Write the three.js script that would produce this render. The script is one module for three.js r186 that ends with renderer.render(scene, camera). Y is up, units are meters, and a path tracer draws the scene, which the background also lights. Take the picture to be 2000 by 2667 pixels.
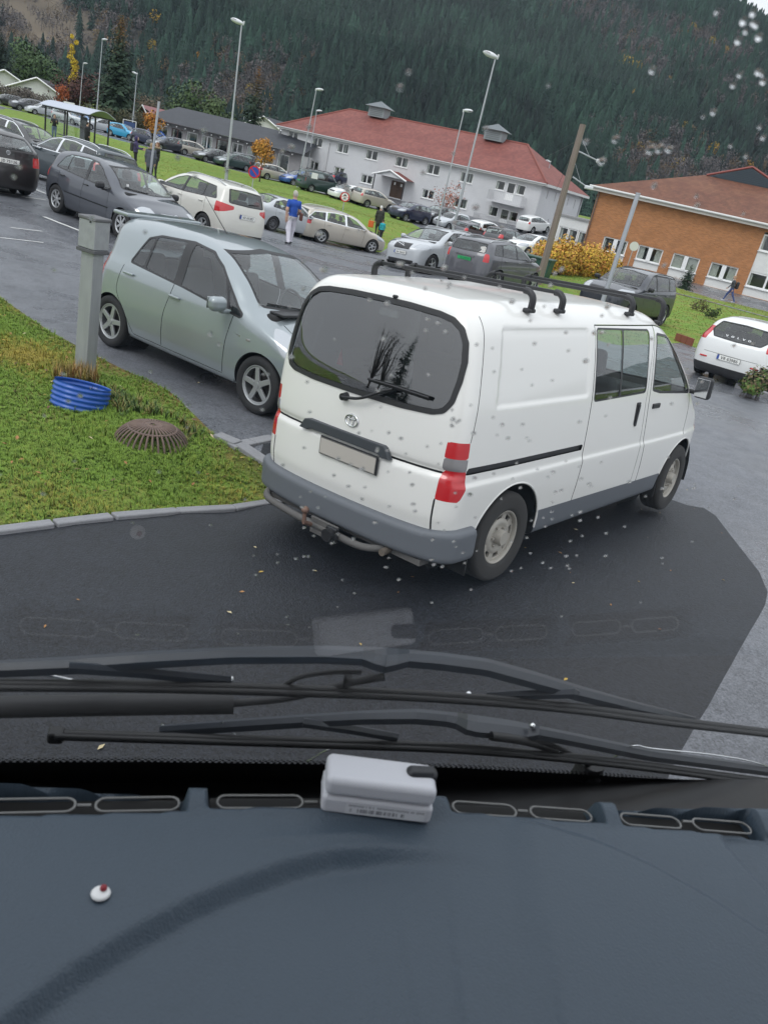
import * as THREE from 'three';
import { mergeGeometries } from 'three/addons/utils/BufferGeometryUtils.js';
import { RoundedBoxGeometry } from 'three/addons/geometries/RoundedBoxGeometry.js';

// ---------------------------------------------------------------- camera, sky, sun, exposure
const scene = new THREE.Scene();
const FPX = 2084.6, PITCH = 22.49 * Math.PI / 180, ROLL = 12.373 * Math.PI / 180, EYE = new THREE.Vector3(0, 2.493, 0);
const camera = new THREE.PerspectiveCamera(2 * Math.atan(1333.5 / FPX) * 180 / Math.PI, 767 / 1024, 0.02, 6000);
const V3 = (x, y, z) => new THREE.Vector3(x, y, z);
const FW = V3(0, -Math.sin(PITCH), -Math.cos(PITCH));
const RT0 = V3(1, 0, 0), UP0 = new THREE.Vector3().crossVectors(RT0, FW);
const RT = RT0.clone().multiplyScalar(Math.cos(ROLL)).addScaledVector(UP0, Math.sin(ROLL));
const UP = UP0.clone().multiplyScalar(Math.cos(ROLL)).addScaledVector(RT0, -Math.sin(ROLL));
camera.position.copy(EYE);
camera.quaternion.setFromRotationMatrix(new THREE.Matrix4().makeBasis(RT, UP, FW.clone().negate()));
camera.focus = 8; camera.userData.fStop = 16;
scene.add(camera);

{ // overcast sky: CIE overcast luminance, a little brighter towards the hidden sun
  const w = 256, h = 128, d = new Float32Array(w * h * 4);
  const sd = V3(-0.45, 0.75, 0.5).normalize();
  for (let j = 0; j < h; j++) for (let i = 0; i < w; i++) {
    const el = ((j + 0.5) / h - 0.5) * Math.PI, az = ((i + 0.5) / w) * 2 * Math.PI - Math.PI, k = (j * w + i) * 4;
    const s = Math.max(0, Math.sin(el));
    const dir = V3(Math.cos(el) * Math.cos(az), Math.sin(el), Math.cos(el) * Math.sin(az));
    const glow = 0.12 * Math.pow(Math.max(0, dir.dot(sd)), 3);
    let L = (1.35 + 0.9 * s) / 2.25 + glow;
    d[k] = L * 0.955; d[k + 1] = L * 0.99; d[k + 2] = L * 1.055; d[k + 3] = 1;
  }
  const sky = new THREE.DataTexture(d, w, h, THREE.RGBAFormat, THREE.FloatType);
  sky.mapping = THREE.EquirectangularReflectionMapping; sky.magFilter = THREE.LinearFilter; sky.minFilter = THREE.LinearFilter; sky.needsUpdate = true;
  scene.background = sky; scene.environment = sky;
}
const sun = new THREE.DirectionalLight(new THREE.Color(1, 0.98, 0.95), 0.5);
sun.position.set(-45, 75, 50); sun.castShadow = true; sun.shadow.radius = 45;
sun.shadow.mapSize.set(2048, 2048);
Object.assign(sun.shadow.camera, { left: -80, right: 80, top: 80, bottom: -80, near: 1, far: 300 });
scene.add(sun);
const renderer = new THREE.WebGLRenderer({ antialias: true });
renderer.setSize(767, 1024);
renderer.toneMapping = THREE.LinearToneMapping;
renderer.toneMappingExposure = 1.62;
renderer.shadowMap.enabled = true;

// ---------------------------------------------------------------- small helpers
const R = (d) => d * Math.PI / 180;
function rng(seed) { let a = seed >>> 0; return () => { a = (a + 0x6D2B79F5) >>> 0; let t = a; t = Math.imul(t ^ (t >>> 15), t | 1); t ^= t + Math.imul(t ^ (t >>> 7), t | 61); return ((t ^ (t >>> 14)) >>> 0) / 4294967296; }; }
const clamp = (x, a, b) => Math.min(b, Math.max(a, x)), lerp = (a, b, t) => a + (b - a) * t, sstep = (a, b, x) => { const t = clamp((x - a) / (b - a), 0, 1); return t * t * (3 - 2 * t); };
function hash2(i, j, s) { let h = Math.imul(i, 374761393) ^ Math.imul(j, 668265263) ^ Math.imul(s + 17, 1274126177); h = Math.imul(h ^ (h >>> 13), 1274126177); return ((h ^ (h >>> 16)) >>> 0) / 4294967296; }
function vnoise(x, y, s = 0, per = 0) { // value noise, optional period
  const i = Math.floor(x), j = Math.floor(y), fx = x - i, fy = y - j, m = (k) => per ? ((k % per) + per) % per : k;
  const u = fx * fx * (3 - 2 * fx), v = fy * fy * (3 - 2 * fy);
  return lerp(lerp(hash2(m(i), m(j), s), hash2(m(i + 1), m(j), s), u), lerp(hash2(m(i), m(j + 1), s), hash2(m(i + 1), m(j + 1), s), u), v);
}
function fbm(x, y, s = 0, o = 4, per = 0) { let a = 0, w = 0.5, n = 0; for (let k = 0; k < o; k++) { a += w * vnoise(x, y, s + k, per); n += w; x *= 2; y *= 2; per *= 2; w *= 0.5; } return a / n; }
const taken = {};
function numbered(n) { if (!(n in taken)) { taken[n] = 0; return n; } taken[n]++; return n + '_' + String(taken[n]).padStart(3, '0'); }
function shadow(o) { o.traverse((m) => { if (m.isMesh) { m.castShadow = true; m.receiveShadow = true; } }); return o; }
function mesh(name, geo, mat, parent) { const m = new THREE.Mesh(Array.isArray(geo) ? merge(geo) : geo, mat); m.name = parent ? name : numbered(name); m.castShadow = m.receiveShadow = true; (parent || scene).add(m); return m; }
function thing(name, label, category, group, p) { const o = new THREE.Group(); o.name = numbered(name); o.userData = { label, category }; if (group) o.userData.group = group; if (p) o.position.copy(p); scene.add(o); return o; }
function tag(o, label, category, group, kind) { if (label) o.userData.label = label; if (category) o.userData.category = category; if (group) o.userData.group = group; if (kind) o.userData.kind = kind; return o; }
function clean(g) { g = g.index ? g.toNonIndexed() : g; if (!g.attributes.normal) g.computeVertexNormals(); const keep = new THREE.BufferGeometry(); keep.setAttribute('position', g.attributes.position); keep.setAttribute('normal', g.attributes.normal); keep.setAttribute('uv', g.attributes.uv || new THREE.BufferAttribute(new Float32Array(g.attributes.position.count * 2), 2)); return keep; }
function merge(list) { return list.length === 1 ? list[0] : mergeGeometries(list.map(clean)); }
const box = (w, h, d, x = 0, y = 0, z = 0) => new THREE.BoxGeometry(w, h, d).translate(x, y, z);
const rbox = (w, h, d, r, x = 0, y = 0, z = 0, s = 2) => new RoundedBoxGeometry(w, h, d, s, Math.min(r, w / 2.01, h / 2.01, d / 2.01)).translate(x, y, z);
const cyl = (r0, r1, h, n = 12, x = 0, y = 0, z = 0, open = false) => new THREE.CylinderGeometry(r1, r0, h, n, 1, open).translate(x, y, z);
function between(a, b, r0, r1 = r0, n = 8) { const d = new THREE.Vector3().subVectors(b, a), g = new THREE.CylinderGeometry(r1, r0, d.length(), n); g.applyQuaternion(new THREE.Quaternion().setFromUnitVectors(V3(0, 1, 0), d.clone().normalize())); const m = a.clone().add(b).multiplyScalar(0.5); return g.translate(m.x, m.y, m.z); }
function tube(pts, r, seg = 24, n = 6, closed = false) { return new THREE.TubeGeometry(new THREE.CatmullRomCurve3(pts, closed), seg, r, n, closed); }
function extrude(pts, depth, bevel = 0, holes = []) { const s = new THREE.Shape(pts.map((p) => new THREE.Vector2(p[0], p[1]))); for (const h of holes) s.holes.push(new THREE.Path(h.map((p) => new THREE.Vector2(p[0], p[1])))); return new THREE.ExtrudeGeometry(s, { depth, bevelEnabled: bevel > 0, bevelSize: bevel, bevelThickness: bevel, bevelSegments: 2, curveSegments: 8 }); }
const lin = (r, g, b) => new THREE.Color().setRGB(r, g, b);
function std(c, rough = 0.6, metal = 0, extra = {}) { return new THREE.MeshStandardMaterial({ color: Array.isArray(c) ? lin(...c) : c, roughness: rough, metalness: metal, side: THREE.DoubleSide, ...extra }); }
function phys(c, rough, metal, extra = {}) { return new THREE.MeshPhysicalMaterial({ color: Array.isArray(c) ? lin(...c) : c, roughness: rough, metalness: metal, side: THREE.DoubleSide, ...extra }); }
function tex(n, fn, { srgb = true, rep = 1 } = {}) { // fn(u,v) -> [r,g,b] linear 0..1 or a number
  const d = new Uint8Array(n * n * 4), enc = (x) => { x = clamp(x, 0, 1); return 255 * (srgb ? (x <= 0.0031308 ? 12.92 * x : 1.055 * Math.pow(x, 1 / 2.4) - 0.055) : x); };
  for (let j = 0; j < n; j++) for (let i = 0; i < n; i++) { let c = fn(i / n, j / n); if (!Array.isArray(c)) c = [c, c, c]; const k = (j * n + i) * 4; d[k] = enc(c[0]); d[k + 1] = enc(c[1]); d[k + 2] = enc(c[2]); d[k + 3] = 255; }
  const t = new THREE.DataTexture(d, n, n); t.wrapS = t.wrapT = THREE.RepeatWrapping; t.magFilter = THREE.LinearFilter; t.minFilter = THREE.LinearMipmapLinearFilter; t.generateMipmaps = true; if (srgb) t.colorSpace = THREE.SRGBColorSpace; t.repeat.set(rep, rep); t.needsUpdate = true; return t;
}
function canvasTex(w, h, draw) { const c = document.createElement('canvas'); c.width = w; c.height = h; draw(c.getContext('2d'), w, h); const t = new THREE.CanvasTexture(c); t.colorSpace = THREE.SRGBColorSpace; return t; }

// ---------------------------------------------------------------- photo pixel -> ray / point (photo is 2000 x 2667)
const ray = (px, py) => FW.clone().addScaledVector(RT, (px - 1000) / FPX).addScaledVector(UP, -(py - 1333.5) / FPX);
const at = (px, py, depth) => EYE.clone().addScaledVector(ray(px, py), depth);
const onY = (px, py, y) => { const d = ray(px, py); return EYE.clone().addScaledVector(d, (y - EYE.y) / d.y); };
const zz = (ox, oy, s) => (x, y) => [ox + x / s, oy + y / s];
const Z1 = zz(0, 0, 2.37), Z2 = zz(650, 0, 2.37), Z3 = zz(1300, 0, 2.37), Z4 = zz(0, 230, 3.318), Z5 = zz(400, 350, 2.765), Z6 = zz(900, 400, 2.765), Z7 = zz(1400, 400, 2.765), Z8 = zz(100, 500, 2.07375), ZC = zz(0, 700, 2.37), ZB = zz(1200, 750, 2.07375), ZD = zz(0, 0, 1659 / 2000);

// ---------------------------------------------------------------- triangle soups: isosurface, split along a line, geometry
function surfaceNets(f, b0, b1, cell) {
  const nx = Math.ceil((b1[0] - b0[0]) / cell) + 1, ny = Math.ceil((b1[1] - b0[1]) / cell) + 1, nz = Math.ceil((b1[2] - b0[2]) / cell) + 1;
  const v = new Float32Array(nx * ny * nz), id = new Int32Array(nx * ny * nz).fill(-1), I = (i, j, k) => (k * ny + j) * nx + i;
  for (let k = 0; k < nz; k++) for (let j = 0; j < ny; j++) for (let i = 0; i < nx; i++) v[I(i, j, k)] = f(b0[0] + i * cell, b0[1] + j * cell, b0[2] + k * cell);
  const P = [], N = [];
  const E = [[0, 1], [2, 3], [4, 5], [6, 7], [0, 2], [1, 3], [4, 6], [5, 7], [0, 4], [1, 5], [2, 6], [3, 7]];
  for (let k = 0; k < nz - 1; k++) for (let j = 0; j < ny - 1; j++) for (let i = 0; i < nx - 1; i++) {
    const c = []; let m = 0;
    for (let q = 0; q < 8; q++) { const s = v[I(i + (q & 1), j + ((q >> 1) & 1), k + (q >> 2))]; c.push(s); if (s < 0) m |= 1 << q; }
    if (m === 0 || m === 255) continue;
    let x = 0, y = 0, z = 0, n = 0;
    for (const [a, b] of E) if ((c[a] < 0) !== (c[b] < 0)) { const t = c[a] / (c[a] - c[b]); x += lerp(a & 1, b & 1, t); y += lerp((a >> 1) & 1, (b >> 1) & 1, t); z += lerp(a >> 2, b >> 2, t); n++; }
    let X = b0[0] + (i + x / n) * cell, Y = b0[1] + (j + y / n) * cell, Zv = b0[2] + (k + z / n) * cell, gx, gy, gz;
    const e = cell * 0.3;
    for (let it = 0; it < 3; it++) {
      gx = f(X + e, Y, Zv) - f(X - e, Y, Zv); gy = f(X, Y + e, Zv) - f(X, Y - e, Zv); gz = f(X, Y, Zv + e) - f(X, Y, Zv - e);
      const g2 = gx * gx + gy * gy + gz * gz; if (it === 2 || g2 < 1e-12) break;
      let t = f(X, Y, Zv) * 2 * e / g2; const l = Math.sqrt(g2) * Math.abs(t), mx = cell * 0.6; if (l > mx) t *= mx / l;
      X -= gx * t; Y -= gy * t; Zv -= gz * t;
    }
    const l = Math.hypot(gx, gy, gz) || 1;
    id[I(i, j, k)] = P.length / 3; P.push(X, Y, Zv); N.push(gx / l, gy / l, gz / l);
  }
  const S = { p: [], n: [] };
  const tri = (a, b, c) => { for (const q of [a, b, c]) { S.p.push(P[q * 3], P[q * 3 + 1], P[q * 3 + 2]); S.n.push(N[q * 3], N[q * 3 + 1], N[q * 3 + 2]); } };
  const quad = (a, b, c, d, flip) => { if (a < 0 || b < 0 || c < 0 || d < 0) return; if (flip) { tri(a, c, b); tri(a, d, c); } else { tri(a, b, c); tri(a, c, d); } };
  for (let k = 1; k < nz - 1; k++) for (let j = 1; j < ny - 1; j++) for (let i = 1; i < nx - 1; i++) {
    const s = v[I(i, j, k)] < 0;
    if (s !== (v[I(i + 1, j, k)] < 0)) quad(id[I(i, j - 1, k - 1)], id[I(i, j, k - 1)], id[I(i, j, k)], id[I(i, j - 1, k)], !s);
    if (s !== (v[I(i, j + 1, k)] < 0)) quad(id[I(i - 1, j, k - 1)], id[I(i - 1, j, k)], id[I(i, j, k)], id[I(i, j, k - 1)], !s);
    if (s !== (v[I(i, j, k + 1)] < 0)) quad(id[I(i - 1, j - 1, k)], id[I(i, j - 1, k)], id[I(i, j, k)], id[I(i - 1, j, k)], !s);
  }
  return S;
}
function split(S, fn) { // -> [where fn < 0, the rest]
  const A = { p: [], n: [] }, B = { p: [], n: [] }, p = S.p, n = S.n;
  const put = (T, vs) => { for (let k = 1; k + 1 < vs.length; k++) for (const v of [vs[0], vs[k], vs[k + 1]]) { T.p.push(v[0], v[1], v[2]); T.n.push(v[3], v[4], v[5]); } };
  const d = [0, 0, 0];
  for (let t = 0; t < p.length; t += 9) {
    d[0] = fn(p[t], p[t + 1], p[t + 2], n[t], n[t + 1], n[t + 2]); d[1] = fn(p[t + 3], p[t + 4], p[t + 5], n[t + 3], n[t + 4], n[t + 5]); d[2] = fn(p[t + 6], p[t + 7], p[t + 8], n[t + 6], n[t + 7], n[t + 8]);
    const neg = (d[0] < 0 ? 1 : 0) + (d[1] < 0 ? 1 : 0) + (d[2] < 0 ? 1 : 0);
    if (neg === 3 || neg === 0) { const T = neg ? A : B, tp = T.p, tn = T.n; for (let o = 0; o < 9; o++) { tp.push(p[t + o]); tn.push(n[t + o]); } continue; }
    const vs = [0, 3, 6].map((o) => [p[t + o], p[t + o + 1], p[t + o + 2], n[t + o], n[t + o + 1], n[t + o + 2]]), a = [], b = [];
    for (let k = 0; k < 3; k++) {
      const q = (k + 1) % 3; (d[k] < 0 ? a : b).push(vs[k]);
      if ((d[k] < 0) !== (d[q] < 0)) { const s = clamp(d[k] / (d[k] - d[q]), 0.0001, 0.9999), m = vs[k].map((x, i) => lerp(x, vs[q][i], s)); a.push(m); b.push(m); }
    }
    put(A, a); put(B, b);
  }
  return [A, B];
}
const join = (A, B) => { const S = { p: A.p.slice(), n: A.n.slice() }; for (let i = 0; i < B.p.length; i++) { S.p.push(B.p[i]); S.n.push(B.n[i]); } return S; };
const cutLine = (S, fn) => { const [a, b] = split(S, fn); return join(a, b); };
const sink = (S, d) => { const T = { p: S.p.slice(), n: S.n }; for (let i = 0; i < T.p.length; i++) T.p[i] -= S.n[i] * d; return T; };
function geo(S, uv) { const g = new THREE.BufferGeometry(); g.setAttribute('position', new THREE.Float32BufferAttribute(S.p, 3)); const n = S.n.slice(); for (let i = 0; i < n.length; i += 3) { const l = Math.hypot(n[i], n[i + 1], n[i + 2]) || 1; n[i] /= l; n[i + 1] /= l; n[i + 2] /= l; } g.setAttribute('normal', new THREE.Float32BufferAttribute(n, 3)); const u = new Float32Array(S.p.length / 3 * 2); if (uv) for (let i = 0; i < u.length / 2; i++) { const q = uv(S.p[i * 3], S.p[i * 3 + 1], S.p[i * 3 + 2]); u[i * 2] = q[0]; u[i * 2 + 1] = q[1]; } g.setAttribute('uv', new THREE.BufferAttribute(u, 2)); return g; }
function sdPoly(P, x, y) { let d = Infinity, s = 1; for (let i = 0, j = P.length - 1; i < P.length; j = i++) { const ex = P[j][0] - P[i][0], ey = P[j][1] - P[i][1], wx = x - P[i][0], wy = y - P[i][1]; const t = clamp((wx * ex + wy * ey) / (ex * ex + ey * ey), 0, 1), bx = wx - ex * t, by = wy - ey * t; d = Math.min(d, bx * bx + by * by); const c1 = y >= P[i][1], c2 = y < P[j][1], c3 = ex * wy > ey * wx; if ((c1 && c2 && c3) || (!c1 && !c2 && !c3)) s = -s; } return s * Math.sqrt(d); }
const smax = (a, b, k) => { const h = Math.max(k - Math.abs(a - b), 0) / k; return Math.max(a, b) + h * h * k * 0.25; };
const smin = (a, b, k) => -smax(-a, -b, k);
function lut(pts, step = 0.01) { // smooth monotone-ish interpolation of [t, v] points, tabulated
  const n = pts.length, m = [], t0 = pts[0][0], t1 = pts[n - 1][0];
  for (let i = 0; i < n; i++) { if (i === 0) m.push((pts[1][1] - pts[0][1]) / (pts[1][0] - pts[0][0])); else if (i === n - 1) m.push((pts[i][1] - pts[i - 1][1]) / (pts[i][0] - pts[i - 1][0])); else { const a = (pts[i][1] - pts[i - 1][1]) / (pts[i][0] - pts[i - 1][0]), b = (pts[i + 1][1] - pts[i][1]) / (pts[i + 1][0] - pts[i][0]); m.push(a * b <= 0 ? 0 : 2 * a * b / (a + b)); } }
  const N = Math.ceil((t1 - t0) / step) + 2, T = new Float32Array(N);
  for (let k = 0, i = 0; k < N; k++) { const t = Math.min(t0 + k * step, t1); while (i < n - 2 && t > pts[i + 1][0]) i++; const h = pts[i + 1][0] - pts[i][0], s = (t - pts[i][0]) / h, s2 = s * s, s3 = s2 * s; T[k] = (2 * s3 - 3 * s2 + 1) * pts[i][1] + (s3 - 2 * s2 + s) * h * m[i] + (-2 * s3 + 3 * s2) * pts[i + 1][1] + (s3 - s2) * h * m[i + 1]; }
  return (t) => { const q = clamp((t - t0) / step, 0, N - 1.001), i = q | 0; return T[i] + (T[i + 1] - T[i]) * (q - i); };
}
// ---------------------------------------------------------------- shared materials
const M = {
  tyre: std([0.018, 0.018, 0.019], 0.85), black: std([0.012, 0.012, 0.013], 0.5), trim: std([0.02, 0.02, 0.022], 0.45), under: std([0.012, 0.012, 0.012], 0.9),
  rubber: std([0.016, 0.016, 0.017], 0.55), seam: std([0.012, 0.012, 0.013], 0.9), alloy: std([0.52, 0.53, 0.54], 0.32, 0.75), steel: std([0.42, 0.40, 0.36], 0.5, 0.35), chrome: std([0.75, 0.76, 0.77], 0.12, 1), brake: std([0.022, 0.02, 0.019], 0.8, 0.2),
  glass: phys([0.80, 0.88, 0.86], 0.0, 0, { transmission: 1, thickness: 0, ior: 1.8 }), glassDark: phys([0.30, 0.33, 0.33], 0.0, 0, { transmission: 1, thickness: 0, ior: 1.8 }),
  lens: phys([0.42, 0.44, 0.46], 0.16, 0.5, { clearcoat: 1, clearcoatRoughness: 0.02 }), red: phys([0.50, 0.008, 0.012], 0.2, 0, { clearcoat: 1, clearcoatRoughness: 0.03 }), amber: phys([0.75, 0.2, 0.01], 0.2, 0, { clearcoat: 1 }), reverse: phys([0.27, 0.26, 0.26], 0.2, 0.2, { clearcoat: 1, clearcoatRoughness: 0.03 }),
  seat: std([0.035, 0.036, 0.04], 0.95), floor: std([0.02, 0.02, 0.02], 1), plastic: std([0.03, 0.03, 0.032], 0.7), greyPlastic: std([0.115, 0.125, 0.14], 0.55), white: std([0.78, 0.78, 0.77], 0.5), galv: std([0.42, 0.44, 0.46], 0.45, 0.5), lampHead: std([0.62, 0.64, 0.65], 0.4),
};
const paint = (r, g, b, metal = 0, rough = 0.4) => phys([r, g, b], rough, metal, { clearcoat: 1, clearcoatRoughness: 0.04 });

// ---------------------------------------------------------------- car bodies: one implicit surface, cut along its real outlines
function carField(s) {
  const T = lut(s.top), Fr = lut(s.front), Re = lut(s.rear), PL = lut(s.plan), SE = lut(s.sec);
  const k1 = s.k1 ?? 0.14, k2 = s.k2 ?? 0.16;
  return (x, y, z) => {
    const a = Math.abs(z), xs = x > s.xm ? x + s.kf * a * a : x - s.kr * a * a;
    const ds = (a - PL(x) + SE(y)) * 0.97, sl = (T(xs + 0.02) - T(xs - 0.02)) / 0.04, dt = (y - T(xs) + s.crown * a * a) / Math.sqrt(1 + sl * sl);
    const a2 = a * a, df = (x + s.cf * a2 + s.cf4 * a2 * a2 * a2 - Fr(y)) * 0.95, dr = (Re(y) + s.cr * a2 + s.cr4 * a2 * a2 * a2 - x) * 0.95;
    let f = smax(smax(ds, dt, k1), smax(df, dr, 0.05), k2);
    f = smax(f, s.bot - y, 0.06);
    return s.extra ? s.extra(f, x, y, z, a) : f;
  };
}
const root = (g, a, b) => { let fa = g(a); for (let i = 0; i < 40; i++) { const m = (a + b) / 2, fm = g(m); if ((fm < 0) === (fa < 0)) { a = m; fa = fm; } else b = m; } return (a + b) / 2; };
function gen(o) { // a spec from a few measures (metres from the rear axle)
  const { xr, xf, H, W, cowl, wt, roofR, rg, noseY } = o, hs = o.hoodF ?? [xf - 0.22, noseY + 0.10];
  const s = { xm: (wt[0] + roofR[0]) / 2, kf: 0.22, kr: o.kr ?? 0.12, crown: o.crown ?? 0.07, cf: o.cf ?? 0.28, cf4: 0.25, cr: o.cr ?? 0.14, cr4: 0.28, bot: o.bot ?? 0.2, W, ...o };
  const mid = [(cowl[0] + wt[0]) / 2, (cowl[1] + wt[1]) / 2 + 0.035];
  s.top = o.top || [...(o.deck || [[xr - 0.1, roofR[1] - 0.12]]), roofR, [lerp(roofR[0], wt[0], 0.33), H - 0.008], [lerp(roofR[0], wt[0], 0.66), H], wt, mid, cowl, [lerp(cowl[0], hs[0], 0.5), lerp(cowl[1], hs[1], 0.5) + 0.025], hs, [xf + 0.05, noseY - 0.02]];
  s.rear = o.rear || [[0.1, xr + 0.1], [0.3, xr + 0.02], [0.5, xr], [0.68, xr + 0.01], [rg[1] - 0.12, xr + 0.05], [rg[1], rg[0]], [lerp(rg[1], roofR[1], 0.5), lerp(rg[0], roofR[0], 0.5) - 0.02], [roofR[1] + 0.02, roofR[0] - 0.06], [H + 0.1, roofR[0] - 0.02]];
  s.front = o.front || [[0.1, xf - 0.12], [0.25, xf - 0.02], [0.45, xf], [noseY - 0.08, xf - 0.02], [noseY + 0.04, xf - 0.12], [noseY + 0.2, xf - 0.5], [noseY + 0.5, xf - 0.7]];
  s.plan = o.plan || [[xr - 0.1, W - 0.13], [xr + 0.25, W - 0.04], [0.3, W - 0.004], [1.2, W], [o.wb - 0.1, W - 0.008], [o.wb + 0.35, W - 0.05], [xf - 0.15, W - 0.16], [xf + 0.1, W - 0.26]];
  const by = o.belt;
  s.sec = o.sec || [[0.1, 0.13], [0.28, 0.045], [0.45, 0.012], [0.62, 0], [by - 0.14, 0.012], [by - 0.03, 0.035], [by + 0.06, 0.075], [lerp(by, H, 0.6), 0.175], [H, 0.30]];
  return s;
}
const cache = new Map();
function carGeo(s) {
  if (cache.has(s)) return cache.get(s);
  const f = s.f = carField(s), W = s.W, cell = s.cell ?? 0.04;
  let S = surfaceNets(f, [s.xr - 0.2, s.bot - 0.1, -W - 0.08], [s.xf + 0.15, s.H + 0.1, W + 0.08], cell);
  const out = {};
  const bin = (name, T, key) => { if (T.p.length) (out[name] = out[name] || []).push(key ? T : T); };
  // wheel arches
  for (const [ax, r] of [[0, s.arch ?? 0.345], [s.wb, s.arch ?? 0.345]]) S = split(S, (x, y, z) => Math.abs(z) > 0.45 ? Math.hypot(x - ax, (y - s.wr) * 1.02) - r : 1)[1];
  // side glass
  const dl = s.dlo, pil = (x, y) => { let d = -1; for (const [xb, xt, w, yb, yt] of s.pillars || []) d = Math.max(d, w / 2 - Math.abs(x - lerp(xb, xt, (y - (yb ?? s.belt)) / ((yt ?? s.H) - (yb ?? s.belt))))); return d; };
  let G, D;
  [D, S] = split(S, (x, y, z) => Math.abs(z) > 0.3 ? sdPoly(dl, x, y) - (s.dloR ?? 0.02) - (s.dloTrim ?? 0.012) : 1);
  for (const p of s.pillars || []) D = cutLine(D, (x, y) => x - lerp(p[0], p[1], (y - (p[3] ?? s.belt)) / ((p[4] ?? s.H) - (p[3] ?? s.belt))));
  [G, D] = split(D, (x, y) => Math.max(sdPoly(dl, x, y) - (s.dloR ?? 0.02) + 0.010, pil(x, y)));
  bin('window_trim', D);
  const xsP = (s.pillars || []).map((p) => (p[0] + p[1]) / 2).sort((a, b) => a - b), panes = {};
  for (let t = 0; t < G.p.length; t += 9) { const cx = (G.p[t] + G.p[t + 3] + G.p[t + 6]) / 3, cy = (G.p[t + 1] + G.p[t + 4] + G.p[t + 7]) / 3; let i = 0; for (const p of (s.pillars || [])) if (cx > lerp(p[0], p[1], (cy - (p[3] ?? s.belt)) / ((p[4] ?? s.H) - (p[3] ?? s.belt)))) i++; const key = i + (G.p[t + 2] > 0 ? 'r' : 'l'); const Q = panes[key] = panes[key] || { p: [], n: [] }; for (let o = 0; o < 9; o++) { Q.p.push(G.p[t + o]); Q.n.push(G.n[t + o]); } }
  for (const k of Object.keys(panes)) bin('side_window', sink(panes[k], 0.004));
  // screens
  if (s.screen) { let Q; [Q, S] = split(S, (x, y, z, nx) => x > s.screenX && nx > 0.1 ? sdPoly(s.screen, Math.abs(z), y) - 0.035 : 1); let q; [q, Q] = split(Q, (x, y, z) => sdPoly(s.screen, Math.abs(z), y) - 0.035 + 0.022); bin('windscreen', sink(q, 0.003)); bin('screen_seal', Q); }
  if (s.back) { let Q; const r = s.backR ?? 0.05, w = s.backSeal ?? 0.025; [Q, S] = split(S, (x, y, z, nx) => x < s.backX && (nx < -0.1) ? sdPoly(s.back, Math.abs(z), y) - r : 1); let q; [q, Q] = split(Q, (x, y, z) => sdPoly(s.back, Math.abs(z), y) - r + w); bin('rear_window', sink(q, 0.005)); bin('rear_window_seal', s.backProud ? sink(Q, -0.006) : Q); }
  // lamps and other regions
  for (const rg of s.regions || []) { let Q; [Q, S] = split(S, rg.fn); if (Q.p.length) { if (rg.pair) { let a, b; [a, b] = split(Q, (x, y, z) => z); bin(rg.name, sink(a, rg.sink || 0)); bin(rg.name, sink(b, rg.sink || 0)); } else bin(rg.name, sink(Q, rg.sink || 0)); out[rg.name].mat = rg.mat; } }
  // panel gaps
  let SE = { p: [], n: [] };
  for (const g of s.gaps || []) { let Q; const w = g.w ?? 0.0045; const near = { p: [], n: [] }, rest = { p: [], n: [] }; for (let t = 0; t < S.p.length; t += 9) { const x = (S.p[t] + S.p[t + 3] + S.p[t + 6]) / 3, y = (S.p[t + 1] + S.p[t + 4] + S.p[t + 7]) / 3, z = (S.p[t + 2] + S.p[t + 5] + S.p[t + 8]) / 3, T = Math.abs(g.s(x, y, z)) < 0.15 && g.e(x, y, z, S.n[t], S.n[t + 1], S.n[t + 2]) < 0.15 ? near : rest; for (let o = 0; o < 9; o++) { T.p.push(S.p[t + o]); T.n.push(S.n[t + o]); } } let K = cutLine(near, g.s); [Q, K] = split(K, (x, y, z, nx, ny, nz) => Math.max(Math.abs(g.s(x, y, z)) - w, g.e(x, y, z, nx, ny, nz))); for (let t = 0; t < K.p.length; t++) { rest.p.push(K.p[t]); rest.n.push(K.n[t]); } S = rest; SE = join(SE, sink(Q, 0.010)); }
  bin('panel_gap', SE);
  let U; [U, S] = split(S, (x, y) => y - (s.under ?? s.bot + 0.05)); bin('underbody', U);
  bin('body', S);
  for (const k of Object.keys(out)) { const m = out[k].mat; out[k] = out[k].map((q) => geo(q)); out[k].mat = m; }
  cache.set(s, out); return out;
}
// side-projection gap helpers
const vGap = (pts, w) => { const X = lut(pts.map((p) => [p[1], p[0]]).sort((a, b) => a[0] - b[0])), y0 = Math.min(...pts.map((p) => p[1])), y1 = Math.max(...pts.map((p) => p[1])); return { w, s: (x, y) => x - X(y), e: (x, y, z) => Math.max(y0 - y, y - y1, 0.35 - Math.abs(z)) }; };
const hGap = (pts, w) => { const Y = lut(pts), x0 = pts[0][0], x1 = pts[pts.length - 1][0]; return { w, s: (x, y) => y - Y(x), e: (x, y, z) => Math.max(x0 - x, x - x1, 0.35 - Math.abs(z)) }; };
const zGap = (y0, a, cond, w) => ({ w, s: (x, y) => y - y0, e: (x, y, z, nx) => Math.max(Math.abs(z) - a, cond(x, nx)) });

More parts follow.
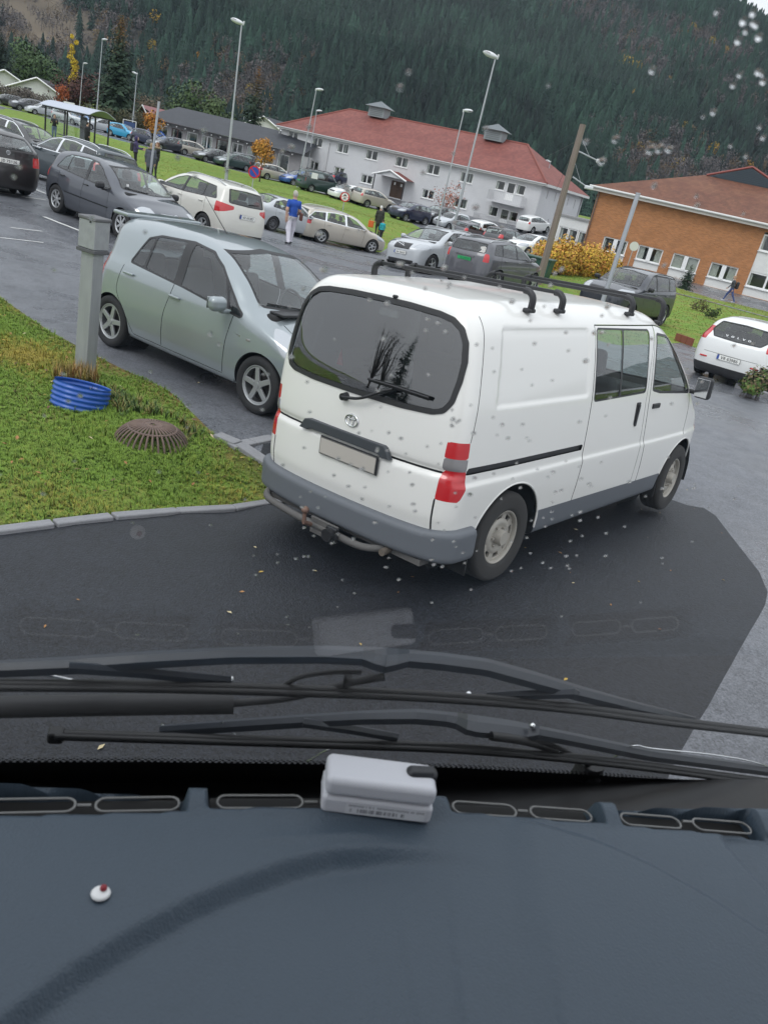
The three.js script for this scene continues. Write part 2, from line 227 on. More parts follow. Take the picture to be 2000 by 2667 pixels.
// wheels -------------------------------------------------------------
const wheelCache = new Map();
function wheelGeo(r, w, rim, style, n) {
  const key = [r, w, rim, style, n].join(); if (wheelCache.has(key)) return wheelCache.get(key);
  const V2 = (a, b) => new THREE.Vector2(a, b), h = w / 2;
  const tyre = new THREE.LatheGeometry([V2(rim - 0.005, -h * 0.75), V2(rim + 0.006, -h * 0.92), V2(rim + 0.03, -h * 1.02), V2(r - 0.035, -h * 1.04), V2(r - 0.012, -h * 0.92), V2(r - 0.001, -h * 0.72), V2(r, -h * 0.45), V2(r - 0.006, -h * 0.42), V2(r - 0.006, -h * 0.36), V2(r, -h * 0.33), V2(r, -h * 0.06), V2(r - 0.006, -h * 0.03), V2(r - 0.006, h * 0.03), V2(r, h * 0.06), V2(r, h * 0.33), V2(r - 0.006, h * 0.36), V2(r - 0.006, h * 0.42), V2(r, h * 0.45), V2(r - 0.001, h * 0.72), V2(r - 0.012, h * 0.92), V2(r - 0.035, h * 1.04), V2(rim + 0.03, h * 1.02), V2(rim + 0.006, h * 0.92), V2(rim - 0.005, h * 0.75)], 40).rotateX(Math.PI / 2);
  const parts = [], ro = rim - 0.006;
  parts.push(new THREE.LatheGeometry([V2(ro - 0.012, -h * 0.6), V2(ro - 0.012, h * 0.55), V2(ro - 0.008, h * 0.82), V2(ro + 0.004, h * 0.86), V2(ro + 0.008, h * 0.8)], 40).rotateX(Math.PI / 2));
  const holes = [], C = [];
  for (let i = 0; i < 48; i++) C.push([Math.cos(i / 48 * 2 * Math.PI) * (ro - 0.006), Math.sin(i / 48 * 2 * Math.PI) * (ro - 0.006)]);
  const hub = rim * (style === 'steel' ? 0.50 : 0.27), out = style === 'steel' ? rim * 0.86 : ro - 0.02, sw = (style === 'steel' ? 0.034 : style === 'fine' ? 0.026 : 0.036) * (5 / n) ** 0.45;
  for (let k = 0; k < n; k++) { const a0 = k / n * 2 * Math.PI, a1 = (k + 1) / n * 2 * Math.PI, H = [], di = Math.min(sw * 0.85 / hub, Math.PI / n * 0.75), dOut = sw * (style === 'steel' ? 0.9 : 0.62) / out; for (let i = 0; i <= 6; i++) { const a = lerp(a0 + dOut, a1 - dOut, i / 6); H.push([Math.cos(a) * out, Math.sin(a) * out]); } for (let i = 3; i >= 0; i--) { const a = lerp(a0 + di, a1 - di, i / 3); H.push([Math.cos(a) * hub, Math.sin(a) * hub]); } holes.push(H.reverse()); }
  const disc = extrude(C, 0.016, 0.004, holes); disc.translate(0, 0, h * (style === 'steel' ? 0.35 : 0.56)); parts.push(disc);
  if (style === 'steel') { parts.push(new THREE.CylinderGeometry(0.05, 0.062, 0.075, 18).rotateX(Math.PI / 2).translate(0, 0, h * 0.35 + 0.04)); parts.push(new THREE.LatheGeometry([V2(0.062, 0), V2(0.085, 0.004), V2(0.10, 0.014), V2(0.12, 0.012), V2(0.135, 0)], 24).rotateX(Math.PI / 2).translate(0, 0, h * 0.35 + 0.018)); for (let k = 0; k < 6; k++) parts.push(new THREE.CylinderGeometry(0.011, 0.011, 0.025, 6).rotateX(Math.PI / 2).translate(Math.cos(k) * 0.082 * 1, Math.sin(k / 6 * 2 * Math.PI) * 0.082, h * 0.35 + 0.03)); }
  else { parts.push(new THREE.CylinderGeometry(0.028, 0.034, 0.016, 16).rotateX(Math.PI / 2).translate(0, 0, h * 0.56 + 0.022)); for (let k = 0; k < 4; k++) parts.push(new THREE.CylinderGeometry(0.009, 0.009, 0.012, 6).rotateX(Math.PI / 2).translate(Math.cos((k + 0.5) * Math.PI / 2) * 0.052, Math.sin((k + 0.5) * Math.PI / 2) * 0.052, h * 0.56 + 0.02)); }
  const brake = [new THREE.CylinderGeometry(rim * 0.78, rim * 0.78, 0.02, 28).rotateX(Math.PI / 2).translate(0, 0, 0), new THREE.CylinderGeometry(ro - 0.013, ro - 0.013, 0.01, 28).rotateX(Math.PI / 2).translate(0, 0, -h * 0.5)];
  const g = { tyre, rim: merge(parts), brake: merge(brake) }; wheelCache.set(key, g); return g;
}
function addWheel(car, x, z, s, steer = 0, spin = 0) {
  const [r, w, rim, style, n] = s.wheel, g = wheelGeo(r, w, rim, style, n), o = new THREE.Group(); o.name = 'wheel'; car.add(o);
  o.position.set(x, r, z - Math.sign(z) * w / 2); o.rotation.set(0, (z < 0 ? Math.PI : 0) + steer, 0);
  const t = mesh('tyre', g.tyre, s.mud || M.tyre, o), q = mesh('rim', g.rim, s.rimMat || M.alloy, o); q.rotation.z = spin; mesh('brake_disc', g.brake, M.brake, o); t.rotation.z = spin;
  return o;
}
const seatGeo = (() => [rbox(0.5, 0.16, 0.5, 0.06, 0, 0.08, 0), rbox(0.14, 0.62, 0.48, 0.06, 0, 0, 0).rotateZ(0.28).translate(-0.30, 0.42, 0), rbox(0.09, 0.2, 0.26, 0.05, 0, 0, 0).rotateZ(0.2).translate(-0.42, 0.84, 0)])();
const plateTex = new Map();
function plateMat(text, bg, fg) { const k = text + bg; if (!plateTex.has(k)) plateTex.set(k, std('#ffffff', 0.5, 0, { map: canvasTex(512, 112, (c, w, h) => { c.fillStyle = bg; c.fillRect(0, 0, w, h); c.strokeStyle = '#555'; c.lineWidth = 4; c.strokeRect(3, 3, w - 6, h - 6); if (text) { if (bg[1] === 'e') { c.fillStyle = '#2b4a9b'; c.fillRect(6, 6, 44, h - 12); } c.fillStyle = fg; c.font = 'bold 88px sans-serif'; c.textAlign = 'center'; c.textBaseline = 'middle'; c.fillText(text, w / 2 + 20, h / 2 + 4, w - 90); } }) })); return plateTex.get(k); }
function makeCar(name, label, s, paintMat, o = {}) {
  const car = thing(name, label, o.category || 'car', o.group), g = carGeo(s), far = s.far;
  const mats = { body: paintMat, window_trim: s.trimMat || M.trim, side_window: o.tint ? M.glassDark : M.glass, windscreen: M.glass, rear_window: o.tint ? M.glassDark : M.glass, screen_seal: M.black, rear_window_seal: M.rubber, panel_gap: M.seam, underbody: M.under };
  for (const k of Object.keys(g)) { const list = g[k]; const mt = mats[k] || (list.mat === 'paint' ? paintMat : list.mat) || paintMat; for (const q of list) mesh(k, q, mt, car); }
  if (s.tintRear && !far) car.children.forEach((c) => { if (c.name === 'rear_window') c.material = M.glassDark; if (c.name === 'side_window') { c.geometry.computeBoundingBox(); if (c.geometry.boundingBox.max.x < s.tintRear) c.material = M.glassDark; } });
  const zw = s.wz ?? s.W - 0.02;
  for (const x of [0, s.wb]) for (const sg of [-1, 1]) addWheel(car, x, sg * zw, s, x ? (o.steer || 0) : 0, (x + sg) * 1.7 + (o.spin || 0));
  // wheel housings
  for (const x of [0, s.wb]) for (const sg of [-1, 1]) { const r = (s.arch ?? 0.345) + 0.012, a = new THREE.CylinderGeometry(r, r, 0.34, 24, 1, true, -0.15, Math.PI + 0.3).rotateY(0); const hs = new THREE.CylinderGeometry(r, r, 0.36, 24, 1, true, -Math.PI / 2 - 0.2, Math.PI + 0.4).rotateX(-Math.PI / 2); mesh('wheel_housing', [hs.translate(x, s.wr, sg * (s.W - 0.235)), new THREE.CircleGeometry(r, 20).translate(x, s.wr, sg * (s.W - 0.41))], M.under, car); }
  if (!far) {
    mesh('cabin_floor', [box(s.xf - s.xr - 1.2, 0.05, s.W * 2 - 0.3, (s.xf + s.xr) / 2 - 0.2, s.bot + 0.14, 0), rbox(0.45, 0.35, s.W * 2 - 0.32, 0.08, s.dash ?? s.cowl[0] - 0.18, (s.cowl?.[1] ?? 0.95) - 0.19, 0)], M.floor, car);
    const st = merge(seatGeo), x0 = s.seatX ?? s.wb - 1.25;
    for (const [dx, z] of s.seats || [[0, 0.36], [0, -0.36], [-0.85, 0.36], [-0.85, -0.36]]) { const q = mesh('seat', st, M.seat, car); q.position.set(x0 + dx, s.seatY ?? s.bot + 0.2, z); }
    const sw = mesh('steering_wheel', new THREE.TorusGeometry(0.185, 0.016, 6, 24), M.plastic, car); sw.position.set(x0 + 0.48, (s.cowl?.[1] ?? 1) - 0.08, -0.36); sw.rotation.set(0, Math.PI / 2, 0); sw.rotateX(-0.4);
  }
  else { const x0 = s.wb - 1.25, q = []; for (const dx of [0, -0.85]) for (const z of [-0.36, 0.36]) q.push(box(0.5, 0.16, 0.5, x0 + dx, s.bot + 0.3, z), box(0.13, 0.7, 0.46, x0 + dx - 0.3, s.bot + 0.62, z)); for (const g of q) mesh('seat', g, M.seat, car); mesh('cabin_floor', [box(s.xf - s.xr - 1.2, 0.05, s.W * 2 - 0.3, (s.xf + s.xr) / 2 - 0.2, s.bot + 0.14, 0), box(0.4, 0.3, s.W * 2 - 0.4, s.cowl[0] - 0.2, s.cowl[1] - 0.22, 0)], M.floor, car); }
  // mirrors
  if (s.mirror) for (const sg of [-1, 1]) { const [mx, my] = s.mirror, mz = root((z) => s.f(mx, my - 0.06, z), 0.2, s.W + 0.2); const m = mesh('door_mirror', far ? [rbox(0.12, 0.15, 0.2, 0.05, mx, my, sg * (mz + 0.13), 2)] : [rbox(0.13, 0.15, 0.2, 0.06, mx, my, sg * (mz + 0.16), 4), rbox(0.07, 0.045, 0.14, 0.02, mx - 0.01, my - 0.075, sg * (mz + 0.04), 2)], s.mirrorMat || paintMat, car); if (!far) mesh('mirror_glass', rbox(0.006, 0.115, 0.16, 0.002, mx - 0.067, my, sg * (mz + 0.16)), M.chrome, m); }
  // handles
  for (const [hx, hy] of s.handles || []) for (const sg of [-1, 1]) { const hz = root((z) => s.f(hx, hy, z), 0.2, s.W + 0.2); mesh('door_handle', far ? rbox(0.17, 0.03, 0.03, 0.012, hx, hy, sg * (hz + 0.005)) : [rbox(0.17, 0.028, 0.022, 0.011, hx, hy, sg * (hz + 0.022), 3), rbox(0.03, 0.026, 0.03, 0.01, hx - 0.07, hy, sg * (hz + 0.008)), rbox(0.03, 0.026, 0.03, 0.01, hx + 0.07, hy, sg * (hz + 0.008))], s.handleMat || paintMat, car); }
  // plates
  for (const p of o.plates || []) { const yy = p.y, zc = p.z || 0, xx = p.front ? root((x) => s.f(x, yy, zc), 1, s.xf + 0.4) + 0.012 : root((x) => s.f(x, yy, zc), 1, s.xr - 0.4) - 0.012; const q = mesh('licence_plate', new THREE.BoxGeometry(0.52, 0.11, 0.012), [M.black, M.black, M.black, M.black, plateMat(p.text, p.bg || '#e9e9e4', p.fg || '#1b1b1b'), M.black], car); q.position.set(xx, yy, zc); q.rotation.y = p.front ? Math.PI / 2 : -Math.PI / 2; if (p.tilt) q.rotateX(p.tilt); }
  for (const r of o.rails || []) { const [x0, x1, a, m] = r; for (const sg of [-1, 1]) { const pts = []; for (let i = 0; i <= 8; i++) { const x = lerp(x0, x1, i / 8), e = Math.min(i, 8 - i), y = root((yy) => s.f(x, yy, a), s.H + 0.2, s.H - 0.5); pts.push(V3(x, y + (e === 0 ? 0.0 : e === 1 ? 0.04 : 0.05), sg * a)); } mesh('roof_rail', tube(pts, 0.016, 24, 6), m || M.chrome, car); } }
  if (o.antenna) mesh('antenna', between(V3(...o.antenna[0]), V3(...o.antenna[1]), 0.006, 0.003, 5), M.black, car);
  return car;
}
// emblem, wipers and other bits by surface lookup
const frontX = (s, y, z) => root((x) => s.f(x, y, z), 1, s.xf + 0.4), rearX = (s, y, z) => root((x) => s.f(x, y, z), 1, s.xr - 0.4), sideZ = (s, x, y) => root((z) => s.f(x, y, z), 0.05, s.W + 0.25), topY = (s, x, z) => root((y) => s.f(x, y, z), 0.5, s.H + 0.3);
function wiper(car, s, pts, front) { const q = pts.map(([z, y]) => V3((front ? frontX(s, y, z) + 0.018 : rearX(s, y, z) - 0.022), y, z)); mesh('wiper', [tube(q, 0.009, 16, 5)], M.black, car); }
// region helpers: lamps that wrap round a corner
const lampFn = (o) => (x, y, z) => { const a = Math.abs(z); return Math.max(y - (o.y1 + (o.s1 || 0) * (a - 0.6)), (o.y0 + (o.s0 || 0) * (a - 0.6)) - y, o.a0 + (o.sa || 0) * (y - o.y0) - a, o.x0 !== undefined ? (o.front ? o.x0 + (o.sx || 0) * (y - o.y0) - x : x - o.x0 - (o.sx || 0) * (y - o.y0)) : -1); };

// ---------------------------------------------------------------- terrain: a smooth height field through points read from the photograph
const CP = [];
for (const [x, z, y] of [[0, 0, 0], [-6, 0, 0], [7, 0, 0], [0, 12, 0], [-14, 8, 0], [16, 8, 0], [-3.1, -7.3, 0], [-5, -5, 0.02], [3, -5, 0], [-3.6, -9.3, 0], [-1.5, -7.9, 0], [2.5, -8, -0.03], [6, -6, -0.05], [-9.1, -19.5, 0.05], [-6.9, -18, 0.02], [-6, -12, 0], [-14, -10, 0.2], [0, -14, -0.1]]) CP.push([x, z, y]);
for (const [px, py, d] of [[...Z5(975, 790), 29], [...Z5(1200, 800), 36.6], [...Z5(1545, 862), 38.0], [985, 694, 30], [1214, 745, 27], [...Z7(1150, 1590), 18.9], [...Z7(1575, 1680), 18.4], [...Z7(930, 1264), 28], [1403, 734, 33], [...Z7(1360, 1078), 57], [...Z7(1050, 970), 54], [...Z7(60, 860), 41], [...Z7(520, 880), 45], [...Z5(710, 410), 45], [...Z5(1365, 545), 53], [...Z6(215, 585), 47], [343, 440, 45], [...Z4(235, 888), 20.5], [485, 407, 84], [84, 291, 108], [1023, 519, 92], [276, 394, 62], [816, 497, 77], [1030, 560, 76], [1195, 618, 71], [1290, 645, 72], [1370, 668, 66], [...Z7(600, 815), 64.5], [...Z7(1659, 1110), 59], [1447, 610, 84], [...Z5(890, 345), 81], [...Z5(850, 695), 31]]) { const p = at(px, py, d); CP.push([p.x, p.z, p.y]); }
for (const [x, z, y] of [[-22, -112, 0.6], [12, -110, 0.6], [40, -120, 0], [60, -70, -1], [45, -45, -0.9], [28, -25, -0.5], [-60, -60, 1], [-80, -120, 1.5], [-40, -25, 0.8], [-50, -150, 2], [0, -150, 1.5], [50, -160, 1.5], [90, -120, 0], [-110, -100, 2], [-100, -40, 1.5], [60, 0, 0], [-60, 0, 0.5]]) CP.push([x, z, y]);
const terrain0 = (() => {
  const n = CP.length, N = n + 3, A = [], sc = 20, U = (r2) => r2 < 1e-9 ? 0 : r2 * Math.log(r2) * 0.5;
  for (let i = 0; i < N; i++) A.push(new Float64Array(N + 1));
  for (let i = 0; i < n; i++) { for (let j = 0; j < n; j++) A[i][j] = U(((CP[i][0] - CP[j][0]) ** 2 + (CP[i][1] - CP[j][1]) ** 2) / sc / sc); A[i][i] = 0.05; A[i][n] = A[n][i] = 1; A[i][n + 1] = A[n + 1][i] = CP[i][0] / sc; A[i][n + 2] = A[n + 2][i] = CP[i][1] / sc; A[i][N] = CP[i][2]; }
  for (let c = 0; c < N; c++) { let p = c; for (let r = c + 1; r < N; r++) if (Math.abs(A[r][c]) > Math.abs(A[p][c])) p = r; [A[c], A[p]] = [A[p], A[c]]; for (let r = 0; r < N; r++) if (r !== c) { const f = A[r][c] / A[c][c]; if (f) for (let k = c; k <= N; k++) A[r][k] -= f * A[c][k]; } }
  const w = A.map((r, i) => r[N] / r[i]);
  return (x, z) => { x = clamp(x, -130, 130); z = clamp(z, -190, 14); let y = w[n] + w[n + 1] * x / sc + w[n + 2] * z / sc; for (let i = 0; i < n; i++) y += w[i] * U(((x - CP[i][0]) ** 2 + (z - CP[i][1]) ** 2) / sc / sc); return y; };
})();
// the driveway dips towards the drain side of the parked van
const VAN = { x: 0.179, z: -5.724, yaw: R(-52.787), rho: R(4.5) };
const dip = (x, z) => { const dx = x - VAN.x, dz = z - VAN.z, t = dx * Math.cos(VAN.yaw) + dz * Math.sin(VAN.yaw), s = 0.87 - (-dx * Math.sin(VAN.yaw) + dz * Math.cos(VAN.yaw)); return -Math.tan(VAN.rho) * clamp(s, 0, 1.75) * (1 - sstep(1.85, 3.0, s)) * sstep(-2.2, -0.9, t) * (1 - sstep(3.4, 5, t)); };
const tcache = new Map();
function ground(x, z) { const k = Math.round(x * 20) * 100003 + Math.round(z * 20); let v = tcache.get(k); if (v === undefined) { v = terrain0(Math.round(x * 20) / 20, Math.round(z * 20) / 20); tcache.set(k, v); } return v + dip(x, z); }
function G(px, py) { let y = 0, p; for (let i = 0; i < 25; i++) { p = onY(px, py, Math.min(y, 2.2)); const d = p.clone().sub(EYE).length(); if (d > 260) { p = EYE.clone().addScaledVector(ray(px, py).normalize(), 260); } const ny = ground(p.x, p.z); if (Math.abs(ny - y) < 0.002) break; y = lerp(y, ny, 0.6); } p.y = ground(p.x, p.z); return p; }
const GP = (list) => list.map(([x, y]) => { const p = G(x, y); return [p.x, p.z]; });

// regions, outlined in the photograph
const lawnEdge = GP([[0, 170], [120, 258], [330, 400], [470, 472], [640, 560], [760, 622], [960, 700], [1100, 790], [1180, 880], [1230, 950], [1330, 1022], [1420, 1095], [1490, 1130]].map((p) => ZC(...p)));
const kerbTop = GP([[0, 1612], [350, 1567], [700, 1527], [1100, 1493], [1450, 1471]].map((p) => ZC(...p)));
const kerbEnd = GP([[775, 1296]])[0];
const lawnA = [[-30, -13], [-16, -11.5], ...lawnEdge, GP([[700, 1215]])[0], kerbEnd, ...kerbTop.slice().reverse(), [-6, -3.9], [-30, -2]];
const patchEdge = [[1225, 1092], [1330, 1165], [1420, 1290], [1530, 1430], [1659, 1598]].map((p) => ZB(...p));
const patch = [...GP([[1760, 1300]]), ...GP(patchEdge.slice(1)), ...GP([[2000, 1560], [1832, 1856], [1690, 2108]]), [0.75, -0.9], [0.6, 4], [-9, 4], [-9, -3.0], [-5, -4.2], ...kerbTop.map((p) => [p[0], p[1] - 0.01]), ...GP([[775, 1296], [700, 1215], [640, 1180], [625, 1165], [700, 1153], [800, 1140]]), [0.9, -8.7]];
const stripB = [...GP([[0, 365], [130, 400], [260, 447], [420, 505], [600, 560], [760, 600], [930, 648], [990, 658]]), ...GP([Z6(340, 655), Z6(550, 600), Z6(560, 548), Z6(430, 470), Z6(290, 418), Z6(0, 345), Z5(1330, 462), Z5(1100, 392), Z5(930, 348), Z5(480, 232), Z5(300, 182), Z5(50, 112), Z4(1000, 445), Z4(600, 320), Z4(300, 222), Z4(0, 152)])];
const lawnC = [...GP([Z6(1215, 742), Z6(1300, 800), Z6(1390, 960)]), ...GP([[1480, 860], [1600, 900]]), ...GP([Z7(1030, 1362), Z7(1145, 1400)]), [12, -21.5], [30, -19], [70, -19], [70, -45], ...GP([Z7(1659, 1140), Z7(1300, 1060), Z7(760, 893), Z7(560, 848), Z7(300, 830), Z7(0, 815), Z6(1330, 735)])];
const wedge = (x, z) => { let d = sdPoly(lawnA, x, z); return d; };
function gridSoup(xs, zs) { const S = { p: [], n: [] }, h = (x, z) => ground(x, z), N = (x, z) => { const e = 0.3, a = (h(x + e, z) - h(x - e, z)) / (2 * e), b = (h(x, z + e) - h(x, z - e)) / (2 * e), l = Math.hypot(a, 1, b); return [-a / l, 1 / l, -b / l]; }; const P = []; for (const z of zs) for (const x of xs) P.push([x, h(x, z), z, ...N(x, z)]); const nx = xs.length; for (let j = 0; j + 1 < zs.length; j++) for (let i = 0; i + 1 < nx; i++) { const a = P[j * nx + i], b = P[j * nx + i + 1], c = P[(j + 1) * nx + i + 1], d = P[(j + 1) * nx + i]; for (const t of [[a, c, b], [a, d, c]]) for (const v of t) { S.p.push(v[0], v[1], v[2]); S.n.push(v[3], v[4], v[5]); } } return S; }
const axis = (a, near0, near1, b, st) => { const o = []; let x = near0; const L = []; let s = st; while (x > a) { x -= s; s *= 1.12; L.push(x); } o.push(...L.reverse()); for (x = near0; x < near1; x += st) o.push(x); s = st; while (x < b) { o.push(x); x += s; s *= 1.12; } o.push(b); return o; };
const gxs = axis(-140, -12, 12, 140, 0.45), gzs = axis(-200, -30, 6, 14, 0.45).sort((a, b) => a - b);
let GS = gridSoup(gxs, gzs), lawnS, patchS, roadS;
[lawnS, GS] = split(GS, (x, y, z) => Math.min(sdPoly(lawnA, x, z), sdPoly(stripB, x, z), sdPoly(lawnC, x, z)));
[patchS, GS] = split(GS, (x, y, z) => sdPoly(patch, x, z) + 0.02 * (vnoise(x * 9, z * 9, 3) - 0.5));
[roadS, GS] = split(GS, (x, y, z) => Math.max(Math.abs(x) - 75, -z - 118 - x * 0.15));
const uvM = (x, y, z) => [x, z];
function vcol(g, fn) { const p = g.attributes.position, c = new Float32Array(p.count * 3); for (let i = 0; i < p.count; i++) { const q = fn(p.getX(i), p.getY(i), p.getZ(i)); c[i * 3] = q[0]; c[i * 3 + 1] = q[1]; c[i * 3 + 2] = q[2]; } g.setAttribute('color', new THREE.BufferAttribute(c, 3)); return g; }
const grain = (seed, per, contrast, spark) => tex(1024, (u, v) => { const a = vnoise(u * 256, v * 256, seed, 256), b = vnoise(u * 110, v * 110, seed + 5, 110), c = fbm(u * 12, v * 12, seed + 9, 4, 12), s = hash2(Math.floor(u * 512), Math.floor(v * 512), seed + 3); const h1 = hash2(Math.floor(u * 256 + 0.8 * a), Math.floor(v * 256 + 0.8 * b), seed + 8), h2 = hash2(Math.floor(u * 128 + b), Math.floor(v * 128 + a), seed + 13); let k = 1 + contrast * 0.7 * (a - 0.5) + contrast * (h1 - 0.5) + contrast * 0.7 * (h2 - 0.5) + 0.4 * (c - 0.5); if (s > 0.994) k += spark; return [k * 0.5, k * 0.5, k * 0.505]; });
const roadTex = grain(11, 1, 0.55, 0.9), newTex = grain(31, 1, 0.9, 2.2);
for (const t of [roadTex, newTex]) t.repeat.set(0.42, 0.42);
const roughRoad = tex(512, (u, v) => { const c = fbm(u * 5, v * 5, 71, 5, 5), d = fbm(u * 40, v * 40, 72, 2, 40); return clamp(0.46 - 0.24 * sstep(0.42, 0.66, c) + 0.22 * (d - 0.5), 0.09, 0.9); }, { srgb: false }); roughRoad.repeat.set(0.09, 0.09);
const bumpRoad = tex(1024, (u, v) => 0.35 * vnoise(u * 200, v * 200, 5, 200) + 0.65 * hash2(Math.floor(u * 300 + vnoise(u * 90, v * 90, 3, 90)), Math.floor(v * 300 + vnoise(u * 90, v * 90, 4, 90)), 6), { srgb: false }); bumpRoad.repeat.set(0.42, 0.42);
const asphaltMat = std([0.25, 0.26, 0.285], 1, 0, { map: roadTex, roughnessMap: roughRoad, bumpMap: bumpRoad, bumpScale: 0.003 });
const newMat = std([0.022, 0.025, 0.033], 0.55, 0, { map: newTex, bumpMap: bumpRoad, bumpScale: 0.004 });
const grassTex = tex(1024, (u, v) => { const a = fbm(u * 60, v * 60, 41, 3, 60), b = fbm(u * 8, v * 8, 44, 4, 8), c = vnoise(u * 300, v * 300, 47, 300); const k = 0.35 + 0.5 * a + 0.5 * c; const dry = sstep(0.45, 0.7, b); return [k * lerp(0.36, 0.52, dry), k * lerp(0.52, 0.50, dry), k * lerp(0.10, 0.16, dry)]; }); grassTex.repeat.set(0.33, 0.33);
const bumpGrass = tex(512, (u, v) => 0.5 * vnoise(u * 120, v * 120, 5, 120) + 0.5 * fbm(u * 30, v * 30, 6, 3, 30), { srgb: false }); bumpGrass.repeat.set(0.5, 0.5);
const grassMat = std([0.42, 0.52, 0.30], 1, 0, { map: grassTex, vertexColors: true, bumpMap: bumpGrass, bumpScale: 0.03 });
const lawnGeo = vcol(geo(lawnS, uvM), (x, y, z) => { const n = fbm(x * 0.25, z * 0.25, 91, 4), n2 = fbm(x * 0.9, z * 0.9, 95, 3), e = -wedge(x, z), dirt = e > -0.2 && e < 0.5 ? (1 - sstep(0.05, 0.42 + 0.25 * (n2 - 0.5), e)) * (z < -6 ? 1 : 0.2) : 0; const g = [lerp(0.85, 1.25, n), lerp(0.92, 1.12, n), lerp(0.8, 1.05, n)]; const bare = sstep(0.60, 0.72, n2) * (z > -14 ? 0.6 : 0.1); const k = Math.max(dirt, bare); return [lerp(g[0], 0.75, k), lerp(g[1], 0.42, k), lerp(g[2], 0.55, k)]; });
tag(mesh('lawn', lawnGeo, grassMat), 'green and yellowing grass of the lawns', 'lawn', null, 'structure');
tag(mesh('new_asphalt', geo(patchS, uvM), newMat), 'fresh black asphalt of the driveway', 'asphalt', null, 'structure');
tag(mesh('parking_lot_asphalt', geo(roadS, uvM), asphaltMat), 'worn grey wet asphalt of the car park', 'asphalt', null, 'structure');
tag(mesh('ground', vcol(geo(GS, uvM), (x, y, z) => { const n = fbm(x * 0.05, z * 0.05, 92, 3); return [lerp(0.8, 1.1, n), lerp(0.75, 1.0, n), 0.8]; }), grassMat), 'rough grass ground behind the buildings', 'ground', null, 'structure');

{ // footpath over the far lawn and the pavement strip along the brick building
  const strip = (pts, w, up) => { const S2 = { p: [], n: [] }, L = []; for (let i = 0; i + 1 < pts.length; i++) for (let k = 0; k < 10; k++) L.push([lerp(pts[i][0], pts[i + 1][0], k / 10), lerp(pts[i][1], pts[i + 1][1], k / 10)]); L.push(pts[pts.length - 1]); const E = L.map((p, i) => { const a = L[Math.max(0, i - 1)], b = L[Math.min(L.length - 1, i + 1)], l = Math.hypot(b[0] - a[0], b[1] - a[1]), nx = -(b[1] - a[1]) / l * w / 2, nz = (b[0] - a[0]) / l * w / 2; return [[p[0] + nx, p[1] + nz], [p[0] - nx, p[1] - nz]].map(([x, z]) => [x, ground(x, z) + up, z]); }); for (let i = 0; i + 1 < E.length; i++) for (const v of [E[i][0], E[i + 1][0], E[i][1], E[i][1], E[i + 1][0], E[i + 1][1]]) { S2.p.push(...v); S2.n.push(0, 1, 0); } return geo(S2, uvM); };
  tag(mesh('footpath', strip(GP([Z7(960, 1000), Z7(1150, 1045), Z7(1400, 1112), Z7(1659, 1182), Z7(1900, 1250)]), 0.7, 0.02), asphaltMat), 'narrow asphalt footpath across the lawn', 'footpath', null, 'structure');
}
scene.fog = new THREE.FogExp2(lin(0.58, 0.70, 0.84), 0.00007);
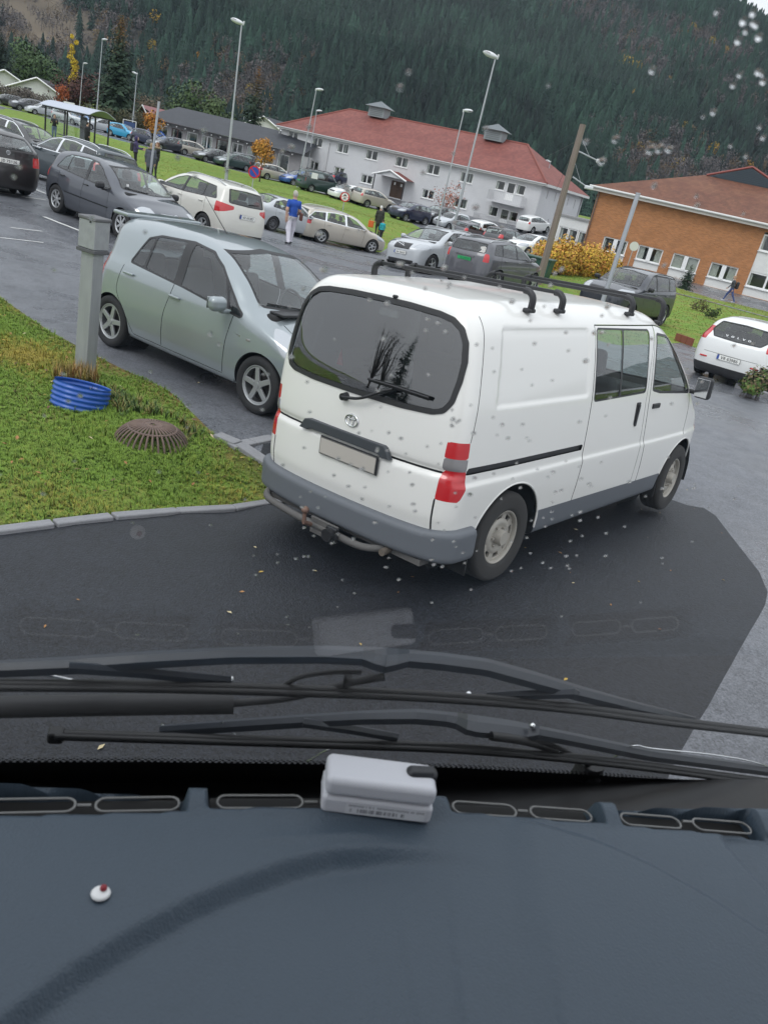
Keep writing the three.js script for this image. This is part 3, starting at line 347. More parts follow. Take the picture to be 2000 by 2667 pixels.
// ---------------------------------------------------------------- the white van
const whitePaint = phys([0.75, 0.74, 0.705], 0.38, 0, { clearcoat: 0.7, clearcoatRoughness: 0.08 });
{
  const panel = [[-0.28, 1.74], [0.80, 1.74], [0.83, 1.33], [-0.33, 1.33]];
  const s = {
    xr: -0.9, xf: 3.8, H: 1.97, W: 0.9, wb: 3.05, wr: 0.335, arch: 0.425, bot: 0.26, under: 0.285, belt: 1.26, cell: 0.023, xm: 1, kf: 0.16, kr: 0.05, crown: 0.07, cf: 0.16, cf4: 0.3, cr: 0.09, cr4: 0.12, k1: 0.19, k2: 0.085, wz: 0.875,
    wheel: [0.335, 0.2, 0.2, 'steel', 8], rimMat: std([0.40, 0.375, 0.33], 0.55, 0.25), mud: std([0.035, 0.033, 0.031], 0.9), cowl: [3.4, 1.15], seatX: 2.1, seatY: 0.62, seats: [[0, 0.42], [0, -0.42], [-0.95, 0.42], [-0.95, -0.05], [-0.95, -0.48]], dash: 3.0,
    top: [[-1, 1.86], [-0.7, 1.915], [-0.3, 1.94], [0.6, 1.95], [1.6, 1.945], [2.1, 1.91], [2.45, 1.80], [2.85, 1.56], [3.3, 1.22], [3.42, 1.14], [3.6, 1.06], [3.75, 0.98], [3.95, 0.85]],
    rear: [[0.2, -0.76], [0.45, -0.785], [0.6, -0.81], [0.84, -0.80], [0.885, -0.775], [0.93, -0.79], [1.2, -0.775], [1.5, -0.725], [1.8, -0.65], [2.0, -0.56]],
    front: [[0.2, 3.66], [0.4, 3.74], [0.6, 3.76], [0.85, 3.74], [1.0, 3.66], [1.2, 3.42], [1.5, 3.1], [1.9, 2.8]],
    plan: [[-1, 0.85], [-0.65, 0.885], [0, 0.9], [2.2, 0.9], [2.9, 0.893], [3.3, 0.855], [3.6, 0.77], [3.9, 0.66]],
    sec: [[0.2, 0.06], [0.32, 0.03], [0.5, 0.012], [0.7, 0.002], [0.795, 0], [0.835, 0.016], [0.9, 0.018], [1.25, 0.038], [1.5, 0.078], [1.75, 0.135], [1.95, 0.205]],
    extra: (f, x, y, z, a) => a > 0.5 ? f + 0.011 * sstep(0.02, -0.015, sdPoly(panel, x, y) - 0.03) * (x < 0.95 && y > 1.2 ? 1 : 0) : f,
    dlo: [[0.99, 1.285], [1.86, 1.30], [1.86, 1.735], [0.985, 1.745]], dloR: 0.035, dloTrim: 0.004, pillars: [[1.40, 1.39, 0.03, 1.26, 1.77]],
    screen: [[0, 1.19], [0.70, 1.22], [0.60, 1.82], [0, 1.86]], screenX: 2.2,
    back: [[0, 1.27], [0.40, 1.272], [0.62, 1.285], [0.665, 1.30], [0.69, 1.34], [0.70, 1.45], [0.695, 1.56], [0.67, 1.66], [0.63, 1.72], [0.57, 1.755], [0.48, 1.772], [0.25, 1.785], [0, 1.788]], backX: -0.3, backR: 0.06, backSeal: 0.034, backProud: true,
    regions: [
      { name: 'tail_light', mat: M.red, pair: true, fn: (x, y, z) => { const a = Math.abs(z); return Math.max(y - 1.09, 0.985 - y, 0.762 - 0.02 * (1.09 - y) - a, x + 0.60); } },
      { name: 'reversing_light', mat: M.reverse, pair: true, fn: (x, y, z) => { const a = Math.abs(z); return Math.max(y - 0.985, 0.905 - y, 0.762 - 0.02 * (1.09 - y) - a, x + 0.60); } },
      { name: 'brake_light', mat: M.red, pair: true, fn: (x, y, z) => { const a = Math.abs(z); return Math.max(y - 0.905, 0.71 - y, 0.762 - 0.02 * (1.09 - y) - a, x + 0.60 + 0.5 * Math.max(0, 0.79 - y)); } },
      { name: 'front_window_trim', mat: M.trim, pair: true, fn: (x, y, z) => Math.abs(z) > 0.3 ? sdPoly([[2.06, 1.30], [2.07, 1.71], [2.34, 1.685], [2.56, 1.53], [2.88, 1.235], [2.2, 1.275]], x, y) - 0.035 : 1 },
      { name: 'door_rail', mat: M.trim, pair: true, sink: 0.018, fn: (x, y, z) => Math.abs(z) > 0.5 ? Math.max(Math.abs(y - 0.905) - 0.022, -0.60 - x, x - 0.90) : 1 },
      { name: 'sill_cladding', mat: M.greyPlastic, pair: true, fn: (x, y, z) => Math.abs(z) > 0.5 ? Math.max(y - 0.465 + 0.01 * (x - 1.6), 0.40 - x, x - 2.68) : 1 },
      { name: 'front_bumper', mat: M.greyPlastic, fn: (x, y, z) => Math.max(y - 0.60, 3.35 - x) },
      { name: 'indicator', mat: M.amber, pair: true, fn: (x, y, z) => Math.max(Math.abs(y - 0.84) - 0.045, 3.40 - x, 0.66 - Math.abs(z)) },
      { name: 'headlight', mat: M.lens, pair: true, fn: (x, y, z) => Math.max(Math.abs(y - 0.84) - 0.075, 3.48 - x, 0.34 - Math.abs(z), Math.abs(z) - 0.66) },
    ],
    gaps: [
      vGap([[2.01, 1.80], [1.99, 1.3], [2.03, 0.95], [2.10, 0.47], [2.10, 0.3]]), vGap([[0.93, 1.80], [0.925, 1.2], [0.925, 0.8], [0.90, 0.3]]), hGap([[0.93, 1.80], [2.01, 1.80], [2.3, 1.765]]), vGap([[-0.50, 1.84], [-0.58, 1.2], [-0.60, 1.09]], 0.003), vGap([[2.94, 1.2], [2.99, 1.0], [2.98, 0.8]]), vGap([[2.0, 1.8], [1.93, 1.25], [1.97, 0.9], [1.99, 0.47]], 0.003),
      { w: 0.007, s: (x, y) => y - 0.884, e: (x, y, z, nx) => Math.max(Math.abs(z) - 0.775, x + 0.5) },
      { w: 0.006, s: (x, y, z) => Math.abs(z) - 0.755, e: (x, y, z, nx) => Math.max(y - 0.72, 0.47 - y, x + 0.6) },
      { w: 0.006, s: (x, y) => y - 0.47, e: (x, y, z) => Math.max(Math.abs(z) - 0.755, x + 0.5) },
    ],
  };
  const van = makeCar('delivery_van', 'white delivery van with black roof bars parked on the fresh asphalt', s, whitePaint, { category: 'van', spin: 0.4, steer: 0.06 });
  // put glass into the front door frames
  for (const c of van.children.slice()) if (c.name === 'front_window_trim') c.visible = true;
  { // replace the dark front-door field by a seal ring and a pane
    const src = van.children.filter((c) => c.name === 'front_window_trim');
    for (const c of src) {
      const S = { p: Array.from(c.geometry.attributes.position.array), n: Array.from(c.geometry.attributes.normal.array) };
      const [g, r] = split(S, (x, y) => sdPoly([[2.06, 1.30], [2.07, 1.71], [2.34, 1.685], [2.56, 1.53], [2.88, 1.235], [2.2, 1.275]], x, y) - 0.035 + 0.022);
      c.geometry = geo(r); mesh('front_door_window', geo(sink(g, 0.004)), M.glass, van);
    }
  }
  const c = Math.cos(VAN.yaw), sn = Math.sin(VAN.yaw), X = V3(c, 0, sn), Z0 = V3(-sn, 0, c), Y0 = V3(0, 1, 0), zr = 0.87;
  const Zv = Z0.clone().multiplyScalar(Math.cos(VAN.rho)).addScaledVector(Y0, Math.sin(VAN.rho)), Yv = Y0.clone().multiplyScalar(Math.cos(VAN.rho)).addScaledVector(Z0, -Math.sin(VAN.rho));
  van.position.set(VAN.x, 0, VAN.z).addScaledVector(Z0, zr).addScaledVector(Zv, -zr);
  van.quaternion.setFromRotationMatrix(new THREE.Matrix4().makeBasis(X, Yv, Zv));
  // rear bumper: the body offset outwards between two heights
  const fb = (x, y, z) => smax(smax(s.f(x, Math.max(y, 0.5), z) - 0.055, smax(y - 0.50 - 0.02 * sstep(0.7, 0.9, Math.abs(z)), 0.29 - y, 0.03), 0.05), x + 0.43, 0.03);
  const bump = mesh('rear_bumper', geo(split(surfaceNets(fb, [-1.05, 0.2, -1.02], [-0.3, 0.62, 1.02], 0.022), (x, y, z) => Math.abs(z) > 0.45 ? Math.hypot(x, y - 0.335) - 0.43 : 1)[1]), M.greyPlastic, van);
  const dirty = std([0.10, 0.095, 0.09], 0.8);
  const step = mesh('tow_frame', [tube([V3(-0.72, 0.30, -0.76), V3(-0.83, 0.275, -0.68), V3(-0.865, 0.255, -0.4), V3(-0.87, 0.25, 0), V3(-0.865, 0.255, 0.35), V3(-0.76, 0.27, 0.48)], 0.026, 30, 8), box(0.1, 0.04, 1.5, -0.72, 0.27, 0), rbox(0.02, 0.12, 0.26, 0.006, -0.875, 0.25, -0.02)], dirty, van);
  mesh('tow_ball', [between(V3(-0.93, 0.27, -0.1), V3(-1.0, 0.30, -0.1), 0.016), between(V3(-1.0, 0.30, -0.1), V3(-1.0, 0.37, -0.1), 0.014), new THREE.SphereGeometry(0.027, 16, 12).translate(-1.0, 0.39, -0.1)], std([0.2, 0.12, 0.09], 0.6, 0.4), van);
  mesh('tow_socket', [new THREE.CylinderGeometry(0.045, 0.045, 0.06, 16).rotateZ(Math.PI / 2).translate(-0.95, 0.27, 0.1), rbox(0.03, 0.1, 0.1, 0.01, -0.925, 0.27, 0.1)], M.black, van);
  mesh('mud_flap', rbox(0.015, 0.26, 0.22, 0.005, -0.40, 0.27, 0.76), M.under, van); mesh('mud_flap', rbox(0.015, 0.26, 0.22, 0.005, -0.40, 0.27, -0.76), M.under, van);
  mesh('exhaust', between(V3(-0.4, 0.28, 0.45), V3(-0.86, 0.27, 0.5), 0.025), std([0.18, 0.15, 0.12], 0.6, 0.5), van);
  mesh('front_mud_flap', rbox(0.02, 0.2, 0.16, 0.02, 2.70, 0.29, 0.78), M.under, van);
  // tailgate furniture
  const xq = (y, z) => rearX(s, y, z);
  { const H = []; for (const [z, y] of [[-0.40, 0.875], [-0.36, 0.935], [-0.34, 0.945], [0.35, 0.945], [0.39, 0.935], [0.43, 0.875], [0.36, 0.875], [0.34, 0.89], [-0.31, 0.89], [-0.33, 0.875]]) H.push([-z, y]); const g = extrude(H, 0.03, 0.006); g.rotateY(-Math.PI / 2); const h = mesh('tailgate_handle', g, std([0.045, 0.05, 0.058], 0.5), van); h.position.x = xq(0.91, 0.25) + 0.0; }
  { const pl = mesh('licence_plate', new THREE.BoxGeometry(0.52, 0.115, 0.01), [M.black, M.black, M.black, M.black, plateMat('', '#b4aea6', '#000'), M.black], van); pl.position.set(xq(0.80, 0.05) - 0.018, 0.805, 0.055); pl.rotation.y = -Math.PI / 2; mesh('plate_frame', box(0.006, 0.13, 0.535), M.plastic, van).position.set(xq(0.8, 0.05) - 0.009, 0.805, 0.055); }
  { const t = (a, b, r) => { const p = []; for (let i = 0; i < 24; i++) p.push(V3(0, Math.sin(i / 12 * Math.PI) * b, Math.cos(i / 12 * Math.PI) * a)); return tube(p, r, 40, 6, true); }; const e = mesh('emblem', [t(0.056, 0.039, 0.006), t(0.018, 0.036, 0.0045), t(0.036, 0.013, 0.0045).translate(0, 0.021, 0)], M.chrome, van); e.position.set(xq(1.035, 0.03) - 0.006, 1.035, 0.03); }
  mesh('washer_nozzle', rbox(0.03, 0.02, 0.03, 0.008, xq(1.86, 0.1) - 0.01, 1.86, 0.12), M.black, van);
  { const yb = 1.175, zb = -0.06, P = (z, y, d) => V3(xq(y, z) - d, y, z); mesh('rear_wiper', [new THREE.CylinderGeometry(0.024, 0.03, 0.05, 14).rotateZ(Math.PI / 2).translate(xq(yb, zb) - 0.02, yb, zb), tube([P(zb, yb, 0.045), P(0.1, 1.205, 0.05), P(0.28, 1.295, 0.05), P(0.34, 1.32, 0.045)], 0.011, 20, 6), tube([P(0.12, 1.335, 0.032), P(0.35, 1.335, 0.032), P(0.6, 1.325, 0.032)], 0.009, 16, 5), tube([P(0.12, 1.325, 0.022), P(0.35, 1.322, 0.022), P(0.6, 1.312, 0.022)], 0.006, 16, 4)], M.black, van); }
  mesh('stop_lamp', rbox(0.03, 0.05, 0.16, 0.012, -0.55, 1.74, 0.02), M.white, van);
  mesh('warning_triangle', [extrude([[-0.03, 0], [0.03, 0], [0, 0.11]], 0.01)].map((g) => g.rotateY(Math.PI / 2).translate(-0.5, 1.30, -0.42)), std([0.6, 0.04, 0.08], 0.6), van);
  mesh('cargo_shelf', [box(0.5, 0.02, 1.3, -0.35, 1.17, 0), rbox(0.4, 0.3, 0.7, 0.04, -0.3, 1.02, 0.3)], M.plastic, van);
  mesh('bulkhead', box(0.03, 1.2, 1.45, 0.75, 1.2, 0), std([0.05, 0.052, 0.05], 0.8), van);
  for (const q of van.children) if (q.name === 'rear_window') q.material = phys([0.30, 0.33, 0.33], 0.0, 0, { transmission: 1, thickness: 0, ior: 2.2 });
  // side fittings
  for (const sg of [1]) { const z1 = sideZ(s, 1.79, 1.08), z2 = sideZ(s, 2.14, 1.13); mesh('sliding_door_handle', [rbox(0.035, 0.19, 0.02, 0.012, 1.79, 1.08, z1 + 0.006), rbox(0.07, 0.22, 0.012, 0.012, 1.79, 1.08, z1 - 0.002)], M.black, van); mesh('door_handle', [rbox(0.15, 0.045, 0.02, 0.012, 2.16, 1.135, z2 + 0.004)], M.black, van); }
  for (const sg of [-1, 1]) { const m = new THREE.Group(); m.name = 'door_mirror'; m.position.set(2.95, 1.27, sg * 0.97); m.scale.setScalar(0.8); m.rotation.y = sg * -0.12; van.add(m); mesh('mirror_housing', [rbox(0.10, 0.25, 0.19, 0.04, 0, 0, 0, 4), rbox(0.06, 0.05, 0.16, 0.02, 0.0, -0.07, -sg * 0.12)], M.black, m); mesh('mirror_glass', rbox(0.006, 0.21, 0.155, 0.003, -0.052, 0, 0), M.chrome, m); }
  for (const x of [0.06, 0.46, 1.59, 2.2]) { const b = new THREE.Group(); b.name = 'roof_bar'; van.add(b); const yr = topY(s, x, 0.66); mesh('bar', rbox(0.03, 0.026, 1.36, 0.006, x, 2.005, 0), M.trim, b); for (const sg of [-1, 1]) mesh('foot', [tube([V3(x, 2.005, sg * 0.63), V3(x, 1.998, sg * 0.67), V3(x, 1.965, sg * 0.70), V3(x, yr - 0.0, sg * 0.70)], 0.024, 14, 8), rbox(0.085, 0.03, 0.06, 0.012, x, yr + 0.005, sg * 0.69)], M.trim, b); }
  mesh('wheel_arch_lip', [0, s.wb].flatMap((ax) => [1, -1].map((sg) => { const p = []; for (let i = 0; i <= 11; i++) { const t = i / 12 * Math.PI, x = ax + Math.cos(t) * 0.427, y = 0.335 + Math.sin(t) * 0.418; p.push(V3(x, y, sg * (sideZ(s, x, Math.max(y, 0.34)) - 0.004))); } return tube(p, 0.009, 28, 5); })), whitePaint, van);
  var vanSpec = s;
}
// ---------------------------------------------------------------- parked cars
function place(car, anchor, P, yawDeg) { // put the car's local (x, z) over P, standing on the ground
  const yaw = R(yawDeg), c = Math.cos(yaw), s = Math.sin(yaw); const ox = P.x - anchor[0] * c + anchor[1] * s, oz = P.z - anchor[0] * s - anchor[1] * c;
  const gp = (lx, lz) => ground(ox + lx * c - lz * s, oz + lx * s + lz * c), wb = 2.6, a = gp(0, 0), b = gp(wb, 0), l = gp(1.3, -0.75), r = gp(1.3, 0.75);
  const X = V3(c * wb, b - a, s * wb).normalize(), Zt = V3(-s * 1.5, r - l, c * 1.5).normalize(), Y = new THREE.Vector3().crossVectors(Zt, X).normalize(), Z = new THREE.Vector3().crossVectors(X, Y);
  car.position.set(ox, Math.min(a, b) * 0.5 + Math.max(a, b) * 0.5 - (b - a) / 2, oz); car.quaternion.setFromRotationMatrix(new THREE.Matrix4().makeBasis(X, Y, Z)); return car;
}
const stdGaps = (s, xb, xf, xr) => [vGap([[xb[0], s.H - 0.12], [xb[1], s.belt], [xb[2], 0.6], [xb[3], 0.27]]), vGap([[xf[0], s.belt - 0.03], [xf[1], 0.6], [xf[2], 0.27]]), ...(xr ? [vGap([[xr[0], s.belt], [xr[1], 0.72], [xr[2], 0.5], [xr[3], 0.27]])] : [])];
const stdRegions = (s, o = {}) => [
  { name: 'headlight', mat: M.lens, pair: true, fn: lampFn({ front: true, y0: s.noseY - 0.06, y1: s.noseY + 0.13, a0: s.W - 0.46, sa: 0.5, x0: s.xf - 0.72, sx: -0.5, s1: 0.05, ...(o.head || {}) }) },
  { name: 'tail_light', mat: M.red, pair: true, fn: lampFn({ y0: s.rg[1] - 0.22, y1: s.rg[1] + 0.04, a0: s.W - 0.30, x0: s.xr + 0.34, sx: 0.1, ...(o.tail || {}) }) },
  { name: 'grille', mat: M.trim, fn: (x, y, z) => Math.max(Math.abs(y - (s.noseY - 0.02)) - (o.gh ?? 0.06), Math.abs(z) - (o.gw ?? 0.36), s.xf - 0.5 - x) },
  { name: 'lower_grille', mat: M.trim, fn: (x, y, z) => Math.max(Math.abs(y - 0.34) - 0.07, Math.abs(z) - 0.55, s.xf - 0.4 - x) },
  ...(o.rearPlastic ? [{ name: 'lower_bumper', mat: M.trim, fn: (x, y, z) => Math.max(y - o.rearPlastic, x + 0.3) }] : []),
];
const screens = (s) => { s.screen = [[0, s.cowl[1] + 0.035], [s.W - 0.24, s.cowl[1] + 0.055], [s.W - 0.34, s.wt[1] - 0.055], [0, s.wt[1] - 0.02]]; s.screenX = s.wt[0] - 0.25; s.back = s.back || [[0, s.rg[1] + 0.05], [s.W - 0.33, s.rg[1] + 0.06], [s.W - 0.37, s.roofR[1] - 0.12], [0, s.roofR[1] - 0.10]]; s.backX = s.roofR[0] + 0.3; return s; };
const mk = (o, x = {}) => { const s = screens(gen(o)); s.regions = stdRegions(s, x); s.gaps = o.gaps ? o.gaps(s) : []; return s; };
const A5 = (r, rim, n = 5) => [r, 0.2, rim, 'alloy', n];
const S = {
  compact: mk({ xr: -0.52, xf: 3.23, wb: 2.46, wr: 0.295, arch: 0.338, H: 1.525, W: 0.848, cowl: [2.40, 1.0], wt: [1.52, 1.465], roofR: [-0.27, 1.46], rg: [-0.40, 0.98], noseY: 0.70, belt: 0.99, bot: 0.19, under: 0.21, cell: 0.026, mirror: [1.93, 0.985], handles: [[0.30, 0.915], [1.12, 0.855]], wheel: [0.297, 0.195, 0.203, 'alloy', 5], rimMat: std([0.40, 0.41, 0.42], 0.38, 0.6),
    dlo: [[0.27, 1.055], [0.40, 1.31], [0.55, 1.365], [1.05, 1.405], [1.38, 1.375], [1.60, 1.275], [2.02, 0.965], [2.10, 0.915], [1.2, 1.0]], pillars: [[0.50, 0.50, 0.035, 1.0, 1.4], [1.085, 1.03, 0.13, 1.0, 1.4], [1.93, 1.70, 0.03, 0.93, 1.25]],
    gaps: (s) => [...stdGaps(s, [1.01, 1.05, 0.955, 0.93], [2.03, 1.96, 1.93], [0.16, 0.10, 0.26, 0.42]), hGap([[0.42, 0.265], [1.93, 0.265]], 0.003), { w: 0.004, s: (x, y, z) => Math.abs(z) - 0.60 + 0.05 * (x - 2.5), e: (x, y) => Math.max(2.5 - x, x - 3.05, 0.7 - y) }] }, { head: { y0: 0.65, y1: 0.88, a0: 0.44, x0: 2.76, sx: -1.1, s1: 0.1, sa: 0.9 }, tail: { x0: -0.22, y0: 0.78, y1: 1.06 } }),
  family: mk({ xr: -0.75, xf: 3.45, wb: 2.578, wr: 0.316, arch: 0.352, H: 1.485, W: 0.88, cowl: [2.48, 0.985], wt: [1.58, 1.41], roofR: [-0.40, 1.39], rg: [-0.62, 0.99], noseY: 0.69, belt: 0.98, bot: 0.17, under: 0.20, cell: 0.032, mirror: [1.93, 0.985], mirrorMat: M.trim, handles: [[0.22, 0.88], [1.18, 0.86]], handleMat: null, wheel: [0.316, 0.205, 0.205, 'alloy', 7],
    dlo: [[-0.12, 1.04], [0.06, 1.27], [0.22, 1.335], [0.8, 1.385], [1.22, 1.36], [1.5, 1.27], [2.0, 0.975], [2.06, 0.95], [1.1, 0.99]], pillars: [[0.30, 0.31, 0.035], [1.11, 1.04, 0.10]],
    gaps: (s) => [...stdGaps(s, [1.05, 1.08, 1.03, 1.0], [2.06, 2.05, 2.02], [0.06, 0.05, 0.30, 0.42]), hGap([[0.35, 0.55], [1.3, 0.55], [2.1, 0.55]], 0.012)] }, { gh: 0.045, gw: 0.38, head: { y0: 0.64, y1: 0.80, a0: 0.46, x0: 2.98, sx: 0.0, sa: 0.2 } }),
  crossover: mk({ xr: -0.78, xf: 3.38, wb: 2.538, wr: 0.325, arch: 0.37, H: 1.565, W: 0.87, cowl: [2.42, 1.06], wt: [1.50, 1.49], roofR: [-0.5, 1.485], rg: [-0.70, 1.06], noseY: 0.8, belt: 1.05, bot: 0.22, under: 0.25, cell: 0.032, mirror: [1.85, 1.06], handles: [[0.2, 0.94], [1.12, 0.93]], wheel: A5(0.325, 0.21), tintRear: 0.75, 
    dlo: [[-0.30, 1.12], [-0.12, 1.36], [0.8, 1.41], [1.2, 1.40], [1.5, 1.30], [1.95, 1.05], [1.0, 1.05]], pillars: [[0.22, 0.25, 0.03], [1.08, 1.02, 0.10]], gaps: (s) => stdGaps(s, [1.03, 1.06, 1.0, 0.98], [2.0, 1.98, 1.95], [0.05, 0.02, 0.28, 0.42]) }, { tail: { y0: 0.88, y1: 1.03, a0: 0.44, x0: -0.38, s0: -0.35, s1: 0.12 }, rearPlastic: 0.36 }),
  liftback: mk({ xr: -0.98, xf: 3.68, wb: 2.68, wr: 0.316, arch: 0.35, H: 1.47, W: 0.907, cowl: [2.58, 0.97], wt: [1.66, 1.38], roofR: [-0.30, 1.38], rg: [-0.92, 1.05], noseY: 0.68, belt: 0.98, bot: 0.17, under: 0.2, cell: 0.035, mirror: [2.0, 0.98], handles: [[0.25, 0.9], [1.2, 0.88]], wheel: A5(0.318, 0.205),
    dlo: [[-0.5, 1.05], [-0.2, 1.26], [0.7, 1.38], [1.3, 1.35], [1.6, 1.25], [2.1, 0.98], [1.1, 0.99]], pillars: [[0.1, 0.14, 0.04], [1.1, 1.05, 0.10]], gaps: (s) => [...stdGaps(s, [1.05, 1.08, 1.03, 1.0], [2.1, 2.08, 2.05], [0.0, 0.0, 0.3, 0.42])] }, { tail: { y0: 0.74, y1: 0.96, a0: 0.60, x0: -0.62 } }),
  estate: mk({ xr: -1.06, xf: 3.66, wb: 2.71, wr: 0.32, arch: 0.355, H: 1.505, W: 0.91, cowl: [2.62, 0.98], wt: [1.74, 1.41], roofR: [-0.74, 1.40], rg: [-0.94, 1.0], noseY: 0.68, belt: 0.985, bot: 0.17, under: 0.2, cell: 0.035, mirror: [2.06, 0.98], handles: [[0.28, 0.88], [1.25, 0.86]], wheel: A5(0.32, 0.21), tintRear: 0.7, trimMat: M.chrome,
    dlo: [[-0.74, 1.06], [-0.50, 1.29], [0.6, 1.395], [1.35, 1.37], [1.65, 1.27], [2.14, 0.98], [1.1, 0.99]], pillars: [[0.08, 0.12, 0.09], [1.14, 1.08, 0.10]], gaps: (s) => stdGaps(s, [1.09, 1.12, 1.06, 1.03], [2.16, 2.14, 2.1], [0.02, 0.02, 0.3, 0.42]) }, { tail: { y0: 0.77, y1: 1.0, a0: 0.56, x0: -0.66 } }),
  sedan: mk({ xr: -1.06, xf: 3.45, wb: 2.635, wr: 0.315, arch: 0.35, H: 1.45, W: 0.88, cowl: [2.45, 0.97], wt: [1.55, 1.38], roofR: [0.10, 1.36], rg: [-0.98, 1.0], noseY: 0.68, belt: 0.97, bot: 0.17, under: 0.2, cell: 0.035, mirror: [1.92, 0.98], handles: [[0.25, 0.86], [1.2, 0.85]], wheel: [0.315, 0.205, 0.205, 'fine', 10], rimMat: std([0.16, 0.16, 0.17], 0.4, 0.6),
    deck: [[-1.2, 1.0], [-0.95, 1.045], [-0.62, 1.06], [-0.5, 1.08]], rear: [[0.1, -0.95], [0.3, -1.04], [0.6, -1.06], [0.9, -1.03], [1.05, -0.97], [1.7, -0.9]], back: [[0, 1.12], [0.58, 1.12], [0.48, 1.33], [0, 1.345]],
    dlo: [[-0.12, 1.03], [0.05, 1.22], [0.5, 1.34], [1.15, 1.335], [1.45, 1.25], [1.95, 0.98], [1.0, 0.98]], pillars: [[0.15, 0.2, 0.03], [1.05, 1.0, 0.10]], gaps: (s) => stdGaps(s, [1.0, 1.03, 1.0, 0.98], [2.03, 2.0, 1.98], [0.0, 0.0, 0.3, 0.42]) }, { tail: { y0: 0.80, y1: 0.99, a0: 0.52, x0: -0.72 } }),
  suv: mk({ xr: -0.96, xf: 3.66, wb: 2.774, wr: 0.36, arch: 0.405, H: 1.665, W: 0.935, cowl: [2.62, 1.16], wt: [1.60, 1.57], roofR: [-0.60, 1.56], rg: [-0.86, 1.17], noseY: 0.90, belt: 1.15, bot: 0.26, under: 0.30, cell: 0.036, mirror: [2.02, 1.17], handles: [[0.3, 1.02], [1.28, 1.0]], wheel: A5(0.36, 0.235), tintRear: 0.8,
    dlo: [[-0.46, 1.20], [-0.26, 1.46], [0.7, 1.535], [1.25, 1.51], [1.55, 1.41], [2.08, 1.14], [1.1, 1.14]], pillars: [[0.12, 0.16, 0.05], [1.15, 1.09, 0.10]], gaps: (s) => stdGaps(s, [1.1, 1.13, 1.08, 1.05], [2.12, 2.1, 2.08], [0.0, 0.0, 0.32, 0.5]) }, { gh: 0.11, gw: 0.34, head: { y0: 0.86, y1: 1.02, a0: 0.44, x0: 3.0, sx: 0.3 }, tail: { y0: 0.92, y1: 1.18, a0: 0.66, x0: -0.72 }, rearPlastic: 0.42 }),
  boxy: mk({ xr: -0.92, xf: 3.50, wb: 2.64, wr: 0.36, arch: 0.41, H: 1.70, W: 0.89, cowl: [2.42, 1.19], wt: [1.62, 1.62], roofR: [-0.66, 1.62], rg: [-0.84, 1.16], noseY: 0.95, belt: 1.16, bot: 0.27, under: 0.32, cell: 0.036, mirror: [1.95, 1.2], mirrorMat: M.trim, handles: [[0.3, 1.02], [1.22, 1.02]], wheel: A5(0.36, 0.225), hoodF: [3.25, 1.07], cf: 0.16, tintRear: 0.8,
    dlo: [[-0.58, 1.22], [-0.50, 1.53], [0.6, 1.58], [1.25, 1.57], [1.5, 1.47], [1.92, 1.18], [1.0, 1.17]], pillars: [[0.05, 0.05, 0.10], [1.08, 1.06, 0.10]], gaps: (s) => stdGaps(s, [1.05, 1.06, 1.05, 1.03], [1.98, 1.98, 1.95], [0.0, 0.0, 0.3, 0.5]) }, { gh: 0.09, gw: 0.42, tail: { y0: 0.86, y1: 1.14, a0: 0.70, x0: -0.7 }, rearPlastic: 0.46 }),
  sporty: mk({ xr: -0.87, xf: 3.5, wb: 2.646, wr: 0.315, arch: 0.35, H: 1.445, W: 0.90, cowl: [2.5, 0.97], wt: [1.6, 1.37], roofR: [-0.40, 1.355], rg: [-0.70, 1.02], noseY: 0.68, belt: 0.98, bot: 0.16, under: 0.19, cell: 0.03, mirror: [1.95, 0.98], handles: [[0.2, 0.88], [1.18, 0.86]], wheel: A5(0.317, 0.21), tintRear: 0.7,
    back: [[0, 0.985], [0.50, 1.0], [0.585, 1.10], [0.50, 1.25], [0, 1.27]],
    dlo: [[-0.2, 1.08], [-0.05, 1.22], [0.7, 1.355], [1.2, 1.335], [1.5, 1.25], [2.0, 0.97], [1.1, 0.98]], pillars: [[0.2, 0.22, 0.03], [1.1, 1.04, 0.10]], gaps: (s) => [...stdGaps(s, [1.05, 1.08, 1.03, 1.0], [2.05, 2.03, 2.0], [0.03, 0.02, 0.3, 0.42]), { w: 0.004, s: (x, y) => y - 0.62, e: (x, y, z) => Math.max(Math.abs(z) - 0.60, x + 0.4) }] }, { tail: { y0: 0.86, y1: 1.16, a0: 0.67, sa: -0.25, x0: -0.40, sx: 0.25 }, rearPlastic: 0.36 }),
};
S.family.handleMat = M.trim;
const P = {
  green: paint(0.275, 0.31, 0.325, 0.3, 0.28), graphite: paint(0.060, 0.066, 0.082, 0.35, 0.4), pearl: phys([0.62, 0.605, 0.55], 0.4, 0.0, { clearcoat: 1, clearcoatRoughness: 0.05 }), bronzeBlack: paint(0.022, 0.019, 0.019, 0.2), teal: paint(0.012, 0.026, 0.034, 0.3), black: paint(0.012, 0.012, 0.013), silver: paint(0.47, 0.49, 0.51, 0.2), beige: paint(0.46, 0.42, 0.36, 0.15), grey: paint(0.10, 0.10, 0.112, 0.35), night: paint(0.028, 0.031, 0.042, 0.3), white: paint(0.74, 0.745, 0.73), navy: paint(0.012, 0.018, 0.05, 0.2), blue: paint(0.02, 0.085, 0.32, 0.25), cyan: paint(0.02, 0.30, 0.52, 0.2), dgreen: paint(0.014, 0.04, 0.035, 0.2), darkgrey: paint(0.05, 0.052, 0.056, 0.3), champagne: paint(0.42, 0.385, 0.33, 0.15), lightblue: paint(0.10, 0.2, 0.36, 0.3),
};
const chromeRing = (car, pos, r, rotY, extra = []) => { const e = mesh('emblem', [new THREE.TorusGeometry(r, r * 0.11, 8, 28), ...extra], M.chrome, car); e.position.copy(pos); e.rotation.y = rotY; return e; };
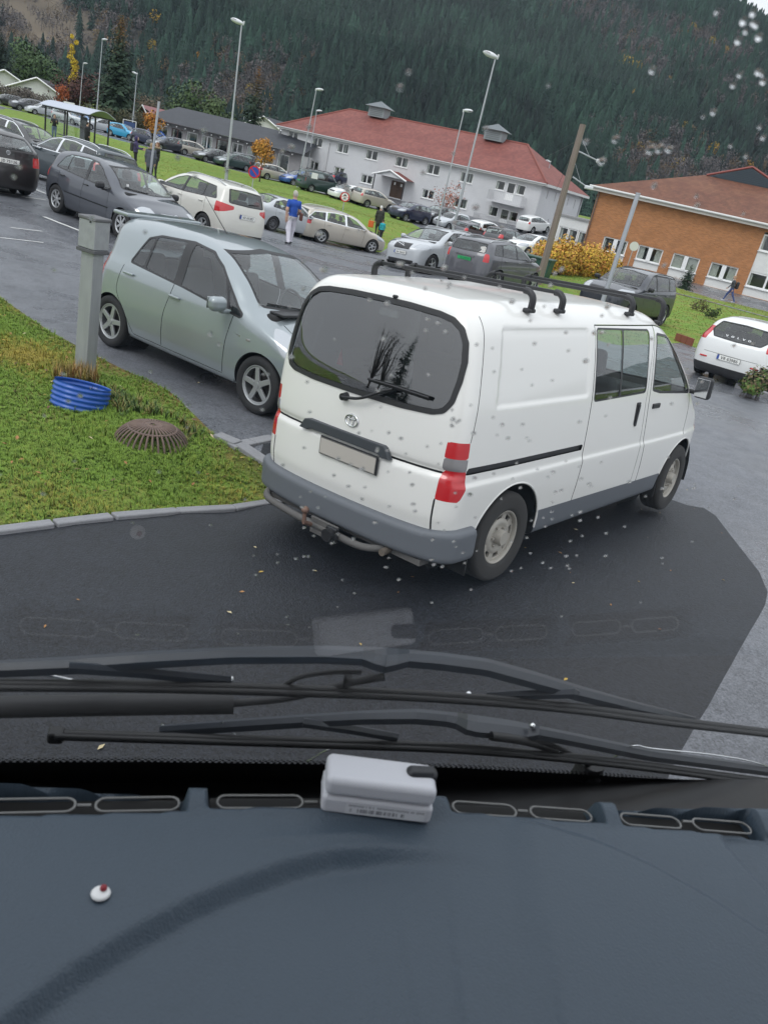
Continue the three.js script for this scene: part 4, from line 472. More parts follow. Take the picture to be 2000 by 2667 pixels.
{ // green-grey hatchback beside the van
  const s = S.compact, c = makeCar('hatchback', 'pale green silver metallic five-door hatchback with five-spoke wheels beside the white van', s, P.green, { spin: 0.9, antenna: [[0.9, 1.51, 0], [0.45, 1.86, 0]] });
  place(c, [0, 0], V3(-3.162, 0, -9.889), 32.943);
  mesh('spoiler', [rbox(0.28, 0.045, 1.1, 0.02, -0.33, 1.475, 0)], P.green, c);
  wiper(c, s, [[0.05, 1.025], [0.3, 1.045], [0.55, 1.06]], true); wiper(c, s, [[-0.45, 1.035], [-0.2, 1.05], [0.02, 1.05]], true);
  mesh('cowl_panel', [rbox(0.2, 0.03, 1.2, 0.01, 2.38, 1.0, 0)], M.trim, c);
  const bx = sideZ(s, 2.17, 0.76); mesh('wing_badge', rbox(0.09, 0.018, 0.006, 0.002, 2.12, 0.72, bx), M.chrome, c); mesh('side_repeater', rbox(0.06, 0.025, 0.012, 0.008, 2.28, 0.71, sideZ(s, 2.28, 0.71)), M.reverse, c);
}
{ // graphite hatchback
  const s = S.family, c = makeCar('hatchback', 'dark graphite hatchback with round front badge and bright headlights beside the white crossover', s, P.graphite, { spin: 0.3, antenna: [[0.2, 1.46, 0], [0.0, 1.62, 0]] });
  place(c, [0, 0.86], V3(-9.15, 0, -19.54), 34.1);
  const fx = frontX(s, 0.70, 0) + 0.012; chromeRing(c, V3(fx, 0.70, 0), 0.062, Math.PI / 2, [extrude([[-0.05, 0.03], [-0.035, 0.03], [-0.018, -0.015], [0, 0.02], [0.018, -0.015], [0.035, 0.03], [0.05, 0.03], [0.02, -0.048], [0, -0.005], [-0.02, -0.048]], 0.004)]);
  for (const y of [0.665, 0.71, 0.735]) mesh('grille_bar', tube([-0.34, -0.15, 0.15, 0.34].map((z) => V3(frontX(s, y, z) + 0.006, y, z)), 0.006, 12, 5), M.chrome, c);
  wiper(c, s, [[0.1, 1.02], [0.35, 1.03], [0.6, 1.05]], true); mesh('tax_disc', box(0.004, 0.05, 0.06, 2.22, 1.1, 0.52), M.white, c);
}
{ const c = makeCar('crossover', 'off-white crossover with roof rails and clawed red tail lights beside the graphite hatchback', S.crossover, P.pearl, { plates: [{ text: 'VX 41387', y: 0.80 }], rails: [[-0.35, 1.35, 0.56, M.alloy]], antenna: [[-0.25, 1.5, 0], [-0.45, 1.62, 0]] }); place(c, [0, 0.8], at(...Z5(676, 778), 22.6), 217); wiper(c, S.crossover, [[0.05, 1.14], [0.2, 1.15], [0.4, 1.16]]); }
{ const c = makeCar('liftback', 'near-black liftback with white licence plate and red tail lights, reversed into its bay', S.liftback, P.bronzeBlack, { plates: [{ text: 'JD 75136', y: 0.80 }] }); place(c, [0, 0.82], at(...Z4(225, 886), 20.3), 222); const s = S.liftback; chromeRing(c, V3(rearX(s, 0.985, 0) - 0.01, 0.985, 0), 0.045, -Math.PI / 2, [new THREE.CircleGeometry(0.04, 16)]); wiper(c, s, [[0.02, 1.09], [0.2, 1.1], [0.42, 1.11]]); }
{ const c = makeCar('estate_car', 'dark teal estate car with chrome window line behind the graphite hatchback', S.estate, P.teal, { rails: [[-0.5, 1.3, 0.58, M.chrome]], tint: true }); const p = at(300, 405, 24.5); p.y = ground(p.x, p.z); place(c, [-0.6, 0], p, 210); }
{ const c = makeCar('estate_car', 'black estate car with silver roof rails in front of the bus shelter', S.estate, P.black, { rails: [[-0.5, 1.3, 0.58, M.alloy]] }); const p = at(80, 292, 31); place(c, [1.6, 0], p, 22); }
{ const s = S.sedan, c = makeCar('saloon_car', 'silver saloon car with small boot spoiler parked behind the beige estate', s, P.silver, {}); place(c, [0, 0.84], G(...Z5(850, 695)), -52); mesh('boot_spoiler', [rbox(0.14, 0.03, 1.25, 0.012, -0.92, 1.15, 0), rbox(0.1, 0.1, 0.04, 0.01, -0.92, 1.09, 0.52), rbox(0.1, 0.1, 0.04, 0.01, -0.92, 1.09, -0.52)], P.silver, c); }
{ const A = at(...Z5(1200, 800), 36.6), B = at(...Z5(1545, 862), 38.0); const c = makeCar('estate_car', 'beige silver estate car with alloy wheels beside the walking man in blue', S.estate, P.beige, { rails: [[-0.5, 1.3, 0.58, M.alloy]] }); place(c, [0, 0.88], A, Math.atan2(B.z - A.z, B.x - A.x) * 180 / Math.PI); }
{ const s = S.suv, c = makeCar('sport_utility_vehicle', 'bright silver sport utility vehicle facing the grey one with green plate', s, P.silver, { plates: [{ text: 'VM 46820', y: 0.64, front: true }], rails: [[-0.4, 1.3, 0.6, M.alloy]] }); place(c, [s.xf - 0.1, 0], at(...Z6(385, 826), 29.4), 121); const fx = frontX(s, 0.9, 0) + 0.02; mesh('grille_strap', between(V3(fx, 0.80, -0.28), V3(fx, 1.0, 0.28), 0.014), M.chrome, c); chromeRing(c, V3(fx + 0.01, 0.9, 0), 0.075, Math.PI / 2); }
{ const s = S.suv, c = makeCar('sport_utility_vehicle', 'dark grey sport utility vehicle with green licence plate behind the van roof bars', s, P.grey, { plates: [{ text: 'RJ 29335', y: 0.93, bg: '#1f9a57', fg: '#0d5f33' }], rails: [[-0.5, 1.25, 0.6, M.alloy]], tint: true }); place(c, [-0.9, 0], at(1192, 758, 27), -58); mesh('tailgate_trim', box(0.02, 0.03, 0.7, rearX(s, 1.03, 0) - 0.01, 1.03, 0), M.chrome, c); }
{ const s = S.boxy, c = makeCar('sport_utility_vehicle', 'dark blue grey boxy off-roader with black mirrors at the lawn edge', s, P.night, { rails: [[-0.6, 1.2, 0.62, M.black]], tint: true }); place(c, [0, -0.86], at(...Z7(870, 1262), 28), 128); }
{ const s = S.sporty, c = makeCar('hatchback', 'white sporty hatchback with black tailgate glass and tall red lamps at the lawn', s, P.white, { plates: [{ text: 'VR 63986', y: 0.56 }], tint: true }); place(c, [0, -0.8], at(...Z7(1150, 1590), 18.9), -54);
  const word = 'VOLVO'; const t = canvasTex(256, 48, (q, w, h) => { q.clearRect(0, 0, w, h); q.fillStyle = '#d8dadb'; q.font = 'bold 40px sans-serif'; q.textAlign = 'center'; q.textBaseline = 'middle'; for (let i = 0; i < 5; i++) q.fillText(word[i], w * (i + 0.5) / 5, h / 2); });
  const lt = mesh('lettering', new THREE.PlaneGeometry(0.62, 0.07), std('#ffffff', 0.3, 0.2, { map: t, transparent: true, alphaTest: 0.5 }), c); lt.position.set(rearX(s, 1.03, 0) - 0.018, 1.03, 0); lt.rotation.set(0, -Math.PI / 2, 0); lt.rotateX(-0.35);
  for (const sg of [-1, 1]) mesh('rear_reflector', rbox(0.02, 0.035, 0.2, 0.008, rearX(s, 0.5, sg * 0.55) - 0.004, 0.5, sg * 0.55), M.red, c); }
// ---------------------------------------------------------------- buildings: each stands in its own facade frame (x along the front, y up from the eaves, z outwards)
function facade(name, label, pL, dL, pR, dR) {
  const Pw = at(...pL, dL), Q = at(...pR, dR), U = Q.clone().sub(Pw), L = U.length(); U.normalize();
  const N = new THREE.Vector3().crossVectors(U, V3(0, 1, 0)).normalize(), Vv = new THREE.Vector3().crossVectors(N, U).normalize();
  const o = thing(name, label, 'building'); o.position.copy(Pw); o.quaternion.setFromRotationMatrix(new THREE.Matrix4().makeBasis(U, Vv, N));
  const un = (px, py, z = 0) => { const d = ray(px, py), t = (Pw.clone().addScaledVector(N, z).sub(EYE).dot(N)) / d.dot(N), X = EYE.clone().addScaledVector(d, t).sub(Pw); return [X.dot(U), X.dot(Vv)]; };
  const unX = (px, py, x) => { const d = ray(px, py), t = (Pw.clone().addScaledVector(U, x).sub(EYE).dot(U)) / d.dot(U), X = EYE.clone().addScaledVector(d, t).sub(Pw); return [X.dot(N), X.dot(Vv)]; };
  return { o, un, unX, L };
}
const stucco = (c) => { const t = tex(256, (u, v) => 0.86 + 0.10 * fbm(u * 6, v * 6, 21, 4, 6) + 0.06 * vnoise(u * 90, v * 90, 23, 90)); t.repeat.set(0.15, 0.15); return std(c, 0.9, 0, { map: t }); };
const wallGrey = stucco([0.62, 0.62, 0.63]), wallWhite = stucco([0.74, 0.74, 0.72]), frameWhite = std([0.80, 0.80, 0.79], 0.5), curtain = std([0.5, 0.48, 0.45], 0.9), woodDoor = std([0.07, 0.035, 0.018], 0.5);
const roofTex = (c0, c1, seed) => { const t = tex(512, (u, v) => { const row = Math.floor(v * 16), f = v * 16 - row, i = Math.floor(u * 20 + (row % 2) * 0.5), n = hash2(i, row, seed), m = fbm(u * 5, v * 5, seed + 2, 3, 5), k = (f < 0.12 ? 0.72 : 1) * (0.82 + 0.3 * n); return [0, 1, 2].map((q) => k * lerp(c0[q], c1[q], m)); }); t.repeat.set(0.18, 0.18); return t; };
const redRoof = std([1, 1, 1], 0.75, 0, { map: roofTex([0.17, 0.046, 0.038], [0.235, 0.075, 0.058], 5) }), brownRoof = std([1, 1, 1], 0.8, 0, { map: roofTex([0.125, 0.046, 0.028], [0.20, 0.088, 0.048], 8) }), darkRoof = std([1, 1, 1], 0.6, 0, { map: roofTex([0.018, 0.021, 0.028], [0.032, 0.035, 0.044], 9) }), slate = std([0.055, 0.075, 0.095], 0.7);
const brickTex = (() => { const t = tex(1024, (u, v) => { const row = Math.floor(v * 32), fy = v * 32 - row, x = u * 10 + (row % 2) * 0.5, i = Math.floor(x), fx = x - i, j = fy < 0.14 || fx < 0.05, n = hash2(i % 10, row, 3), m = fbm(u * 4, v * 4, 14, 3, 4); if (j) return [0.40, 0.27, 0.17]; const k = 0.78 + 0.34 * n; return [k * lerp(0.38, 0.46, m), k * lerp(0.150, 0.19, m), k * lerp(0.052, 0.07, m)]; }); t.repeat.set(0.42, 0.42); return t; })();
const brickMat = std([1, 1, 1], 0.9, 0, { map: brickTex });
function wallWith(o, x0, x1, y0, y1, holes, mat, z = 0, th = 0.25) { const H = holes.map(([a, b, c, d]) => [[a, c], [a, d], [b, d], [b, c]]); return mesh('wall', extrude([[x0, y0], [x1, y0], [x1, y1], [x0, y1]], th, 0, H).translate(0, 0, z - th), mat, o); }
function windowUnit(o, [x0, x1, y0, y1], z, panes, { fw = 0.09, sill = true, cur = 0, mat = frameWhite } = {}) {
  const w = new THREE.Group(); w.name = 'window'; o.add(w); const g = [], zc = z - 0.1;
  g.push(box(x1 - x0, fw, 0.08, (x0 + x1) / 2, y0 + fw / 2, zc), box(x1 - x0, fw, 0.08, (x0 + x1) / 2, y1 - fw / 2, zc), box(fw, y1 - y0 - 2 * fw, 0.08, x0 + fw / 2, (y0 + y1) / 2, zc), box(fw, y1 - y0 - 2 * fw, 0.08, x1 - fw / 2, (y0 + y1) / 2, zc));
  for (let i = 1; i < panes; i++) g.push(box(fw * 1.3, y1 - y0 - 2 * fw, 0.075, lerp(x0, x1, i / panes), (y0 + y1) / 2, zc));
  mesh('frame', g, mat, w);
  for (let i = 0; i < panes; i++) { const a = lerp(x0 + fw, x1 - fw, i / panes), b = lerp(x0 + fw, x1 - fw, (i + 1) / panes); mesh('pane', box(b - a, y1 - y0 - 2 * fw, 0.012, (a + b) / 2, (y0 + y1) / 2, zc - 0.02), M.windowGlass, w); if (cur > 0) mesh('curtain', box((b - a) * cur, y1 - y0 - 2 * fw, 0.02, i % 2 ? b - (b - a) * cur / 2 : a + (b - a) * cur / 2, (y0 + y1) / 2, zc - 0.10), curtain, w); }
  if (sill) mesh('sill', box(x1 - x0 + 0.12, 0.05, 0.16, (x0 + x1) / 2, y0 - 0.027, z + 0.03), mat, w);
}
M.windowGlass = phys([0.9, 0.93, 0.92], 0, 0, { transmission: 1, thickness: 0, ior: 1.5 });
function face(pts, mat, name, o, uvs = 1) { // planar polygon fan with uv in metres along its own axes
  const v = pts.map((p) => V3(...p)), e = v[1].clone().sub(v[0]).normalize(), n = new THREE.Vector3().crossVectors(e, v[2].clone().sub(v[0])).normalize(), b = new THREE.Vector3().crossVectors(n, e), P_ = [], U_ = [], N_ = []; for (let k = 1; k + 1 < v.length; k++) for (const q of [v[0], v[k], v[k + 1]]) { P_.push(q.x, q.y, q.z); const d = q.clone().sub(v[0]); U_.push(d.dot(e), d.dot(b)); N_.push(n.x, n.y, n.z); } const g = new THREE.BufferGeometry(); g.setAttribute('position', new THREE.Float32BufferAttribute(P_, 3)); g.setAttribute('uv', new THREE.Float32BufferAttribute(U_, 2)); g.setAttribute('normal', new THREE.Float32BufferAttribute(N_, 3)); return mesh(name, g, mat, o);
}
{ // grey two-storey building with the red hipped roof
  const { o, un, unX, L } = facade('apartment_building', 'long grey two-storey building with red hipped roof and two roof vents', [728, 327], 97, [1421, 478], 84);
  const zf = -0.45, D = 12, X0 = 0.1, X1 = L - 0.45, yb = -6.6;
  const W = [], add = (a, b, opt) => { const p = un(...a, zf), q = un(...b, zf); W.push([[p[0], q[0], Math.min(p[1], q[1]), Math.max(p[1], q[1])], opt]); };
  for (const [a, b] of [[[240, 805], [294, 878]], [[391, 842], [446, 914]], [[545, 877], [606, 953]], [[722, 918], [786, 995]], [[905, 960], [971, 1040]], [[1097, 1005], [1167, 1087]], [[1305, 1055], [1371, 1137]]]) add(Z2(...a), Z2(...b), { panes: 2, cur: 0.2 });
  for (const [a, b] of [[[215, 955], [268, 1022]], [[370, 985], [421, 1056]], [[525, 1025], [578, 1098]], [[690, 1070], [755, 1142]]]) add(Z2(...a), Z2(...b), { panes: 2, cur: 0.3 });
  for (const [a, b] of [[[555, 250], [630, 336]], [[778, 308], [866, 405]], [[1037, 372], [1085, 460]], [[1182, 410], [1226, 496]], [[1086, 187], [1136, 270]], [[1236, 218], [1281, 305]]]) add(Z6(...a), Z6(...b), { panes: a[0] > 1000 ? 1 : 2, cur: 0.25 });
  const doors = [[Z6(1112, 390), Z6(1158, 536)], [Z6(1160, 200), Z6(1206, 345)]].map(([a, b]) => { const p = un(...a, zf), q = un(...b, zf); return [p[0] + 0.14, q[0] - 0.14, q[1], p[1]]; });
  const ed = (() => { const p = un(...Z6(333, 190), zf), q = un(...Z6(400, 330), zf); return [p[0], q[0] + 0.1, q[1], p[1]]; })();
  wallWith(o, X0, X1, yb, -0.12, [...W.map((w) => w[0]), ...doors, ed], wallGrey, zf);
  for (const [r, op] of W) windowUnit(o, r, zf - 0.02, op.panes, op);
  for (const r of doors) { const d = new THREE.Group(); d.name = 'balcony_door'; o.add(d); mesh('frame', [box(0.1, r[3] - r[2], 0.1, r[0] + 0.05, (r[2] + r[3]) / 2, zf - 0.1), box(0.1, r[3] - r[2], 0.1, r[1] - 0.05, (r[2] + r[3]) / 2, zf - 0.1), box(r[1] - r[0] - 0.2, 0.1, 0.1, (r[0] + r[1]) / 2, r[3] - 0.05, zf - 0.1), box(r[1] - r[0] - 0.2, (r[3] - r[2]) * 0.42, 0.06, (r[0] + r[1]) / 2, r[2] + (r[3] - r[2]) * 0.21, zf - 0.1)], frameWhite, d); mesh('pane', box(r[1] - r[0] - 0.2, (r[3] - r[2]) * 0.52, 0.02, (r[0] + r[1]) / 2, r[2] + (r[3] - r[2]) * 0.69, zf - 0.11), M.windowGlass, d); }
  { const d = new THREE.Group(); d.name = 'entrance_door'; o.add(d); const w = (ed[1] - ed[0]) / 2; for (const k of [0, 1]) mesh('door_leaf', [rbox(w - 0.03, ed[3] - ed[2], 0.06, 0.01, ed[0] + w * (k + 0.5), (ed[2] + ed[3]) / 2, zf - 0.12), rbox(w - 0.35, 0.5, 0.03, 0.01, ed[0] + w * (k + 0.5), ed[2] + 0.5, zf - 0.08), rbox(w - 0.35, 0.6, 0.03, 0.01, ed[0] + w * (k + 0.5), ed[2] + 1.3, zf - 0.08)], woodDoor, d); mesh('notice', [box(0.2, 0.28, 0.01, ed[0] + w * 0.5, ed[2] + 1.5, zf - 0.05), box(0.22, 0.3, 0.01, ed[0] + w * 1.5, ed[2] + 1.45, zf - 0.05)], frameWhite, d); }
  // side wall and back walls
  const sw = unX(...Z7(310, 352), X1), Dz = Math.min(-8, sw[0]);
  { const H = [[70, 290], [125, 312], [215, 345], [262, 365], [15, 488], [68, 503]].map(([px, py]) => { const [z, y] = unX(...Z7(px, py), X1), c = clamp(z, Dz + 0.5, -1.0); return [-c - 0.16, -c + 0.16, y - 0.48, y + 0.48]; });
    mesh('side_wall', extrude([[-zf + 0.26, yb], [-Dz - 0.3, yb], [-Dz - 0.3, -0.12], [-zf + 0.26, -0.12]], 0.25, 0, H.map(([p, q, r, t]) => [[p, r], [p, t], [q, t], [q, r]])).rotateY(Math.PI / 2).translate(X1 - 0.25, 0, 0), wallGrey, o);
    for (const [p, q, r, t] of H) { const w = new THREE.Group(); w.name = 'side_window'; o.add(w); mesh('pane', box(0.012, t - r, q - p, X1 - 0.14, (r + t) / 2, -(p + q) / 2), M.windowGlass, w); mesh('frame', [box(0.06, t - r, 0.04, X1 - 0.1, (r + t) / 2, -p - 0.02), box(0.06, t - r, 0.04, X1 - 0.1, (r + t) / 2, -q + 0.02)], frameWhite, w); }
    mesh('side_wall', box(0.25, -0.12 - yb, -Dz - 0.5, X0 + 0.125, (yb - 0.12) / 2, Dz / 2 - 0.45), wallGrey, o); mesh('rear_wall', box(X1 - X0, -0.12 - yb, 0.2, (X0 + X1) / 2, (yb - 0.12) / 2, Dz - 0.42), wallGrey, o);
    mesh('floor_slab', [box(X1 - X0 - 0.6, 0.25, -Dz - 1.0, (X0 + X1) / 2, -3.05, Dz / 2 - 0.4), box(X1 - X0 - 0.6, 0.1, -Dz - 1.0, (X0 + X1) / 2, -0.25, Dz / 2 - 0.4), box(X1 - X0 - 0.6, 0.15, -Dz - 1.0, (X0 + X1) / 2, -6.2, Dz / 2 - 0.4), box(0.15, 5.7, -Dz - 1.2, 9, -3.2, Dz / 2 - 0.6), box(0.15, 5.7, -Dz - 1.2, 17.3, -3.2, Dz / 2 - 0.6), box(0.15, 5.7, -Dz - 1.2, 25.5, -3.2, Dz / 2 - 0.6)], wallWhite, o); }
  // roof
  const ov = 0.0, rl = un(...Z2(620, 672), Dz / 2), rr = un(...Z3(175, 897), Dz / 2), ry = (rl[1] + rr[1]) / 2, e = { l: -0.35, r: L + 0.15, f: 0.1, b: Dz - 0.9 };
  face([[e.l, 0, e.f], [e.r, 0, e.f], [rr[0], ry, Dz / 2], [rl[0], ry, Dz / 2]], redRoof, 'roof', o); face([[e.r, 0, e.b], [e.l, 0, e.b], [rl[0], ry, Dz / 2], [rr[0], ry, Dz / 2]], redRoof, 'roof', o); face([[e.l, 0, e.b], [e.l, 0, e.f], [rl[0], ry, Dz / 2]], redRoof, 'roof', o); face([[e.r, 0, e.f], [e.r, 0, e.b], [rr[0], ry, Dz / 2]], redRoof, 'roof', o);
  mesh('ridge_tiles', [between(V3(rl[0], ry, Dz / 2), V3(rr[0], ry, Dz / 2), 0.13, 0.13, 6), between(V3(e.r, 0.02, e.f), V3(rr[0], ry, Dz / 2), 0.13, 0.13, 6), between(V3(e.l, 0.02, e.f), V3(rl[0], ry, Dz / 2), 0.13, 0.13, 6)], std([0.22, 0.07, 0.055], 0.8), o);
  mesh('eaves', [box(e.r - e.l, 0.26, 0.08, (e.l + e.r) / 2, -0.14, e.f - 0.03), box(0.08, 0.26, e.f - e.b - 0.2, e.r - 0.03, -0.14, (e.f + e.b) / 2 - 0.1), box(e.r - e.l - 0.2, 0.05, 0.62, (e.l + e.r) / 2, -0.09, -0.28)], std([0.62, 0.62, 0.60], 0.7), o);
  mesh('gutter', between(V3(e.l, -0.07, e.f + 0.08), V3(e.r, -0.07, e.f + 0.08), 0.07, 0.07, 6), std([0.5, 0.5, 0.5], 0.5), o);
  for (const px of [Z2(795, 700), Z2(1510, 850)]) { const [x, y] = un(...px, Dz / 2 + 0.9), v = new THREE.Group(); v.name = 'roof_vent'; o.add(v); v.position.set(x, ry - 0.15, Dz / 2 + 0.7); const lead = std([0.16, 0.18, 0.19], 0.6, 0.3); mesh('box', [box(2.2, 1.1, 1.6, 0, 0.35, 0)], std([0.24, 0.27, 0.28], 0.7), v); mesh('louvre', [0, 1, 2, 3, 4].map((k) => box(1.7, 0.05, 0.06, 0, 0.0 + k * 0.19, 0.82)), lead, v); mesh('cap', [new THREE.ConeGeometry(2.1, 0.75, 4).rotateY(Math.PI / 4).scale(1, 1, 0.8).translate(0, 1.27, 0)], lead, v); }
  // downpipes
  for (const [a, b] of [[Z2(490, 845), Z2(466, 1045)], [Z2(180, 780), Z2(150, 1000)]]) { const p = un(...a, 0); mesh('downpipe', between(V3(p[0], -0.1, zf + 0.1), V3(p[0], yb + 0.5, zf + 0.1), 0.06, 0.06, 6), std([0.6, 0.6, 0.6], 0.5), o); }
  // porch
  { const g = new THREE.Group(); g.name = 'porch'; o.add(g); const a = un(...Z6(200, 135), 1.6), b = un(...Z6(435, 195), 1.6), m = un(...Z6(318, 130), 1.6), y0 = Math.min(a[1], b[1]), ym = m[1] + 0.15, xm = (a[0] + b[0]) / 2; face([[a[0], y0, zf], [a[0], y0, 1.7], [xm, ym, 1.7], [xm, ym, zf]], redRoof, 'porch_roof', g); face([[b[0], y0, 1.7], [b[0], y0, zf], [xm, ym, zf], [xm, ym, 1.7]], redRoof, 'porch_roof', g); mesh('bargeboard', [between(V3(a[0] - 0.1, y0 - 0.1, 1.72), V3(xm, ym, 1.72), 0.1, 0.1, 4), between(V3(b[0] + 0.1, y0 - 0.1, 1.72), V3(xm, ym, 1.72), 0.1, 0.1, 4)], frameWhite, g); mesh('gable', extrude([[a[0], y0], [b[0], y0], [xm, ym]], 0.06).translate(0, 0, 1.5), wallGrey, g); for (const x of [a[0] + 0.2, b[0] - 0.2]) mesh('post', box(0.1, y0 - ed[2], 0.1, x, (y0 + ed[2]) / 2, 1.5), M.trim, g); }
  // balcony
  for (const [a, b, t] of [[Z6(1015, 315), Z6(1250, 385), Z6(1020, 250)], [Z6(905, 500), Z6(1210, 545), Z6(940, 440)]]) { const p = un(...a, 1.2), q = un(...b, 1.2), h = un(...t, 1.2), y = (p[1] + q[1]) / 2, g = new THREE.Group(); g.name = 'balcony'; o.add(g); const top = y + 0.95; mesh('slab', box(q[0] - p[0], 0.16, 1.6, (p[0] + q[0]) / 2, y - 0.08, zf + 0.8), wallGrey, g); const bars = []; for (let x = p[0]; x <= q[0]; x += 0.19) bars.push(box(0.018, 0.92, 0.018, x, y + 0.46, 1.13)); for (let z = zf; z < 1.1; z += 0.14) bars.push(box(0.025, 0.92, 0.025, p[0], y + 0.46, z), box(0.025, 0.92, 0.025, q[0], y + 0.46, z)); bars.push(box(q[0] - p[0] + 0.05, 0.05, 0.05, (p[0] + q[0]) / 2, top, 1.13)); mesh('railing', bars, std([0.45, 0.45, 0.46], 0.5), g); }
}
{ // brick building
  const { o, un, L } = facade('brick_building', 'orange brick building with white window panels and brown tiled roof', [1558, 487], 66, [2000, 585], 62);
  const zf = -0.5, X1 = 34, yb = -7.2, row = (px, py) => un(...Z7(px, py), zf);
  const w0 = [], pan = [];
  const units = [[row(480, 592)[0], row(652, 637)[0]], [row(730, 655)[0], row(908, 692)[0]], [row(980, 712)[0], row(1172, 755)[0]], [row(1250, 780)[0], row(1447, 825)[0]]];
  const big = [row(1527, 850)[0], row(1527, 850)[0] + 4.2]; const rep = 2.95, last = big[1] + 1.0;
  for (let k = 0; k < 3; k++) units.push([last + k * rep, last + k * rep + 2.05]);
  const yt = -3.55, ym = -4.72, yl = -5.42;
  wallWith(o, 0, X1, yb, -0.1, [...units.map(([a, b]) => [a, b, yl, yt]), [big[0], big[1], yl, -0.55]], brickMat, zf);
  units.forEach(([a, b], i) => { windowUnit(o, [a, b, ym, yt], zf - 0.04, 2, { fw: 0.10, sill: true, cur: [0.15, 0.5, 0.8, 0.6, 0.3, 0.5, 0.2][i] }); mesh('window_mullion', box(0.34, yt - ym - 0.1, 0.06, (a + b) / 2, (yt + ym) / 2, zf - 0.06), frameWhite, o); mesh('white_panel', box(b - a, ym - yl - 0.06, 0.08, (a + b) / 2, (ym + yl) / 2 - 0.03, zf - 0.1), wallWhite, o); });
  { const [a, b] = big; mesh('white_panel', [box(b - a, ym - yl - 0.06, 0.08, (a + b) / 2, (ym + yl) / 2 - 0.03, zf - 0.1), box(b - a, 1.55, 0.08, (a + b) / 2, yt + 0.78, zf - 0.1)], wallWhite, o); windowUnit(o, [a, b, ym, yt], zf - 0.04, 3, { fw: 0.12, cur: 0.15 }); windowUnit(o, [a, b, -1.95, -0.7], zf - 0.04, 3, { fw: 0.12, cur: 0.1 }); }
  mesh('plinth', box(X1, 1.1, 0.14, X1 / 2, -6.15, zf + 0.07), stucco([0.36, 0.35, 0.34]), o);
  mesh('side_wall', box(0.25, -0.1 - yb, 13, 0.125, (yb - 0.1) / 2, zf - 0.26 - 6.5), brickMat, o);
  mesh('inner_shell', [box(0.2, 7, 13, X1 - 0.1, -3.6, zf - 6.9), box(X1 - 0.5, 7, 0.2, X1 / 2, -3.6, zf - 13.1), box(X1 - 0.6, 0.12, 12.4, X1 / 2, -0.25, zf - 6.7), box(X1 - 0.6, 0.12, 12.4, X1 / 2, -6.1, zf - 6.7), box(X1 - 0.6, 0.2, 12.4, X1 / 2, -2.6, zf - 6.7), box(X1 - 1, 5.6, 0.15, X1 / 2, -3.2, zf - 5.2)], wallWhite, o);
  const r1 = un(...Z3(1270, 1080), -7), ry = r1[1];
  face([[-0.7, 0, 0.1], [X1 + 0.6, 0, 0.1], [X1 + 0.6, ry, -7], [r1[0], ry, -7]], brownRoof, 'roof', o); face([[-0.7, 0, -14.5], [-0.7, 0, 0.1], [r1[0], ry, -7]], brownRoof, 'roof', o); face([[X1, 0, -14.5], [-0.7, 0, -14.5], [r1[0], ry, -7], [X1, ry, -7]], brownRoof, 'roof', o);
  { const a = un(...Z3(1285, 1082), -6.9), p = un(...Z3(1560, 1037), -6.9), w = p[0] - a[0]; mesh('slate_gable', extrude([[a[0], a[1] - 0.1], [p[0] + w, a[1] - 0.1], [p[0], p[1]]], 0.2).translate(0, 0, -7.1), slate, o); mesh('gable_trim', [between(V3(a[0] - 0.1, a[1], -6.88), V3(p[0], p[1] + 0.08, -6.88), 0.09, 0.09, 4), between(V3(p[0] + w + 0.1, a[1], -6.88), V3(p[0], p[1] + 0.08, -6.88), 0.09, 0.09, 4)], std([0.25, 0.07, 0.06], 0.7), o); const sl = []; for (let k = 1; k < 10; k++) { const f = k / 10, y = lerp(a[1] - 0.1, p[1], f); sl.push(box((w * 2) * (1 - f) - 0.3, 0.03, 0.05, p[0], y, -6.88)); } mesh('slate_course', sl, std([0.04, 0.055, 0.07], 0.7), o); }
  mesh('eaves', [box(X1 + 1.3, 0.3, 0.08, X1 / 2 - 0.05, -0.17, 0.06), box(X1 + 1.2, 0.05, 0.6, X1 / 2 - 0.05, -0.10, -0.27)], std([0.5, 0.47, 0.43], 0.7), o); mesh('gutter', between(V3(-0.7, -0.03, 0.17), V3(X1 + 0.6, -0.03, 0.17), 0.09, 0.09, 8), std([0.62, 0.62, 0.6], 0.5), o); mesh('downpipe', between(V3(0.12, -0.2, zf + 0.12), V3(0.12, yb + 0.4, zf + 0.12), 0.06, 0.06, 6), std([0.14, 0.1, 0.08], 0.6), o);
  mesh('entrance_block', [box(1.4, 0.9, 0.9, row(775, 860)[0] + 0.1, -6.0, 1.1)].map((g) => g), wallWhite, o).visible = true;
}
{ // white flat link
  const { o, un, L } = facade('link_building', 'low white flat-roofed link between the grey and the brick building', Z7(165, 443), 79, Z7(385, 495), 75);
  const wy = -3.4, ws = [0, 1, 2].map((k) => [0.35 + k * L / 3.2, 0.35 + (k + 0.92) * L / 3.2, wy + 0.5, -0.95]);
  wallWith(o, -0.2, L + 0.3, -4.6, 0, ws, wallWhite, 0); for (const w of ws) windowUnit(o, w, -0.02, 1, { fw: 0.12, cur: 0.3, sill: false }); mesh('roof_slab', box(L + 1.2, 0.16, 7, L / 2, 0.08, -3.3), std([0.3, 0.3, 0.3], 0.8), o); mesh('side_wall', box(0.2, 4.5, 6, L + 0.2, -2.3, -3.3), wallWhite, o); mesh('side_wall', box(0.2, 4.5, 6, -0.1, -2.3, -3.3), wallWhite, o); mesh('rear_wall', box(L + 0.1, 4.5, 0.2, L / 2, -2.3, -6.4), wallWhite, o);
}
